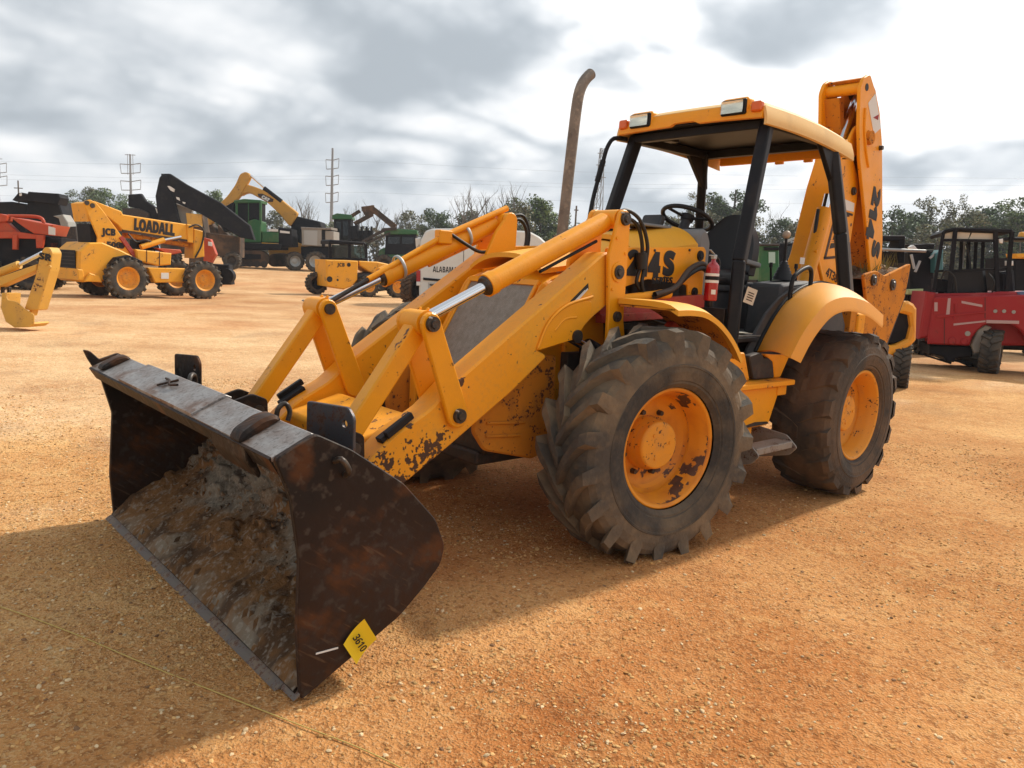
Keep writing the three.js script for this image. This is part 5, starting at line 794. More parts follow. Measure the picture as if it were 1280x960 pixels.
{ // telehandler with lettering on its boom
  const t = thing('telehandler', 'yellow telehandler with black LOADALL lettering on its lowered boom', 'telehandler'), f = frame(t, 157, 24.2, 54);
  const Z = 0.0, W = -1.55;
  mesh('rear_body', [f.plate([[99.7, 314], [112, 303.5], [128, 303], [150, 312], [166, 320], [170, 345], [125, 351], [104, 353], [98.5, 349]], W, Z, 0.04)], M.yellowFar, t);
  mesh('rear_grille', [boxR(f.at(99.7, 325, Z)[0] - 0.035, f.at(99.7, 326, Z)[1], -0.78, 0.02, 0.62, 1.15, 0, 0, 0)], M.blackFar, t);
  mesh('counterweight', [f.plate([[97, 336], [104, 337], [107, 352], [98, 350]], W - 0.05, Z + 0.03, 0.03), f.plate([[125, 345], [112, 341], [106, 352], [128, 353]], Z, Z + 0.12, 0.03)], M.yellowFar, t);
  const tower = [[104.5, 254], [107, 250.5], [113, 249.5], [120, 253], [128, 262], [150, 292], [171, 321], [160, 322], [140, 308], [135, 318], [121, 310], [122, 296], [112, 272]];
  mesh('boom_tower', [f.plate(tower, -0.28, -0.20, 0.02)], M.yellowFar, t); mesh('boom_tower', [f.plate(tower, -1.30, -1.22, 0.02)], M.yellowFar, t);
  mesh('tower_web', [f.plate([[106, 254], [114, 252], [120, 276], [110, 277]], -1.22, -0.28, 0.02)], M.yellowFar, t);
  mesh('tower_gap_fill', [f.plate([[112, 280], [121, 281], [124, 303], [114, 303]], -1.2, -0.32, 0.02)], M.blackFar, t);  // solid black block sets the dark of the open tower gap as colour
  for (const [px, py] of [[108.5, 253.5], [115.5, 257]]) { const [x, y] = f.at(px, py, -0.2); mesh('pin', [cylA([x, y, -0.2], [x, y, -0.17], 0.075, 0.07, 14)], M.pin, t); }
  { const [x, y] = f.at(135.5, 291, -0.2); txt('JCB', 0.20, x, y, -0.198, M.ink, 'lettering', t, 0, 0.9, 0.012); const [a, b] = f.at(142, 306, -0.2); txt('506', 0.17, a, b, -0.198, M.ink, 'lettering', t, 0, 1.1, 0.01); const [c, d] = f.at(150, 307, -0.2); mesh('emblem', [plate(disc(c + 0.05, d, 0.1, 14), -0.2, -0.194, 0)], M.ink, t); }
  const bm = part('boom', t);
  mesh('outer_boom', [f.plate([[118, 251], [152, 264], [154, 268], [242, 281.5], [243, 302], [153, 288], [148, 282], [122, 262]], -1.0, -0.45, 0.03)], M.yellowFar, bm);
  mesh('boom_edge', [f.plate([[153, 287], [243, 301], [243, 303.5], [153, 289.5]], -0.452, -0.43, 0)], M.inkWarm, bm);
  mesh('under_beam', [f.plate([[160, 291], [236, 304], [236, 309], [160, 297]], -0.95, -0.55, 0.02)], M.rusty, bm);
  mesh('boom_head', [f.plate([[243, 286], [255, 289], [256, 321], [242, 323], [243, 300]], -1.02, -0.40, 0.03), f.plate([[234, 280], [242, 281.5], [242, 304], [235, 303]], -1.06, -0.40, 0.02)], M.yellowFar, bm);
  { const A = f.at(167.5, 280, -0.45), B = f.at(218.5, 288, -0.45), a = Math.atan2(B[1] - A[1], B[0] - A[0]), g = textGeo('LOADALL', 0.33, 0.01, 0.022, 1); g.computeBoundingBox(); const wd = g.boundingBox.max.x - g.boundingBox.min.x; g.scale(Math.hypot(B[0] - A[0], B[1] - A[1]) / wd, 1.05, 1); g.rotateZ(a); g.translate((A[0] + B[0]) / 2, (A[1] + B[1]) / 2, -0.448); mesh('lettering', [g], M.ink, bm); }
  mesh('tilt_brace', [beam(f.p3(151, 296, -0.17), f.p3(171, 324, -0.17), 0.07, 0.13)], M.redFrame, t);
  mesh('lift_ram', [cylA(f.p3(176, 309, -0.35), f.p3(205, 300, -0.35), 0.09, 0.09, 14)], M.yellowFar, t); mesh('ram_rod', [cylA(f.p3(205, 300, -0.35), f.p3(226, 296, -0.35), 0.05, 0.05, 12)], M.chrome, t);
  mesh('hose', [tube([f.p3(236, 284, -0.38), f.p3(246, 281, -0.36), f.p3(254, 287, -0.36), f.p3(252, 306, -0.36), f.p3(244, 322, -0.36)], 0.03, 20, 6)], M.hose, t); mesh('hose', [tube([f.p3(160, 292, -0.4), f.p3(170, 302, -0.3), f.p3(182, 300, -0.3), f.p3(196, 306, -0.35)], 0.025, 20, 6)], M.hose, t);
  mesh('cover_seam', [f.plate([[183, 313], [184, 313.2], [184, 328], [183, 328]], -0.02, -0.012, 0), f.plate([[199, 315], [200, 315.2], [200, 332], [199, 332]], -0.02, -0.012, 0)], M.inkWarm, t);
  mesh('grille_slat', [0, 1, 2, 3, 4].map((i) => boxR(f.at(99.7, 325, Z)[0] - 0.05, f.at(99.7, 326, Z)[1] - 0.22 + i * 0.11, -0.78, 0.015, 0.02, 1.15, 0, 0, 0, 0)), M.darkSteel, t);
  mesh('cab_window', [f.plate([[175, 302], [196, 304.5], [197.5, 312], [175, 309.5]], -0.95, -0.93, 0)], M.darkGlass, t);
  mesh('fender', [f.plate([[139, 330], [146, 322], [162, 319], [178, 326], [180, 331], [162, 323], [147, 326], [142, 333]], -0.15, 0.25, 0.02)], M.blackFar, t);
  mesh('engine_cover', [f.plate([[170, 311.5], [215, 316.5], [214, 331], [198, 332.5], [172, 326]], -0.9, -0.02, 0.04)], M.yellowFar, t);
  mesh('cab', [f.plate([[172, 300], [198, 303], [200, 314], [172, 311]], -1.5, -0.95, 0.03)], M.blackFar, t);
  mesh('chassis', [f.plate([[150, 338], [238, 337], [236, 352], [150, 356]], -1.2, -0.25, 0.03)], M.darkSteel, t);
  mesh('side_box', [f.plate([[185, 334.5], [232, 335.5], [231, 353], [194, 353.5]], -0.3, 0.0, 0.03)], M.yellowFar, t);
  mesh('number_plate', [f.plate([[201.5, 341], [211, 341], [211, 348.5], [201.5, 348.5]], 0.0, 0.012, 0)], M.white, t);
  mesh('wing_mirror', [f.plate([[196, 310], [226, 312], [228, 316], [212, 319]], -0.6, -0.3, 0.03)], M.orangePaint, t);
  const R = 0.655; for (const [px, z, st] of [[157, 0.12, 0], [253, 0.12, 0]]) { const [x] = f.at(px, 347, z); addWheel(t, x, R - 0.02, z, R, 0.42, M.rim, st); addWheel(t, x, R - 0.02, W - 0.12, R, 0.42, M.rim, st); }
}
{ // red fork frame standing beyond the telehandler boom
  const t = thing('red_tow_frame', 'red and pale steel attachment standing behind the front of the lettered telehandler', 'attachment'), f = frame(t, 262, 30, 10);
  mesh('panel', [f.plate([[255, 297], [263, 299], [270, 318], [262, 332], [254, 330]], -0.4, 0, 0.02)], M.orangePaint, t); mesh('lamp', [f.plate([[260, 302], [265, 303], [265, 308], [260, 307]], 0, 0.04, 0.01)], M.white, t);
  mesh('base', [f.plate([[254, 329], [286, 331], [289, 356], [256, 356]], -0.9, -0.1, 0.04), ...[[272, 345], [283, 345]].map(([px, py]) => cylA([...f.at(px, py, -0.1), -0.5], [...f.at(px, py, -0.1), 0.05], 0.3, 0.3, 18))], M.blackFar, t);
}
{ // digging arm of the straw yellow mini excavator at the edge
  const t = thing('mini_excavator', 'straw yellow mini excavator whose digging bucket rests on the sand', 'excavator'), f = frame(t, 25, 13.6, -6);
  const d = part('dipper', t); mesh('arm', [f.plate([[50, 317], [55, 309], [61, 309], [65, 316], [62, 338], [47, 388], [36, 388], [30, 386], [44, 345]], -0.13, 0.13, 0.015, 0.03)], M.strawYellow, d);
  mesh('pin', [...[[58.5, 329], [62, 334]].map(([a, b]) => cylA([...f.at(a, b, 0.13), 0.125], [...f.at(a, b, 0.13), 0.15], 0.04, 0.035, 10))], M.strawYellow, d);
  { const [x, y] = f.at(57, 321, 0.13); txt('SR', 0.11, x, y, 0.131, M.ink, 'lettering', d, -0.15, 1.3, 0.006); }
  const b = part('boom', t); mesh('boom_beam', [f.plate([[46, 330], [45, 338], [0, 358], [-60, 384], [-60, 372], [0, 346]], -0.11, 0.11, 0.015), cylA(f.p3(24, 331, 0), f.p3(-55, 362, 0), 0.072, 0.072, 16)], M.strawYellow, b);
  mesh('ram_rod', [cylA(f.p3(25, 330.5, 0), f.p3(53, 316, 0), 0.035, 0.035, 12)], M.chrome, b);
  const k = part('bucket', t), bo = [[2, 366], [6, 366], [9, 375], [20, 377], [30, 386], [42, 393], [42, 405], [36, 409], [18, 409.5], [7, 402], [1, 385]];
  mesh('bucket_side', [f.plate(bo, 0.20, 0.23, 0.008, 0.03)], M.strawYellow, k); mesh('bucket_side', [f.plate(bo, -0.23, -0.20, 0.008, 0.03)], M.strawYellow, k);
  mesh('bucket_shell', [f.plate([[2, 366], [1, 385], [7, 402], [18, 409.5], [36, 409], [42, 405], [40, 403], [35, 406], [19, 406.5], [9, 400], [4, 385], [5, 367]], -0.2, 0.2, 0.004)], M.strawYellow, k);
  mesh('tooth', [0, 1, 2].map((i) => boxR(f.at(3.5, 363, 0)[0], f.at(3.5, 363, 0)[1], -0.15 + i * 0.15, 0.04, 0.12, 0.06, 0, 0, -0.15)), M.darkSteel, k);
  mesh('link', [beam(f.p3(52, 350, 0.0), f.p3(41, 394, 0.0), 0.16, 0.05)], M.strawYellow, k);
  const c = part('body', t); { const [x] = f.at(-150, 380, 0); mesh('house', [box(x, 1.05, -0.1, 1.2, 0.75, 1.1, 0.08), box(x + 0.62, 0.62, 0, 0.25, 0.5, 0.35, 0.03)], M.strawYellow, c); mesh('track', [box(x, 0.22, -0.55, 1.7, 0.42, 0.28, 0.18), box(x, 0.22, 0.45, 1.7, 0.42, 0.28, 0.18), box(x, 0.42, 0, 0.6, 0.35, 0.9, 0.05)], M.blackFar, c); const p = f.p3(-60, 378, 0); mesh('swing_post', [beam(p, [x + 0.5, 0.75, 0], 0.2, 0.22, 0.02)], M.strawYellow, c); }
}
{ // orange machine at the left edge
  const t = thing('orange_loader', 'orange skid loader with a sloping engine cover and pale end badge', 'loader'), f = frame(t, 30, 26, 12);
  mesh('arm_cover', [f.plate([[12, 271], [60, 280.5], [66, 281], [61, 294], [42, 292], [28, 283]], -1.6, 0.05, 0.03)], M.orangePaint, t);
  mesh('upper_rail', [tube([f.p3(10, 270, -0.3), f.p3(48, 271.5, -0.3), f.p3(53, 274, -0.3), f.p3(55, 279, -0.3)], 0.06, 16, 8)], M.orangePaint, t);
  mesh('side_rail', [f.plate([[-40, 289], [20, 289.5], [52, 294], [55, 299], [20, 298], [-40, 298]], -0.1, 0.0, 0.02), f.plate([[-40, 264], [0, 267], [8, 269], [8, 277], [-40, 280]], -0.5, 0, 0.02), f.plate([[-20, 278], [8, 277], [22, 290], [-20, 292]], -0.4, -0.12, 0.02)], M.orangePaint, t);
  mesh('post', [f.plate([[15, 293], [22, 293], [21, 312], [15, 312]], -0.12, 0.05, 0.02)], M.orangePaint, t); mesh('post', [f.plate([[44, 293], [55, 294], [53, 310], [45, 310]], -0.12, 0.05, 0.02)], M.orangePaint, t); mesh('end_panel', [f.plate([[62, 303], [73, 302], [74, 330], [66, 334]], -1.2, -0.2, 0.03)], M.orangePaint, t);
  mesh('badge', [f.plate([[60.5, 282.5], [69, 285], [69, 294], [60.5, 293]], 0.05, 0.06, 0)], M.white, t);
  mesh('engine_housing', [f.plate([[-40, 297], [60, 296], [76, 298], [76, 348], [-40, 350]], -1.7, -0.2, 0.05)], M.blackFar, t);
  for (const px of [38, -20]) { const [x] = f.at(px, 335, 0); addWheel(t, x, 0.55, 0.0, 0.57, 0.4, M.darkSteel); addWheel(t, x, 0.55, -1.8, 0.57, 0.4, M.darkSteel); }
}
{ // grey green machine end seen between orange loader and telehandler
  const t = thing('pale_attachment', 'pale green steel attachment standing between the orange loader and the telehandler', 'attachment'), f = frame(t, 80, 31, 0);
  mesh('cover', [f.plate([[66, 270], [78, 268], [84, 277], [86, 285], [76, 284], [73, 273]], -0.6, 0, 0.03)], M.greyPaint, t); mesh('frame', [f.plate([[70, 284], [94, 283], [96, 302], [80, 304]], -0.8, -0.1, 0.03), f.plate([[72, 300], [92, 300], [92, 352], [74, 352]], -0.9, -0.2, 0.05)], M.darkSteel, t);
}
{ // black machine behind the orange one
  const t = thing('black_loader', 'black forestry loader cab and boom standing behind the orange skid loader', 'loader'), f = frame(t, 48, 36, 8);
  mesh('boom', [f.plate([[15, 250], [22, 241.5], [27, 240.5], [34, 243], [35, 239.5], [73, 242], [75, 247], [72, 256], [38, 252], [20, 252]], -1.0, 0, 0.03)], M.blackFar, t);
  mesh('cab', [f.plate([[34, 252], [73, 252], [78, 268], [76, 296], [60, 298], [30, 290]], -1.8, -0.2, 0.05)], M.blackFar, t);
  mesh('hood', [f.plate([[-30, 253], [15, 252], [30, 255], [42, 258], [42, 275], [-30, 278]], -1.8, -0.3, 0.05)], M.blackFar, t);
  mesh('lower_body', [f.plate([[-30, 277], [78, 270], [78, 340], [-30, 346]], -2.0, -0.5, 0.05)], M.blackFar, t); mesh('lamp', [f.plate([[24, 242], [26.5, 241.5], [27, 244.5], [24.5, 245]], 0, 0.04, 0)], M.white, t);
  for (const px of [5, 70]) { const [x] = f.at(px, 340, -0.4); addWheel(t, x, 0.8, -0.4, 0.82, 0.55, M.blackFar); }
}
{ // log loader: black knuckle boom
  const t = thing('knuckleboom_loader', 'black knuckleboom log loader with a tall folded boom behind the yellow telehandler', 'loader'), f = frame(t, 235, 52, 6);
  mesh('main_boom', [f.plate([[201, 217], [212, 217], [232, 230], [275, 253], [312, 282], [318, 300], [300, 297], [252, 268], [216, 252], [206, 250]], -0.5, 0, 0.05)], M.blackFar, t);
  mesh('stick', [f.plate([[199, 222], [203, 217], [210, 221], [216, 246], [222, 272], [226, 285], [200, 285], [196, 262], [194, 245]], -0.35, 0.12, 0.05)], M.blackFar, t);
  mesh('white_patch', [f.plate([[209, 232.5], [212, 232.5], [218, 236.5], [217, 240], [213, 238]], 0.0, 0.14, 0), f.plate([[220, 246], [224, 247], [225, 251], [221, 249]], 0.0, 0.03, 0), f.plate([[228, 252], [232, 253], [231, 255], [228.5, 254]], 0, 0.03, 0)], M.white, t);
  mesh('back_arm', [f.plate([[160, 243], [176, 242], [182, 251], [203, 265], [214, 285], [200, 283], [175, 262], [160, 258]], -0.9, -0.5, 0.05)], M.blackFar, t);
  mesh('arm_plate', [f.plate([[194, 260], [201, 264], [200, 268], [196, 266]], -0.49, -0.46, 0)], M.white, t);
  mesh('grey_brace', [f.plate([[215, 250], [222, 255], [240, 262], [236, 282], [224, 278], [219, 262]], -1.0, -0.55, 0.03)], M.greyPaint, t);
  mesh('grapple', [f.plate([[152, 260], [172, 260], [186, 266], [188, 280], [170, 276], [154, 270]], -0.8, -0.3, 0.04)], M.darkSteel, t);
  mesh('stand', [f.plate([[234, 268], [252, 268], [256, 290], [258, 332], [236, 332], [236, 290]], -1.6, -0.3, 0.05), f.plate([[200, 282], [300, 296], [300, 322], [200, 316]], -1.9, -0.6, 0.05)], M.brownTrack, t);
  mesh('bench', [f.plate([[232, 266], [252, 268], [252, 284], [234, 282]], -0.3, -0.1, 0.03)], M.strawYellow, t);
  for (const px of [215, 290]) { const [x] = f.at(px, 330, -0.4); addWheel(t, x, 0.6, -0.5, 0.6, 0.5, M.darkSteel); }
}
{ // excavator with raised arm
  const t = thing('crawler_excavator', 'tan yellow crawler excavator with its long arm raised in a peak', 'excavator'), f = frame(t, 330, 60, 4);
  const a = part('arm', t);
  mesh('stick', [f.plate([[300, 217], [307, 214.5], [312, 217], [313, 222], [307, 233], [299, 247], [276, 268], [262, 282], [254, 281], [256, 272], [284, 245], [294, 231]], -0.5, 0, 0.06, 0.25)], M.catYellow, a);
  mesh('boom', [f.plate([[293, 229], [303, 229], [318, 233], [346, 245], [362, 258], [372, 266], [370, 271], [362, 284], [352, 270], [334, 253], [310, 240], [298, 246]], -0.75, -0.1, 0.06, 0.3)], M.catYellow, a);
  mesh('stick_ram', [cylA(f.p3(330, 235, -0.2), f.p3(352, 252, -0.2), 0.17, 0.17, 12)], M.blackFar, a); mesh('ram_rod', [cylA(f.p3(313, 219, -0.2), f.p3(331, 235, -0.2), 0.1, 0.1, 10)], M.chrome, a);
  mesh('emblem', [f.plate([[322, 242], [328, 242], [342, 249], [341, 252.5], [333, 252], [323, 245.5]], -0.1, -0.08, 0)], M.inkWarm, a);
  { const [x, y] = f.at(332, 248, -0.08); txt('CAT', 0.24, x, y, -0.079, M.white, 'lettering', a, -0.45, 1, 0.02); }
  mesh('stick_bracket', [f.plate([[293, 246], [297, 252], [293, 256], [288, 252]], -0.4, -0.05, 0.04), f.plate([[279, 260], [284, 262], [285, 266], [280, 264]], -0.4, -0.05, 0.04)], M.catYellow, a);
  mesh('work_head', [f.plate([[245, 270], [256, 268], [268, 284], [276, 298], [272, 312], [254, 314], [244, 300]], -1.2, -0.2, 0.06), f.plate([[272, 280], [288, 296], [292, 305], [286, 308], [272, 292]], -1.0, -0.3, 0.05)], M.brownTrack, t);
  mesh('machinery_house', [f.plate([[362, 268], [400, 277], [402, 284], [378, 286], [376, 306], [366, 307]], -2.6, -0.4, 0.08)], M.blackFar, t);
  mesh('deck', [f.plate([[361, 304], [372, 303], [390, 310], [398, 316], [360, 317]], -2.4, -0.3, 0.06), f.plate([[335, 311], [362, 310], [362, 319], [336, 319]], -2.0, -0.3, 0.06)], M.catYellow, t);
  const tr = part('track', t); mesh('track_belt', [f.plate([[336, 318], [352, 316], [365, 319], [365, 333], [340, 333.5], [335, 330]], -0.9, -0.1, 0.08, 0.3)], M.brownTrack, tr); const t2 = part('track', t); mesh('track_belt', [f.plate([[345, 318], [352, 316], [365, 319], [365, 331], [345, 331]], -3.2, -2.4, 0.08, 0.3)], M.brownTrack, t2);
}
{ // green tracked harvester
  const t = thing('tracked_feller', 'green tracked harvester with a large dark glazed cab', 'harvester'), f = frame(t, 318, 57, 4);
  mesh('cab_base', [f.plate([[293, 287], [302, 290], [308, 283], [310, 276], [318, 273.5], [326, 276], [326, 303], [296, 303]], -1.7, 0, 0.06, 0.15)], M.greenPaint, t);
  mesh('cab_glass', [f.plate([[296, 253], [325, 252], [325, 277], [318, 273.5], [310, 276], [308, 284], [302, 290], [296, 288]], -1.65, -0.05, 0.03)], M.blackFar, t);
  mesh('cab_roof', [f.plate([[292, 250.5], [305, 248.5], [326, 250], [326, 253.5], [292, 254]], -1.8, 0.08, 0.05)], M.greenPaint, t);
  mesh('cab_pillar', [f.plate([[294, 253], [297, 253], [297.5, 288], [294.5, 288]], -0.2, 0.02, 0.02), f.plate([[324, 252], [326.5, 252], [326.5, 280], [324, 280]], -0.2, 0.02, 0.02), f.plate([[310, 253], [311, 253], [311, 277], [310, 278]], -0.05, -0.02, 0)], M.greenPaint, t);
  mesh('windscreen_frame', [f.plate([[274, 262], [292, 252], [293, 288], [280, 290], [272, 276]], -1.6, -0.1, 0.05)], M.blackFar, t);
  mesh('engine_cover', [f.plate([[327, 289], [348, 290], [348, 303], [327, 303]], -1.8, -0.1, 0.06)], M.greenPaint, t); mesh('stripe', [f.plate([[327, 303], [348, 304.5], [348, 306.5], [327, 305.5]], -1.8, -0.05, 0.02)], M.catYellow, t);
  mesh('guard_rail', [f.plate([[336, 286], [348, 286], [348, 289], [336, 289]], -1.8, -0.6, 0.02), f.plate([[348, 284], [364, 286], [366, 308], [348, 309]], -2.2, -0.2, 0.05)], M.blackFar, t); mesh('pale_panel', [f.plate([[336, 286], [347, 286.5], [347, 289.5], [336, 289]], -0.3, -0.05, 0), f.plate([[350, 288], [362, 289.5], [362, 292], [350, 291]], -0.25, -0.15, 0)], M.white, t);
  mesh('turntable', [f.plate([[275, 303], [352, 305], [352, 312], [278, 312]], -2.2, 0.1, 0.05)], M.blackFar, t);
  const belt = [[279, 316], [286, 312.5], [326, 313], [334, 317], [336, 326], [330, 333], [286, 333.5], [279, 330], [276, 322]];
  for (const z of [0.0, -2.4]) { const k = part('track', t); mesh('track_belt', [f.plate(belt, z - 0.6, z, 0.06, 0.4)], M.brownTrack, k); for (let i = 0; i < 6; i++) { const [x] = f.at(285 + i * 9, 328, z), [, y] = f.at(285, 328, z); mesh('roller', [cylA([x, y, z - 0.02], [x, y, z + 0.04], 0.26, 0.26, 14)], M.darkSteel, k); } mesh('side_frame', [f.plate([[287, 317], [326, 318], [326, 324], [287, 324]], z, z + 0.05, 0.02)], M.blackFar, k); }
}
{ // grey box bodied machine on wheels
  const t = thing('wheeled_skidder', 'grey boxed wheeled skidder standing beside the tan excavator', 'skidder'), f = frame(t, 392, 58, 0);
  mesh('radiator_housing', [f.plate([[376.5, 285], [402, 286], [402, 308], [377, 307]], -2.0, 0, 0.06)], M.greyPaint, t); mesh('radiator_screen', [f.plate([[380, 288], [396.5, 288.5], [396.5, 307], [380, 305.5]], 0, 0.03, 0)], M.galv, t);
  mesh('top_cap', [f.plate([[376, 283.5], [406, 285], [414, 284], [414, 287], [376, 286.5]], -2.0, 0.05, 0.03)], M.stepMetal, t); mesh('side_guard', [f.plate([[402, 286], [406, 286], [406, 308], [402, 308]], -1.8, -0.02, 0.03)], M.blackFar, t); mesh('rear_box', [f.plate([[406, 288], [417, 289], [417, 308], [406, 308]], -2.0, -0.1, 0.05)], M.greyPaint, t);
  mesh('frame', [f.plate([[376, 308], [420, 308], [420, 326], [376, 324]], -1.8, -0.3, 0.06)], M.blackFar, t);
  for (const [px, z, R, st] of [[395, 0.1, 0.78, 0], [368, 0.0, 0.72, 0.5], [395, -2.4, 0.78, 0]]) { const [x] = f.at(px, 330, z); addWheel(t, x, R - 0.02, z, R, 0.7, M.galv, st, 16, 0.04); }
}
{ // compact telehandler with dark cab
  const t = thing('compact_telehandler', 'small yellow telehandler with dark glazed cab seen past the bucket rod', 'telehandler'), f = frame(t, 440, 34, 34);
  const W = -1.5;
  mesh('rear_body', [f.plate([[407.5, 324.5], [433, 325], [448, 326], [447, 350], [440, 358], [430, 362], [409, 358]], W, 0, 0.05)], M.yellowFar, t);
  { const [x, y] = f.at(426, 331.5, 0); txt('JCB', 0.15, x, y, 0.0, M.ink, 'lettering', t, 0, 1.0, 0.004); }
  mesh('body_hole', [...[[412, 349, 0.13], [436, 331, 0.09], [422, 350, 0.05]].map(([a, b, r]) => { const [x, y] = f.at(a, b, 0); return plate(disc(x, y, r), 0, 0.008, 0); })], M.ink, t);
  mesh('hood', [f.plate([[449, 326], [472, 327], [486, 330], [487, 340], [474, 343], [462, 340], [450, 332]], W + 0.2, -0.1, 0.05)], M.yellowFar, t);
  mesh('tank', [f.plate([[447, 343], [468, 340], [492, 342], [492, 362], [470, 365], [450, 357]], W + 0.3, -0.25, 0.05)], M.consoleGrey, t); { const g = f.plate([[476, 350], [484, 348], [483, 357]], -0.25, -0.24, 0); mesh('sticker', [g], M.yellowFar, t); }
  const cab = part('cab', t); mesh('roof', [f.plate([[412, 301], [414, 299.5], [456, 302.5], [458, 306], [412, 305]], W + 0.1, -0.2, 0.04)], M.blackFar, cab);
  for (const [a, b] of [[412, 304], [436, 305], [457, 306]]) for (const z of [-0.25, W + 0.15]) mesh('cab_pillar', [f.plate([[a - 1, b - 1], [a + 2.2, b - 1], [a + 3, 326], [a - 0.5, 326]], z - 0.08, z, 0.01)], M.blackFar, cab);
  mesh('cab_floor', [f.plate([[412, 322], [460, 323], [460, 328], [412, 328]], W + 0.1, -0.2, 0.03)], M.blackFar, cab);
  mesh('side_window', [f.plate([[415, 306], [435, 306.5], [435, 322], [415, 322]], -0.27, -0.26, 0)], M.darkGlass, cab); mesh('side_window', [f.plate([[439, 307], [456, 308], [457, 323], [439, 323]], -0.27, -0.26, 0)], M.darkGlass, cab);
  { const [x, y] = f.at(428, 320, -0.8); mesh('seat', [box(x, y, -0.8, 0.5, 0.9, 0.5, 0.1)], M.vinyl, cab); }
  const R = 0.50; for (const [px, z] of [[460, -0.02], [496, -0.02], [460, W + 0.0], [496, W]]) { const [x] = f.at(px, 360, z); addWheel(t, x, R - 0.01, z, R, 0.36, M.rim); }
  { const [x] = f.at(401, 352, -0.8); addWheel(t, x, R, -1.35, R, 0.36, M.blackFar); }
}
for (const [px, depth, roof, cabL, cabR, label] of [[432, 66, 268, 417, 438, 'green roofed skidder with a raised grapple arch behind the boxed skidder'], [500, 62, 287, 482, 520, 'green skidder with dark cab standing before the bare trees by the van']]) {
  const t = thing('green_skidder', label, 'skidder'), f = frame(t, px, depth, 5);
  mesh('cab', [f.plate([[cabL, roof + 6], [cabR, roof + 6], [cabR + 1, 318], [cabL - 1, 318]], -2.0, 0, 0.06)], M.blackFar, t);
  mesh('cab_window', [f.plate([[cabL + 3, roof + 9], [(cabL + cabR) / 2 - 1.5, roof + 9], [(cabL + cabR) / 2 - 1.5, 305], [cabL + 3, 305]], 0, 0.03, 0)], M.darkGlass, t); mesh('cab_window', [f.plate([[(cabL + cabR) / 2 + 1.5, roof + 9], [cabR - 3, roof + 9], [cabR - 3, 305], [(cabL + cabR) / 2 + 1.5, 305]], 0, 0.03, 0)], M.darkGlass, t);
  mesh('roof', [f.plate([[cabL - 2, roof + 1], [cabL + 4, roof - 1.5], [cabR + 1, roof + 0.5], [cabR + 2, roof + 6], [cabL - 2, roof + 6]], -2.2, 0.1, 0.05)], M.greenPaint, t);
  mesh('hood', [f.plate([[cabL - 8, 312], [cabL + 2, 308], [cabL + 2, 334], [cabL - 10, 334]], -1.6, -0.3, 0.08), f.plate([[cabL - 2, 314], [cabR + 2, 314], [cabR + 2, 334], [cabL - 2, 334]], -1.9, -0.1, 0.06)], M.greenPaint, t);
  if (roof < 280) {
    const A = part('grapple_arch', t); const bar = (a, b, w = 0.28) => beam(f.p3(a[0], a[1], -0.6), f.p3(b[0], b[1], -0.6), w, w, 0.02);
    mesh('arch_beam', [bar([430, 276], [450, 263.5]), bar([443, 280], [466, 267.5], 0.34), bar([463, 259], [494, 284], 0.5), bar([452, 260.5], [468, 258.5]), bar([454, 262], [459, 270]), bar([458, 260], [463, 270]), bar([462, 259], [466, 268])], M.brownTrack, A);
    mesh('rear_rack', [f.plate([[438, 283], [447, 281], [447, 298], [438, 300]], -1.5, -0.2, 0.04), ...[451, 457, 463].map((x) => f.plate([[x, 283], [x + 2.2, 283], [x + 2.2, 298], [x, 298]], -0.8, -0.5, 0.02)), f.plate([[438, 288], [466, 288], [466, 302], [438, 302]], -1.4, -0.7, 0.03)], M.blackFar, A);
  } else { const A = part('boom', t); mesh('boom_bar', [beam(f.p3(453, 302, 0.2), f.p3(481, 287.5, 0.2), 0.2, 0.22), beam(f.p3(460, 303, 0.2), f.p3(488, 291, 0.2), 0.14, 0.16), beam(f.p3(478, 287, 0.1), f.p3(496, 286, 0.1), 0.25, 0.22)], M.darkSteel, A); }
  for (const k of [cabL - 2, cabR - 3]) { const [x] = f.at(k, 330, 0.1); addWheel(t, x, 0.78, 0.15, 0.8, 0.6, M.darkSteel, 0, 16, 0.05); addWheel(t, x, 0.78, -2.2, 0.8, 0.6, M.darkSteel, 0, 16, 0.05); }
}
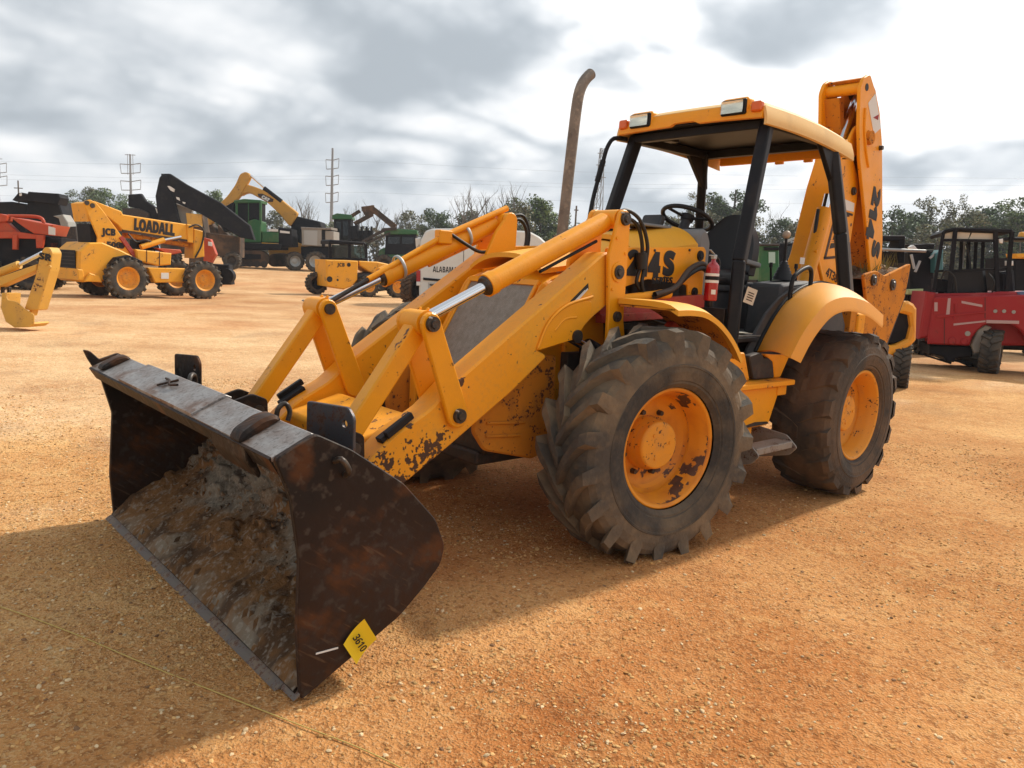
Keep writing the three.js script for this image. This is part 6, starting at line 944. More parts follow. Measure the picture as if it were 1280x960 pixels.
{ // white van
  const t = thing('white_van', 'white high roofed service van with company lettering on its side behind the loader arms', 'van'), f = frame(t, 575, 29, 6), Z = 0, D = -2.0;
  mesh('body', [f.plate([[524, 372], [523.5, 318], [526, 300], [532, 288.5], [540, 285.5], [600, 285], [662, 289], [675, 296], [688, 308], [690, 372]], D, Z, 0.06, 0.07)], M.whitePaint, t);
  mesh('side_step', [f.plate([[519, 298], [526, 296], [527, 305], [520, 310]], -1.2, -0.4, 0.05)], M.whitePaint, t);
  mesh('door_seam', [f.plate([[579.5, 300], [580.2, 300], [579.2, 366], [578.4, 366]], 0, 0.006, 0)], M.ink, t);
  { const A = f.at(541, 336.5, 0), B = f.at(602, 338.5, 0), g = textGeo('ALABAMA FORKLIFT', 0.22, 0.008, 0, 1); g.computeBoundingBox(); const wd = g.boundingBox.max.x - g.boundingBox.min.x, LL = Math.hypot(B[0] - A[0], B[1] - A[1]); g.scale(LL / wd, 1, 1); g.rotateZ(Math.atan2(B[1] - A[1], B[0] - A[0])); g.translate((A[0] + B[0]) / 2, (A[1] + B[1]) / 2, 0.0); mesh('lettering', [g], M.ink, t); }
  mesh('handle_bar', [f.plate([[529, 347], [552, 349], [552, 352], [529, 350]], 0, 0.05, 0.01)], M.blackFar, t); mesh('plate_recess', [f.plate([[535, 353], [553, 354.5], [553, 362.5], [535, 362]], 0, 0.02, 0)], M.galv, t);
  mesh('plate_print', [f.plate([[537, 355], [551, 356], [551, 358], [537, 357]], 0.02, 0.024, 0), f.plate([[537, 359.5], [551, 360], [551, 361.3], [537, 361]], 0.02, 0.024, 0)], M.darkSteel, t);
  mesh('tail_lamp', [f.plate([[520.5, 338], [525.5, 338], [525.5, 352], [520.5, 352]], -0.12, 0.03, 0.01)], M.red, t); mesh('reverse_lamp', [f.plate([[520.5, 352], [525.5, 352], [525.5, 357], [520.5, 357]], -0.12, 0.03, 0.01)], M.white, t);
  mesh('tail_lamp', [f.plate([[686, 340], [690.5, 340], [690.5, 354], [686, 354]], -0.12, 0.03, 0.01)], M.red, t);
  mesh('bumper', [f.plate([[522, 370], [691, 372], [691, 379], [522, 377]], -0.1, 0.12, 0.03)], M.greyPaint, t);
  mesh('roof_rack', [...[0, 1, 2, 3].map((i) => beam([f.at(650, 289, 0)[0] - 1.4, 2.62, -0.3 - i * 0.45], [f.at(660, 289, 0)[0], 2.62, -0.3 - i * 0.45], 0.05, 0.05)), beam([f.at(660, 289, 0)[0], 2.62, -0.2], [f.at(660, 289, 0)[0], 2.62, -1.8], 0.05, 0.05)], M.blackFar, t);
  for (const px of [548, 664]) for (const z of [-0.10, -1.9]) { const [x] = f.at(px, 372, z), g = part('wheel', t); g.position.set(x, 0.37, z); mesh('tyre', [lathe([[0.2, 0.1], [0.36, 0.11], [0.38, 0.08], [0.38, -0.08], [0.36, -0.11], [0.2, -0.1]], 28)], M.rubberFar, g); mesh('rim', [lathe([[0, 0.05], [0.2, 0.06], [0.2, -0.06], [0, -0.05]], 20)], M.galv, g); }
}
{ // loose tyre by the van
  const t = thing('loose_tyre', 'brown knobbly tractor tyre standing upright beside the white van', 'tyre'), f = frame(t, 513, 30, 72);
  const g = part('tyre_body', t); g.position.set(0, 0.575, 0); mesh('tyre', simpleTyre(0.58, 0.42, 18, 0.05), M.brownTrack, g); mesh('rim', simpleRim(0.58, 0.42), M.darkSteel, g);
}

// ---------------- right hand side
{ // red truck mounted forklift
  const t = thing('red_forklift', 'dark red truck mounted forklift with black overhead guard', 'forklift'), f = frame(t, 1240, 14.8, -18), D = -1.6;
  const arch = []; for (let k = 0; k <= 10; k++) { const a = Math.PI * (0.95 - 0.9 * k / 10); arch.push([1249 + 37 * Math.cos(a), 437 - 35 * Math.sin(a)]); }
  mesh('side_panel', [f.plate([[1168, 372], [1178, 370.5], [1300, 368], [1345, 366], [1345, 430], [1290, 436], ...arch.reverse(), [1207, 432], [1160, 430], [1160, 418]], -0.12, 0, 0.03)], M.redPaint, t);
  mesh('rear_wall', [f.plate([[1157.5, 364], [1170, 366], [1170, 420], [1148, 424], [1151, 404]], D, -0.05, 0.04)], M.redPaint, t);
  mesh('top_deck', [f.plate([[1166, 367], [1240, 366], [1248, 364.5], [1345, 364], [1345, 371], [1168, 375]], D, -0.1, 0.04), f.plate([[1165, 377], [1345, 372], [1345, 432], [1172, 432]], D, -0.3, 0.04)], M.redPaint, t);
  mesh('edge_trim', [f.plate([[1170, 396], [1172, 394], [1195, 392.5], [1232, 389], [1232, 391], [1196, 395], [1172, 398]], 0, 0.02, 0.005)], M.redPaint, t);
  mesh('white_mark', [f.plate([[1185, 373], [1188.5, 372.5], [1187, 394], [1182.5, 394]], 0, 0.006, 0), f.plate([[1202, 376], [1228, 381], [1228, 384], [1202, 379]], 0, 0.006, 0), f.plate([[1192, 404.5], [1232, 400.5], [1232, 402.5], [1192, 407]], 0, 0.008, 0), f.plate([[1233, 400], [1274, 401], [1274, 405], [1233, 404]], 0, 0.02, 0.004), f.plate([[1168, 378], [1172, 378], [1172, 389], [1168, 389]], 0, 0.006, 0)], std({ color: lin(0.45, 0.30, 0.29), roughness: 0.7 }), t);
  mesh('reflector', [...[[1209.5, 417, 0.05], [1244, 389, 0.035], [1255, 389, 0.035], [1267, 390, 0.035]].map(([a, b, r], i) => { const [x, y] = f.at(a, b, 0); return plate(disc(x, y, r), 0, 0.012, 0.003); })], M.greyPaint, t);
  mesh('round_boss', [...[[1190, 426, 0.075], [1205, 427, 0.065], [1193, 397, 0.03]].map(([a, b, r]) => { const [x, y] = f.at(a, b, 0); return cylA([x, y, 0], [x, y, 0.02], r, r * 0.8, 16); }), f.plate([[1193, 380], [1196, 380], [1196.5, 391], [1193.5, 391]], 0, 0.03, 0.01, 0.01)], M.redPaint, t);
  mesh('under_frame', [f.plate([[1162, 431], [1216, 433], [1216, 446], [1195, 448], [1193, 453], [1183, 452], [1180, 446], [1162, 442]], D + 0.2, -0.2, 0.03), f.plate([[1205, 425], [1345, 425], [1345, 440], [1205, 436]], D, -0.5, 0.04)], M.blackFar, t);
  for (const z of [-0.35, -1.15]) mesh('fork', [f.plate([[1156, 445], [1160, 444.5], [1190, 453], [1189, 455.5]], z - 0.1, z, 0.008), f.plate([[1193, 449], [1216, 454], [1216, 457], [1193, 452]], z - 0.1, z, 0.008)], M.blackFar, t);
  const g = part('overhead_guard', t); const P = (x, y, z) => f.p3(x, y, z);
  mesh('guard_roof', [f.plate([[1177, 291], [1181, 287], [1195, 284], [1265, 286], [1268, 290], [1262, 292], [1196, 288.5], [1184, 290], [1179, 295]], D + 0.25, -0.15, 0.02)], M.blackFar, g);
  for (const z of [-0.18, D + 0.28]) mesh('guard_post', [beam(P(1179, 292, z), P(1167, 362, z), 0.06, 0.06), beam(P(1194, 288, z), P(1186, 368, z), 0.075, 0.075), beam(P(1244, 290, z), P(1247, 366, z), 0.07, 0.07), beam(P(1265, 289, z), P(1258, 366, z), 0.07, 0.07), beam(P(1180, 300, z), P(1244, 301, z), 0.05, 0.05)], M.blackFar, g);
  mesh('roof_panel', [f.plate([[1180, 292.5], [1192, 289.5], [1192, 299], [1178, 299]], -0.24, -0.21, 0), f.plate([[1195, 290], [1213, 291], [1210, 299], [1195, 299]], -0.24, -0.21, 0), f.plate([[1215, 291], [1243, 292], [1243, 301], [1211, 300]], -0.24, -0.21, 0)], M.paper, g);
  mesh('mast_bar', [0, 1, 2, 3].map((i) => beam(P(1202 + i * 9, 301, D + 0.5), P(1199 + i * 9, 366, D + 0.5), 0.055, 0.06)), M.blackFar, g);
  mesh('mast_bar', [beam(P(1206, 302, D + 0.45), P(1203, 335, D + 0.45), 0.03, 0.03), beam(P(1220, 302, D + 0.45), P(1218, 338, D + 0.45), 0.04, 0.03)], M.galv, g);
  mesh('tank_cap', [[1176, 369], [1216, 368], [1252, 367]].map(([a, b]) => cylA([...f.at(a, b, -0.4), -0.4], [f.at(a, b, -0.4)[0], f.at(a, b, -0.4)[1] + 0.06, -0.4], 0.06, 0.05, 12)), M.blackFar, t); mesh('hose', [tube([f.p3(1176, 350, -0.2), f.p3(1182, 338, -0.15), f.p3(1192, 345, -0.15), f.p3(1196, 366, -0.2)], 0.018, 18, 6)], M.hose, t); mesh('hose', [tube([f.p3(1236, 342, -0.25), f.p3(1243, 352, -0.15), f.p3(1240, 366, -0.2)], 0.016, 14, 6)], M.hose, t); mesh('hose', [tube([f.p3(1208, 305, -1.0), f.p3(1213, 330, -0.95), f.p3(1210, 362, -1.0)], 0.02, 14, 6)], M.hose, t); mesh('panel_seam', [f.plate([[1231, 372], [1231.8, 372], [1231.8, 398], [1231, 398]], 0, 0.004, 0), f.plate([[1180, 398], [1180.8, 398], [1180.8, 430], [1180, 430]], 0, 0.004, 0)], M.ink, t);
  mesh('seat', [f.plate([[1188, 337], [1232, 335], [1236, 368], [1186, 370]], -1.1, -0.5, 0.06)], M.vinyl, t); mesh('control_box', [f.plate([[1170, 348], [1186, 350], [1186, 366], [1170, 366]], -0.8, -0.3, 0.03), f.plate([[1250, 340], [1268, 338], [1270, 366], [1250, 366]], -0.9, -0.35, 0.05)], M.blackFar, t);
  mesh('lamp', [f.plate([[1257, 326], [1267, 326], [1267, 332], [1257, 332]], -0.3, -0.22, 0.02), f.plate([[1249, 299], [1254, 298], [1254, 304], [1250, 304]], -0.2, -0.12, 0.01)], M.white, t);
  mesh('side_rail', [beam(P(1168, 339, -0.2), P(1262, 336, -0.2), 0.04, 0.04)], M.blackFar, t); mesh('bag', [f.plate([[1272, 365], [1300, 363], [1300, 374], [1272, 373]], -0.6, -0.05, 0.06)], std({ color: lin(0.08, 0.10, 0.17), roughness: 0.8 }), t);
  const R = 0.43; { const [x] = f.at(1243, 440, 0.0); const w = addWheel(t, x, R - 0.01, -0.22, R, 0.34, M.galv, 1.25, 16, 0.03); addWheel(t, x, R - 0.01, D + 0.15, R, 0.34, M.galv, 0, 16, 0.03); const [x2] = f.at(1340, 440, -0.8); addWheel(t, x2, R - 0.01, -0.8, R, 0.34, M.galv, 0, 16, 0.03); }
  mesh('arch_lining', [f.plate([[1214, 432], [1222, 412], [1232, 406], [1240, 409], [1230, 418], [1228, 440], [1218, 442]], -0.5, -0.13, 0.02)], M.greyPaint, t);
}
{ // small yellow forklift tail seen behind the rear bucket
  const t = thing('yellow_forklift', 'rounded yellow counterweight and rear wheel of a small forklift behind the rear bucket', 'forklift'), f = frame(t, 1120, 11.9, -4), D = -0.9;
  const ring = [[1131, 377], [1137, 376.5], [1143, 380], [1147, 386], [1146, 425], [1139, 433], [1126, 446], [1060, 446], [1060, 433], [1120, 432], [1136, 424], [1140, 408], [1138, 394], [1126, 391], [1126, 386]];
  mesh('counterweight', [f.plate(ring, D, 0, 0.04)], M.fadedNear, t); mesh('inner_panel', [f.plate([[1060, 370], [1126, 388], [1140, 395], [1141, 412], [1134, 428], [1060, 434]], D, -0.12, 0.02)], M.blackFar, t);
  mesh('frame', [f.plate([[1060, 446], [1126, 446], [1118, 462], [1060, 464]], D + 0.1, -0.2, 0.03)], M.blackFar, t);
  const w = part('wheel', t), [x] = f.at(1129, 458, -0.1); w.position.set(x, 0.335, -0.16); w.rotation.y = 1.15; mesh('tyre', simpleTyre(0.345, 0.25, 22, 0.02), M.rubberFar, w); mesh('rim', simpleRim(0.345, 0.25), M.darkSteel, w);
  const w2 = part('wheel', t); w2.position.set(x - 1.3, 0.335, -0.16); mesh('tyre', simpleTyre(0.345, 0.25, 22, 0.02), M.rubberFar, w2); mesh('rim', simpleRim(0.345, 0.25), M.darkSteel, w2);
}
{ // dark forklift mast and scrap between
  const t = thing('dark_forklift', 'black forklift mast carriage with a pale crossbar above the rear bucket', 'forklift'), f = frame(t, 1122, 17, 5);
  mesh('mast_frame', [f.plate([[1098, 294], [1132, 294], [1132, 301], [1098, 301]], -0.4, 0, 0.02), f.plate([[1124, 300], [1132, 300], [1131, 330], [1123, 330]], -0.4, 0, 0.02), f.plate([[1098, 314], [1131, 315], [1130, 326], [1098, 326]], -0.4, -0.02, 0.02), f.plate([[1096, 300], [1104, 300], [1104, 420], [1096, 420]], -0.4, 0, 0.02), f.plate([[1123, 326], [1131, 326], [1131, 420], [1123, 420]], -0.5, -0.1, 0.02)], M.blackFar, t);
  mesh('crossbar', [cylA(f.p3(1098, 311.5, 0.06), f.p3(1157, 314, 0.06), 0.035, 0.035, 10)], M.galv, t);
  mesh('body', [f.plate([[1090, 390], [1150, 388], [1150, 432], [1090, 434]], -1.4, -0.2, 0.05)], M.blackFar, t); { const [x] = f.at(1120, 430, 0); addWheel(t, x, 0.35, 0.0, 0.36, 0.25, M.darkSteel); }
}
{
  const t = thing('dark_loader', 'dark compact loader with teal seat behind the red forklift guard', 'loader'), f = frame(t, 1152, 18.5, 0);
  mesh('hood', [f.plate([[1142, 305], [1160, 303.5], [1170, 304], [1168, 311], [1144, 312]], -0.8, 0, 0.03), f.plate([[1136, 316], [1168, 312], [1170, 380], [1140, 384], [1138, 330]], -1.4, -0.1, 0.05)], M.blackFar, t);
  mesh('teal_seat', [f.plate([[1170, 317], [1180, 312], [1180, 338], [1170, 341]], -0.3, 0.15, 0.04)], std({ color: lin(0.05, 0.16, 0.17), roughness: 0.6 }), t);
  mesh('strut', [beam(f.p3(1150, 326, 0.05), f.p3(1144, 340, 0.05), 0.05, 0.05), beam(f.p3(1162, 323, 0.05), f.p3(1170, 316, 0.05), 0.05, 0.05), beam(f.p3(1139, 318, 0.05), f.p3(1143, 336, 0.05), 0.05, 0.05)], M.galv, t);
  mesh('light_cover', [f.plate([[1138, 309], [1142, 306], [1148, 312], [1140, 313]], -0.1, 0.05, 0.01)], M.white, t);
  mesh('chassis', [f.plate([[1130, 362], [1190, 360], [1190, 428], [1130, 430]], -1.4, -0.2, 0.05)], M.blackFar, t); mesh('pale_box', [f.plate([[1136, 362], [1155, 361], [1154, 369], [1136, 368]], -0.2, 0.1, 0.03)], std({ color: lin(0.42, 0.46, 0.22), roughness: 0.7 }), t);
  const [x] = f.at(1160, 425, 0); addWheel(t, x, 0.4, 0.0, 0.42, 0.28, M.darkSteel);
}
{
  const t = thing('orange_topped_loader', 'dark loader with an amber beacon and orange boom standing beyond the red forklift', 'loader'), f = frame(t, 1280, 20, 0);
  mesh('cab_frame', [f.plate([[1268, 296], [1340, 296], [1340, 300], [1268, 300]], -1.4, 0, 0.03), f.plate([[1290, 298], [1296, 298], [1296, 380], [1290, 380]], -0.1, 0, 0.02), f.plate([[1268, 322], [1340, 320], [1340, 400], [1268, 402]], -1.4, -0.1, 0.05)], M.blackFar, t);
  const [x, y] = f.at(1277, 296, -0.3); const g = lathe([[0, 0.13], [0.06, 0.12], [0.085, 0.06], [0.09, 0]], 16, 'y'); g.translate(x, y, -0.3); mesh('beacon', [g], phys({ color: lin(0.72, 0.32, 0.02), roughness: 0.25 }), t);
  mesh('boom', [f.plate([[1269, 317], [1340, 315], [1340, 325], [1271, 323]], -0.4, 0.02, 0.03)], M.yellowFar, t);
  const [wx] = f.at(1300, 420, 0); mesh('lower_body', [f.plate([[1262, 398], [1340, 396], [1340, 425], [1262, 426]], -1.4, -0.2, 0.05)], M.blackFar, t); addWheel(t, wx, 0.5, 0, 0.52, 0.34, M.darkSteel);
}
for (const [px, depth, yaw, top, hw, lab, mat] of [[962, 24, 0, 306, 12, 'dark green forklift behind the loader seat with a pale window panel', 'greenPaint'], [985, 26, 0, 303, 12, 'dark blue grey loader with a slanted pale rail behind the control lever', 'blackFar'], [1012, 30, 10, 318, 20, 'dark machine body standing behind the raised digging boom', 'blackFar']]) {
  const t = thing('parked_loader', lab, 'loader'), f = frame(t, px, depth, yaw), base = 357 + 1.45 * FOCAL / depth;
  mesh('cab', [f.plate([[px - hw, top], [px + hw, top], [px + hw + 1, 352], [px - hw - 1, 352]], -1.3, 0, 0.04)], M[mat], t);
  if (mat === 'greenPaint') { mesh('window_panel', [f.plate([[961, 315], [969, 315], [969, 329], [961, 329]], 0, 0.03, 0)], std({ color: lin(0.40, 0.55, 0.48), roughness: 0.4 }), t); mesh('roof', [f.plate([[px - hw - 1, top - 1.5], [px + hw + 1, top - 1.5], [px + hw + 1, top + 1.5], [px - hw - 1, top + 1.5]], -1.4, 0.06, 0.02)], M.darkSteel, t); mesh('cab_frame', [f.plate([[955, 309], [974, 309], [974, 313], [955, 313]], 0.01, 0.05, 0.01)], M.blackFar, t); } else if (px < 1000) { mesh('rail', [beam(f.p3(980, 303, 0.1), f.p3(996, 297, 0.1), 0.05, 0.08)], M.galv, t); mesh('side_window', [f.plate([[983, 308], [995, 306], [993, 322], [983, 326]], 0, 0.02, 0)], M.darkGlass, t); }
  mesh('chassis', [f.plate([[px - hw - 4, 350], [px + hw + 4, 350], [px + hw + 4, base - 14], [px - hw - 4, base - 14]], -1.3, -0.1, 0.04)], M.blackFar, t);
  const [x] = f.at(px, base - 10, 0); addWheel(t, x - 0.4, 0.42, 0.0, 0.44, 0.3, M.darkSteel); addWheel(t, x + 0.5, 0.42, 0.0, 0.44, 0.3, M.darkSteel);
}
// ============================================================ trees, pylons, wires
const leafMat = (r, g, b) => phys({ color: lin(r, g, b), roughness: 0.9, transmission: 0.25, thickness: 0, side: THREE.DoubleSide, vertexColors: true });
const LEAF = { green: leafMat(0.135, 0.200, 0.050), dark: leafMat(0.088, 0.138, 0.048), olive: leafMat(0.175, 0.172, 0.075), fresh: leafMat(0.165, 0.205, 0.070) };
const BARK = std({ color: lin(0.15, 0.13, 0.11), roughness: 0.95 }), BARKD = std({ color: lin(0.06, 0.045, 0.035), roughness: 0.95 });
function branches(h, spread, levels, dens, up = 0.55) {   // tapered limbs; returns tubes and tips
  const geo = [], tips = [];
  const grow = (p, d, len, r, lv) => {
    const n = 4, pts = [p.clone()], dd = d.clone(); let q = p.clone();
    for (let k = 0; k < n; k++) { dd.add(V(rr(-0.16, 0.16), rr(-0.05, 0.16), rr(-0.16, 0.16))).normalize(); q = q.clone().addScaledVector(dd, len / n); pts.push(q); }
    for (let k = 0; k < n; k++) geo.push(cylA(pts[k], pts[k + 1], r * (1 - k / n * 0.55), r * (1 - (k + 1) / n * 0.55), lv > 1 ? 3 : 5, true));
    if (lv >= levels) { tips.push(q); return; }
    const kids = lv === 0 ? dens : 3 + (rnd() < 0.5 ? 1 : 0);
    for (let c = 0; c < kids; c++) { const t = lv === 0 ? lerp(0.3, 1, (c + rnd() * 0.6) / kids) : rr(0.35, 1), i = Math.min(n - 1, Math.floor(t * n)), s = pts[i].clone().lerp(pts[i + 1], t * n - i), a = c * 2.4 + rnd(), nd = V(Math.cos(a) * spread, up + rnd() * 0.5, Math.sin(a) * spread).normalize().lerp(dd, 0.35).normalize(); grow(s, nd, len * rr(0.42, 0.62) * (lv === 0 ? 1 - t * 0.35 : 1), r * 0.42, lv + 1); }
    tips.push(q);
  };
  grow(V(0, 0, 0), V(0, 1, 0), h * 0.72, h * 0.016, 0); return { geo, tips };
}
function leaves(centres, R, n, size) {
  const pos = [], col = [], nor = [];
  for (let k = 0; k < n; k++) {
    const c = centres[Math.floor(rnd() * centres.length)], a = rnd() * 6.283, u = rr(-1, 1), r = R * Math.cbrt(rnd()), s = Math.sqrt(1 - u * u), p = V(c.x + r * s * Math.cos(a), c.y + r * u * 0.8, c.z + r * s * Math.sin(a));
    const e1 = V(rr(-1, 1), rr(-1, 1), rr(-1, 1)).normalize(), e2 = V(rr(-1, 1), rr(-1, 1), rr(-1, 1)).cross(e1).normalize(), w = size * rr(0.6, 1.3);
    const A = p.clone().addScaledVector(e1, w), B = p.clone().addScaledVector(e2, w * 0.7), C = p.clone().addScaledVector(e1, -w), D = p.clone().addScaledVector(e2, -w * 0.7), t = rr(0.82, 1.2), y = rr(0.9, 1.1), nn = V(p.x - c.x, p.y - c.y, p.z - c.z).normalize().add(V(p.x * 0.12, 0.35, p.z * 0.12).clampLength(0, 0.7)).normalize();
    for (const q of [A, B, C, A, C, D]) { pos.push(q.x, q.y, q.z); col.push(t * y, t, t); nor.push(nn.x, nn.y, nn.z); }
  }
  const g = new THREE.BufferGeometry(); g.setAttribute('position', new THREE.Float32BufferAttribute(pos, 3)); g.setAttribute('color', new THREE.Float32BufferAttribute(col, 3)); g.setAttribute('normal', new THREE.Float32BufferAttribute(nor, 3)); return g;
}
function treeProto(kind) {   // unit: 12 m tall
  const o = {}, H = 12;
  if (kind === 'bare') { const b = branches(H, 0.75, 3, 8, 0.7); o.trunk = join(b.geo); }
  else if (kind === 'sparse') { const b = branches(H, 0.8, 2, 8, 0.6); o.trunk = join(b.geo); o.crown = leaves(b.tips, 0.75, 2600, 0.12); }
  else if (kind === 'pine') { const c = []; for (let k = 0; k < 26; k++) { const a = rnd() * 6.28, r = 2.6 * Math.sqrt(rnd()), y = 8.6 + rr(-2.0, 2.6) * (1 - r / 4.5); c.push(V(r * Math.cos(a), y, r * Math.sin(a))); } o.trunk = join([cylA([0, 0, 0], [0.1, 11, 0], 0.22, 0.07, 7), ...c.map((p) => cylA([0.05, p.y - 1.0, 0], [p.x, p.y, p.z], 0.06, 0.03, 4, true))]); o.crown = leaves(c, 0.95, 4600, 0.14); }
  else { const c = []; for (let k = 0; k < 44; k++) { const a = rnd() * 6.28, u = rnd(), y = lerp(2.0, 11.2, u), w = 3.4 * Math.sqrt(Math.max(0.05, 1 - Math.pow(Math.abs(u - 0.42) / 0.62, 2.2))), r = w * Math.sqrt(rnd()); c.push(V(r * Math.cos(a), y + rr(-0.5, 0.5), r * Math.sin(a))); } o.trunk = join([cylA([0, 0, 0], [0, 9, 0], 0.25, 0.08, 7), ...c.slice(0, 14).map((p) => cylA([0, p.y * 0.7, 0], [p.x, p.y, p.z], 0.07, 0.03, 4, true))]); o.crown = leaves(c, 1.15, 6500, 0.16); }
  return o;
}
const protos = {}; for (const k of ['bare', 'sparse', 'pine', 'dense']) protos[k] = [treeProto(k), treeProto(k), treeProto(k)];
// [column, top row, kind, leaf colour, width factor, distance, label]
const TL = 'leafless grey tree standing in the far wood', TD = 'dark green full crowned tree in the far tree line', TG = 'green leafy tree in the far tree line', TO = 'olive brown bushy tree in the far tree line', TS = 'thin crowned tree with sparse spring leaves in the far tree line', TP = 'tall pine with a rounded open crown in the far tree line';
const treeList = [
  [20, 262, 'dense', 'olive', 1.3, 130, TO], [60, 256, 'dense', 'dark', 1.2, 130, TD], [96, 238, 'sparse', 'fresh', 1.2, 125, TS], [118, 234, 'dense', 'olive', 0.8, 128, TO], [140, 235, 'dense', 'green', 1.2, 125, TG], [160, 242, 'dense', 'green', 1.2, 120, TG], [185, 250, 'dense', 'dark', 1.2, 125, TD], [215, 258, 'dense', 'olive', 1.4, 130, TO], [240, 256, 'dense', 'green', 1.2, 135, TG], [268, 237, 'dense', 'green', 0.8, 125, TG], [292, 258, 'dense', 'olive', 1.2, 130, TO], [318, 266, 'dense', 'dark', 1.3, 130, TD],
  [345, 262, 'dense', 'olive', 1.2, 135, TO], [366, 250, 'bare', '', 1.1, 120, TL], [384, 243, 'bare', '', 1.0, 115, TL], [393, 246, 'bare', '', 0.9, 120, TL], [408, 276, 'dense', 'fresh', 1.0, 110, TG], [424, 276, 'dense', 'green', 0.9, 112, TG], [437, 252, 'bare', '', 1.0, 120, TL], [452, 256, 'bare', '', 1.0, 125, TL], [470, 252, 'bare', '', 1.1, 120, TL], [490, 258, 'bare', '', 1.1, 118, TL], [512, 262, 'dense', 'olive', 1.1, 118, TO], [505, 255, 'bare', '', 1.0, 122, TL], [528, 258, 'bare', '', 1.0, 115, TL], [543, 260, 'dense', 'dark', 1.0, 110, TD], [560, 256, 'dense', 'dark', 1.1, 112, TD], [585, 262, 'dense', 'olive', 1.1, 115, TO],
  [572, 238, 'bare', '', 1.1, 105, TL], [590, 236, 'bare', '', 1.2, 108, TL], [606, 230, 'bare', '', 1.2, 105, TL], [622, 233, 'bare', '', 1.1, 108, TL], [638, 233, 'bare', '', 1.1, 106, TL], [612, 268, 'dense', 'olive', 1.3, 110, TO], [640, 252, 'dense', 'olive', 1.0, 104, TO], [657, 234, 'dense', 'green', 1.1, 110, TG], [672, 248, 'dense', 'green', 1.0, 108, TG], [690, 262, 'dense', 'dark', 1.1, 112, TD], [712, 272, 'dense', 'green', 1.3, 118, TG], [735, 278, 'dense', 'dark', 1.3, 120, TD], [770, 285, 'dense', 'olive', 1.4, 125, TO], [805, 282, 'dense', 'green', 1.4, 125, TG],
  [836, 270, 'dense', 'olive', 1.2, 115, TO], [862, 242, 'sparse', 'olive', 1.0, 110, TS], [910, 225, 'pine', 'dark', 1.15, 118, TP], [885, 268, 'dense', 'olive', 1.2, 115, TO], [930, 264, 'dense', 'olive', 1.2, 112, TO], [958, 256, 'bare', '', 0.8, 120, TL], [968, 272, 'dense', 'dark', 1.1, 115, TD], [990, 262, 'bare', '', 0.8, 118, TL], [1000, 266, 'dense', 'olive', 1.1, 112, TO], [1030, 268, 'dense', 'dark', 1.2, 115, TD], [1060, 264, 'dense', 'olive', 1.2, 118, TO],
  [1106, 248, 'dense', 'dark', 1.0, 105, TD], [1128, 264, 'dense', 'dark', 1.2, 108, TD], [1147, 246, 'sparse', 'olive', 1.1, 112, TS], [1163, 268, 'dense', 'olive', 1.3, 100, TO], [1180, 252, 'sparse', 'olive', 0.7, 116, TS], [1192, 262, 'dense', 'olive', 1.2, 106, TO], [1205, 258, 'dense', 'green', 1.3, 108, TG], [1226, 258, 'dense', 'dark', 1.2, 112, TD], [1244, 270, 'dense', 'green', 1.3, 106, TG], [1262, 242, 'sparse', 'green', 1.3, 104, TS], [1282, 234, 'sparse', 'green', 1.4, 104, TS], [1275, 266, 'dense', 'dark', 1.3, 110, TD], [1320, 250, 'dense', 'green', 1.3, 110, TG], [-30, 255, 'dense', 'green', 1.3, 125, TG],
];
for (let k = 0; k < 30; k++) { const left = k % 2, px = left ? -60 - k * 22 : 1345 + k * 24, c = k % 5; treeList.push([px, (left ? 305 + px * 0.053 : 305 + px * 0.053) - rr(55, 105), c === 3 ? 'bare' : c === 1 ? 'sparse' : 'dense', ['green', 'olive', 'dark', '', 'olive'][c], rr(1, 1.4), rr(105, 130), [TG, TS, TD, TL, TO][c]]); }
treeList.forEach(([px, top, kind, leaf, wf, depth, label], i) => {
  const pr = protos[kind][i % 3], g0 = groundAt(px, depth), k = (() => { const d = rayDir(px, top), dh = Math.hypot(g0.x - EYE.x, g0.z - EYE.z), t = dh / Math.hypot(d.x, d.z); return EYE.y + d.y * t - g0.y; })();
  const t = thing(kind === 'bare' ? 'bare_tree' : kind === 'pine' ? 'pine_tree' : kind === 'sparse' ? 'sparse_tree' : 'leafy_tree', label, 'tree', label === TP ? undefined : { [TL]: 'leafless trees of the far wood', [TD]: 'dark full trees of the tree line', [TG]: 'green trees of the tree line', [TO]: 'olive trees of the tree line', [TS]: 'sparse trees of the tree line' }[label]);
  const s = k / 12; t.position.copy(g0); t.position.y -= 0.1; t.rotation.y = i * 2.399; t.scale.set(s * wf, s, s * wf);
  const tr = new THREE.Mesh(pr.trunk, kind === 'pine' || kind === 'dense' ? BARKD : BARK); tr.name = 'trunk'; t.add(tr);
  if (pr.crown) { const c = new THREE.Mesh(pr.crown, LEAF[leaf]); c.name = 'crown'; t.add(c); }
});
{ // undergrowth that closes the wood below the crowns
  const cs = []; for (let px = -700; px < 2050; px += 8) for (let k = 0; k < 2; k++) { const d = 118 + rr(-6, 14), p = groundAt(px + rr(-3, 3), d); cs.push(V(p.x, p.y + rr(0.2, 4.6), p.z)); }
  const g = leaves(cs, 1.9, 70000, 0.27), m = new THREE.Mesh(g, leafMat(0.135, 0.128, 0.078)); m.name = 'undergrowth'; m.userData = { label: 'brown green thicket filling the foot of the far wood', category: 'undergrowth', kind: 'stuff' }; scene.add(m);
}
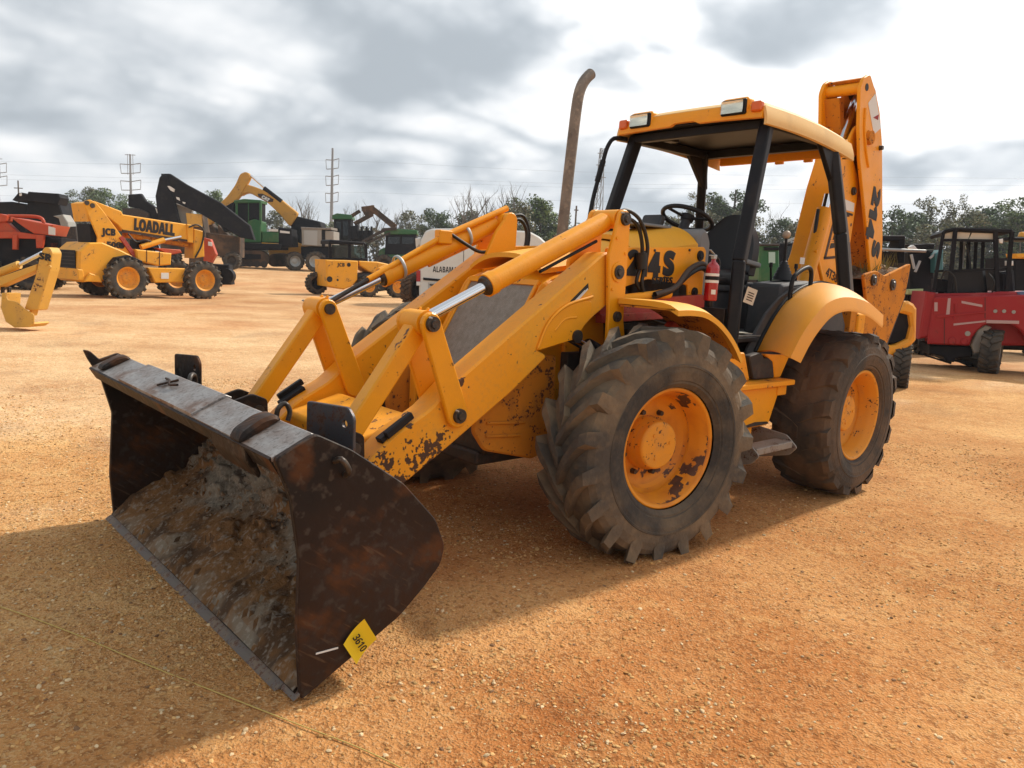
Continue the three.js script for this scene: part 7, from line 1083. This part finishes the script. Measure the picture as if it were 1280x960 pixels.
{ // transmission poles and towers
  const at = (px, d) => groundAt(px, d), hgt = (px, top, d) => { const g = at(px, d), r = rayDir(px, top), t = Math.hypot(g.x - EYE.x, g.z - EYE.z) / Math.hypot(r.x, r.z); return EYE.y + r.y * t - g.y; };
  const place = (t, px, d, yaw) => { const p = at(px, d); t.position.copy(p); const f = V(FWD.x, 0, FWD.z).normalize(); t.rotation.y = Math.atan2(f.x, f.z) + yaw; };
  const arms = (t, ys, w, h, r) => { for (const y of ys) { const a = part('cross_arm', t); mesh('arm', [cylA([0, y - h * 0.02, 0], [-w, y + h * 0.22, 0], r, r, 5), cylA([0, y, 0], [w, y + h * 0.02, 0], r, r, 5), cylA([0, y - h, 0], [-w * 0.95, y - h * 0.85, 0], r, r, 5), cylA([0, y - h, 0], [w * 0.9, y - h * 1.05, 0], r, r, 5), cylA([-w, y + h * 0.22, 0], [-w * 0.95, y - h * 0.85, 0], r * 0.7, r * 0.7, 5), cylA([w, y, 0], [w * 0.9, y - h * 1.05, 0], r * 0.7, r * 0.7, 5)], M.farSteel, a); } };
  for (const [px, top, d, rows, lab, w] of [[413.4, 185, 190, [200, 220.5, 242], 'grey steel transmission pole with three tiers of arms above the skidders', 1.65], [165.2, 193, 230, [206, 227], 'grey steel transmission pole with two wide tiers of arms above the lettered telehandler', 2.6], [1, 198, 235, [206, 222], 'grey steel transmission pole with tiered arms rising behind the black loader', 2.4]]) {
    const t = thing('transmission_pole', lab, 'pylon'); place(t, px, d, 0); const H = hgt(px, top, d); mesh('pole', [cylA([0, -0.5, 0], [0, H, 0], 0.55, 0.24, 12)], M.farSteel, t); arms(t, rows.map((r) => hgt(px, r, d)), w * d / 190 * 0.98, 2.1 * d / 190, 0.11 * d / 190);
    if (rows.length === 2) mesh('top_bar', [cylA([-1.3 * d / 190, H - 0.2, 0], [1.3 * d / 190, H - 0.2, 0], 0.1, 0.1, 5), cylA([-0.8, H, 0], [-0.8, H - 6, 0], 0.08, 0.08, 5), cylA([0.8, H, 0], [0.8, H - 6, 0], 0.08, 0.08, 5)], M.farSteel, t);
  }
  { const t = thing('lattice_tower', 'slim steel lattice tower seen between the exhaust stack and the canopy', 'pylon'), d = 180; place(t, 742, d, 0.3); const H = hgt(742, 185, d), g = [], wAt = (k) => lerp(1.35, 0.35, k); const n = 11; for (let k = 0; k < n; k++) { const y0 = H * k / n, y1 = H * (k + 1) / n, a = wAt(k / n), b = wAt((k + 1) / n); for (const [sx, sz] of [[1, 1], [1, -1], [-1, 1], [-1, -1]]) g.push(cylA([sx * a, y0, sz * a], [sx * b, y1, sz * b], 0.10, 0.10, 4)); g.push(cylA([-a, y0, a], [b, y1, b], 0.06, 0.06, 4), cylA([a, y0, a], [-b, y1, b], 0.06, 0.06, 4), cylA([-b, y1, b], [b, y1, b], 0.07, 0.07, 4), cylA([a, y0, a], [b, y1, -b], 0.06, 0.06, 4), cylA([-a, y0, a], [-b, y1, -b], 0.06, 0.06, 4)); } mesh('lattice', g, M.farSteel, t); for (const q of [0.78, 0.87, 0.96]) { const a = part('cross_arm', t); mesh('arm', [cylA([-1.9 * (1.5 - q), H * q, 0], [1.9 * (1.5 - q), H * q, 0], 0.09, 0.09, 4)], M.farSteel, a); } }
  for (const [px, top, d, lab] of [[26, 226, 140, 'dark wooden utility pole with one crossarm behind the black loader'], [715, 257, 110, 'brown wooden utility pole beside the exhaust stack'], [761, 252, 120, 'thin wooden utility pole beside the canopy front post']]) { const t = thing('utility_pole', lab, 'utility pole'); place(t, px, d, 0); const H = hgt(px, top, d); mesh('pole', [cylA([0, -0.5, 0], [0, H, 0], 0.17, 0.12, 8)], M.wood, t); mesh('crossarm', [box(0, H - (px < 100 ? 1.35 : 0.6), 0, px < 100 ? 1.6 : 0.6, 0.16, 0.14, 0.02)], M.wood, t); }
  // wires strung across the sky
  const wire = std({ color: lin(0.20, 0.20, 0.21), roughness: 0.6 });
  for (const [y0, y1, y2, d] of [[200, 201, 224, 190], [216, 220, 232, 190], [222, 224, 238, 190], [243, 240, 256, 185]]) {
    const P = [[-80, y0], [200, lerp(y0, y1, 0.4) + 5], [413, y1], [700, lerp(y1, y2, 0.35) + 5], [1000, lerp(y1, y2, 0.7) + 3], [1380, y2]].map(([x, y]) => { const r = rayDir(x, y), f = V(FWD.x, 0, FWD.z).normalize(), k = d / r.dot(f); return EYE.clone().addScaledVector(r, k); });
    single('power_line', 'thin power line strung across the sky above the trees', 'cable', [tube(P, 0.014, 60, 4)], wire, 'power lines above the tree line');
  }
}
scene.fog = new THREE.FogExp2(new THREE.Color().setRGB(0.80, 0.84, 0.88), 0.0005);   // thin spring haze
scene.traverse((o) => { if (o.isMesh) { o.castShadow = true; o.receiveShadow = true; } });
renderer.render(scene, camera);
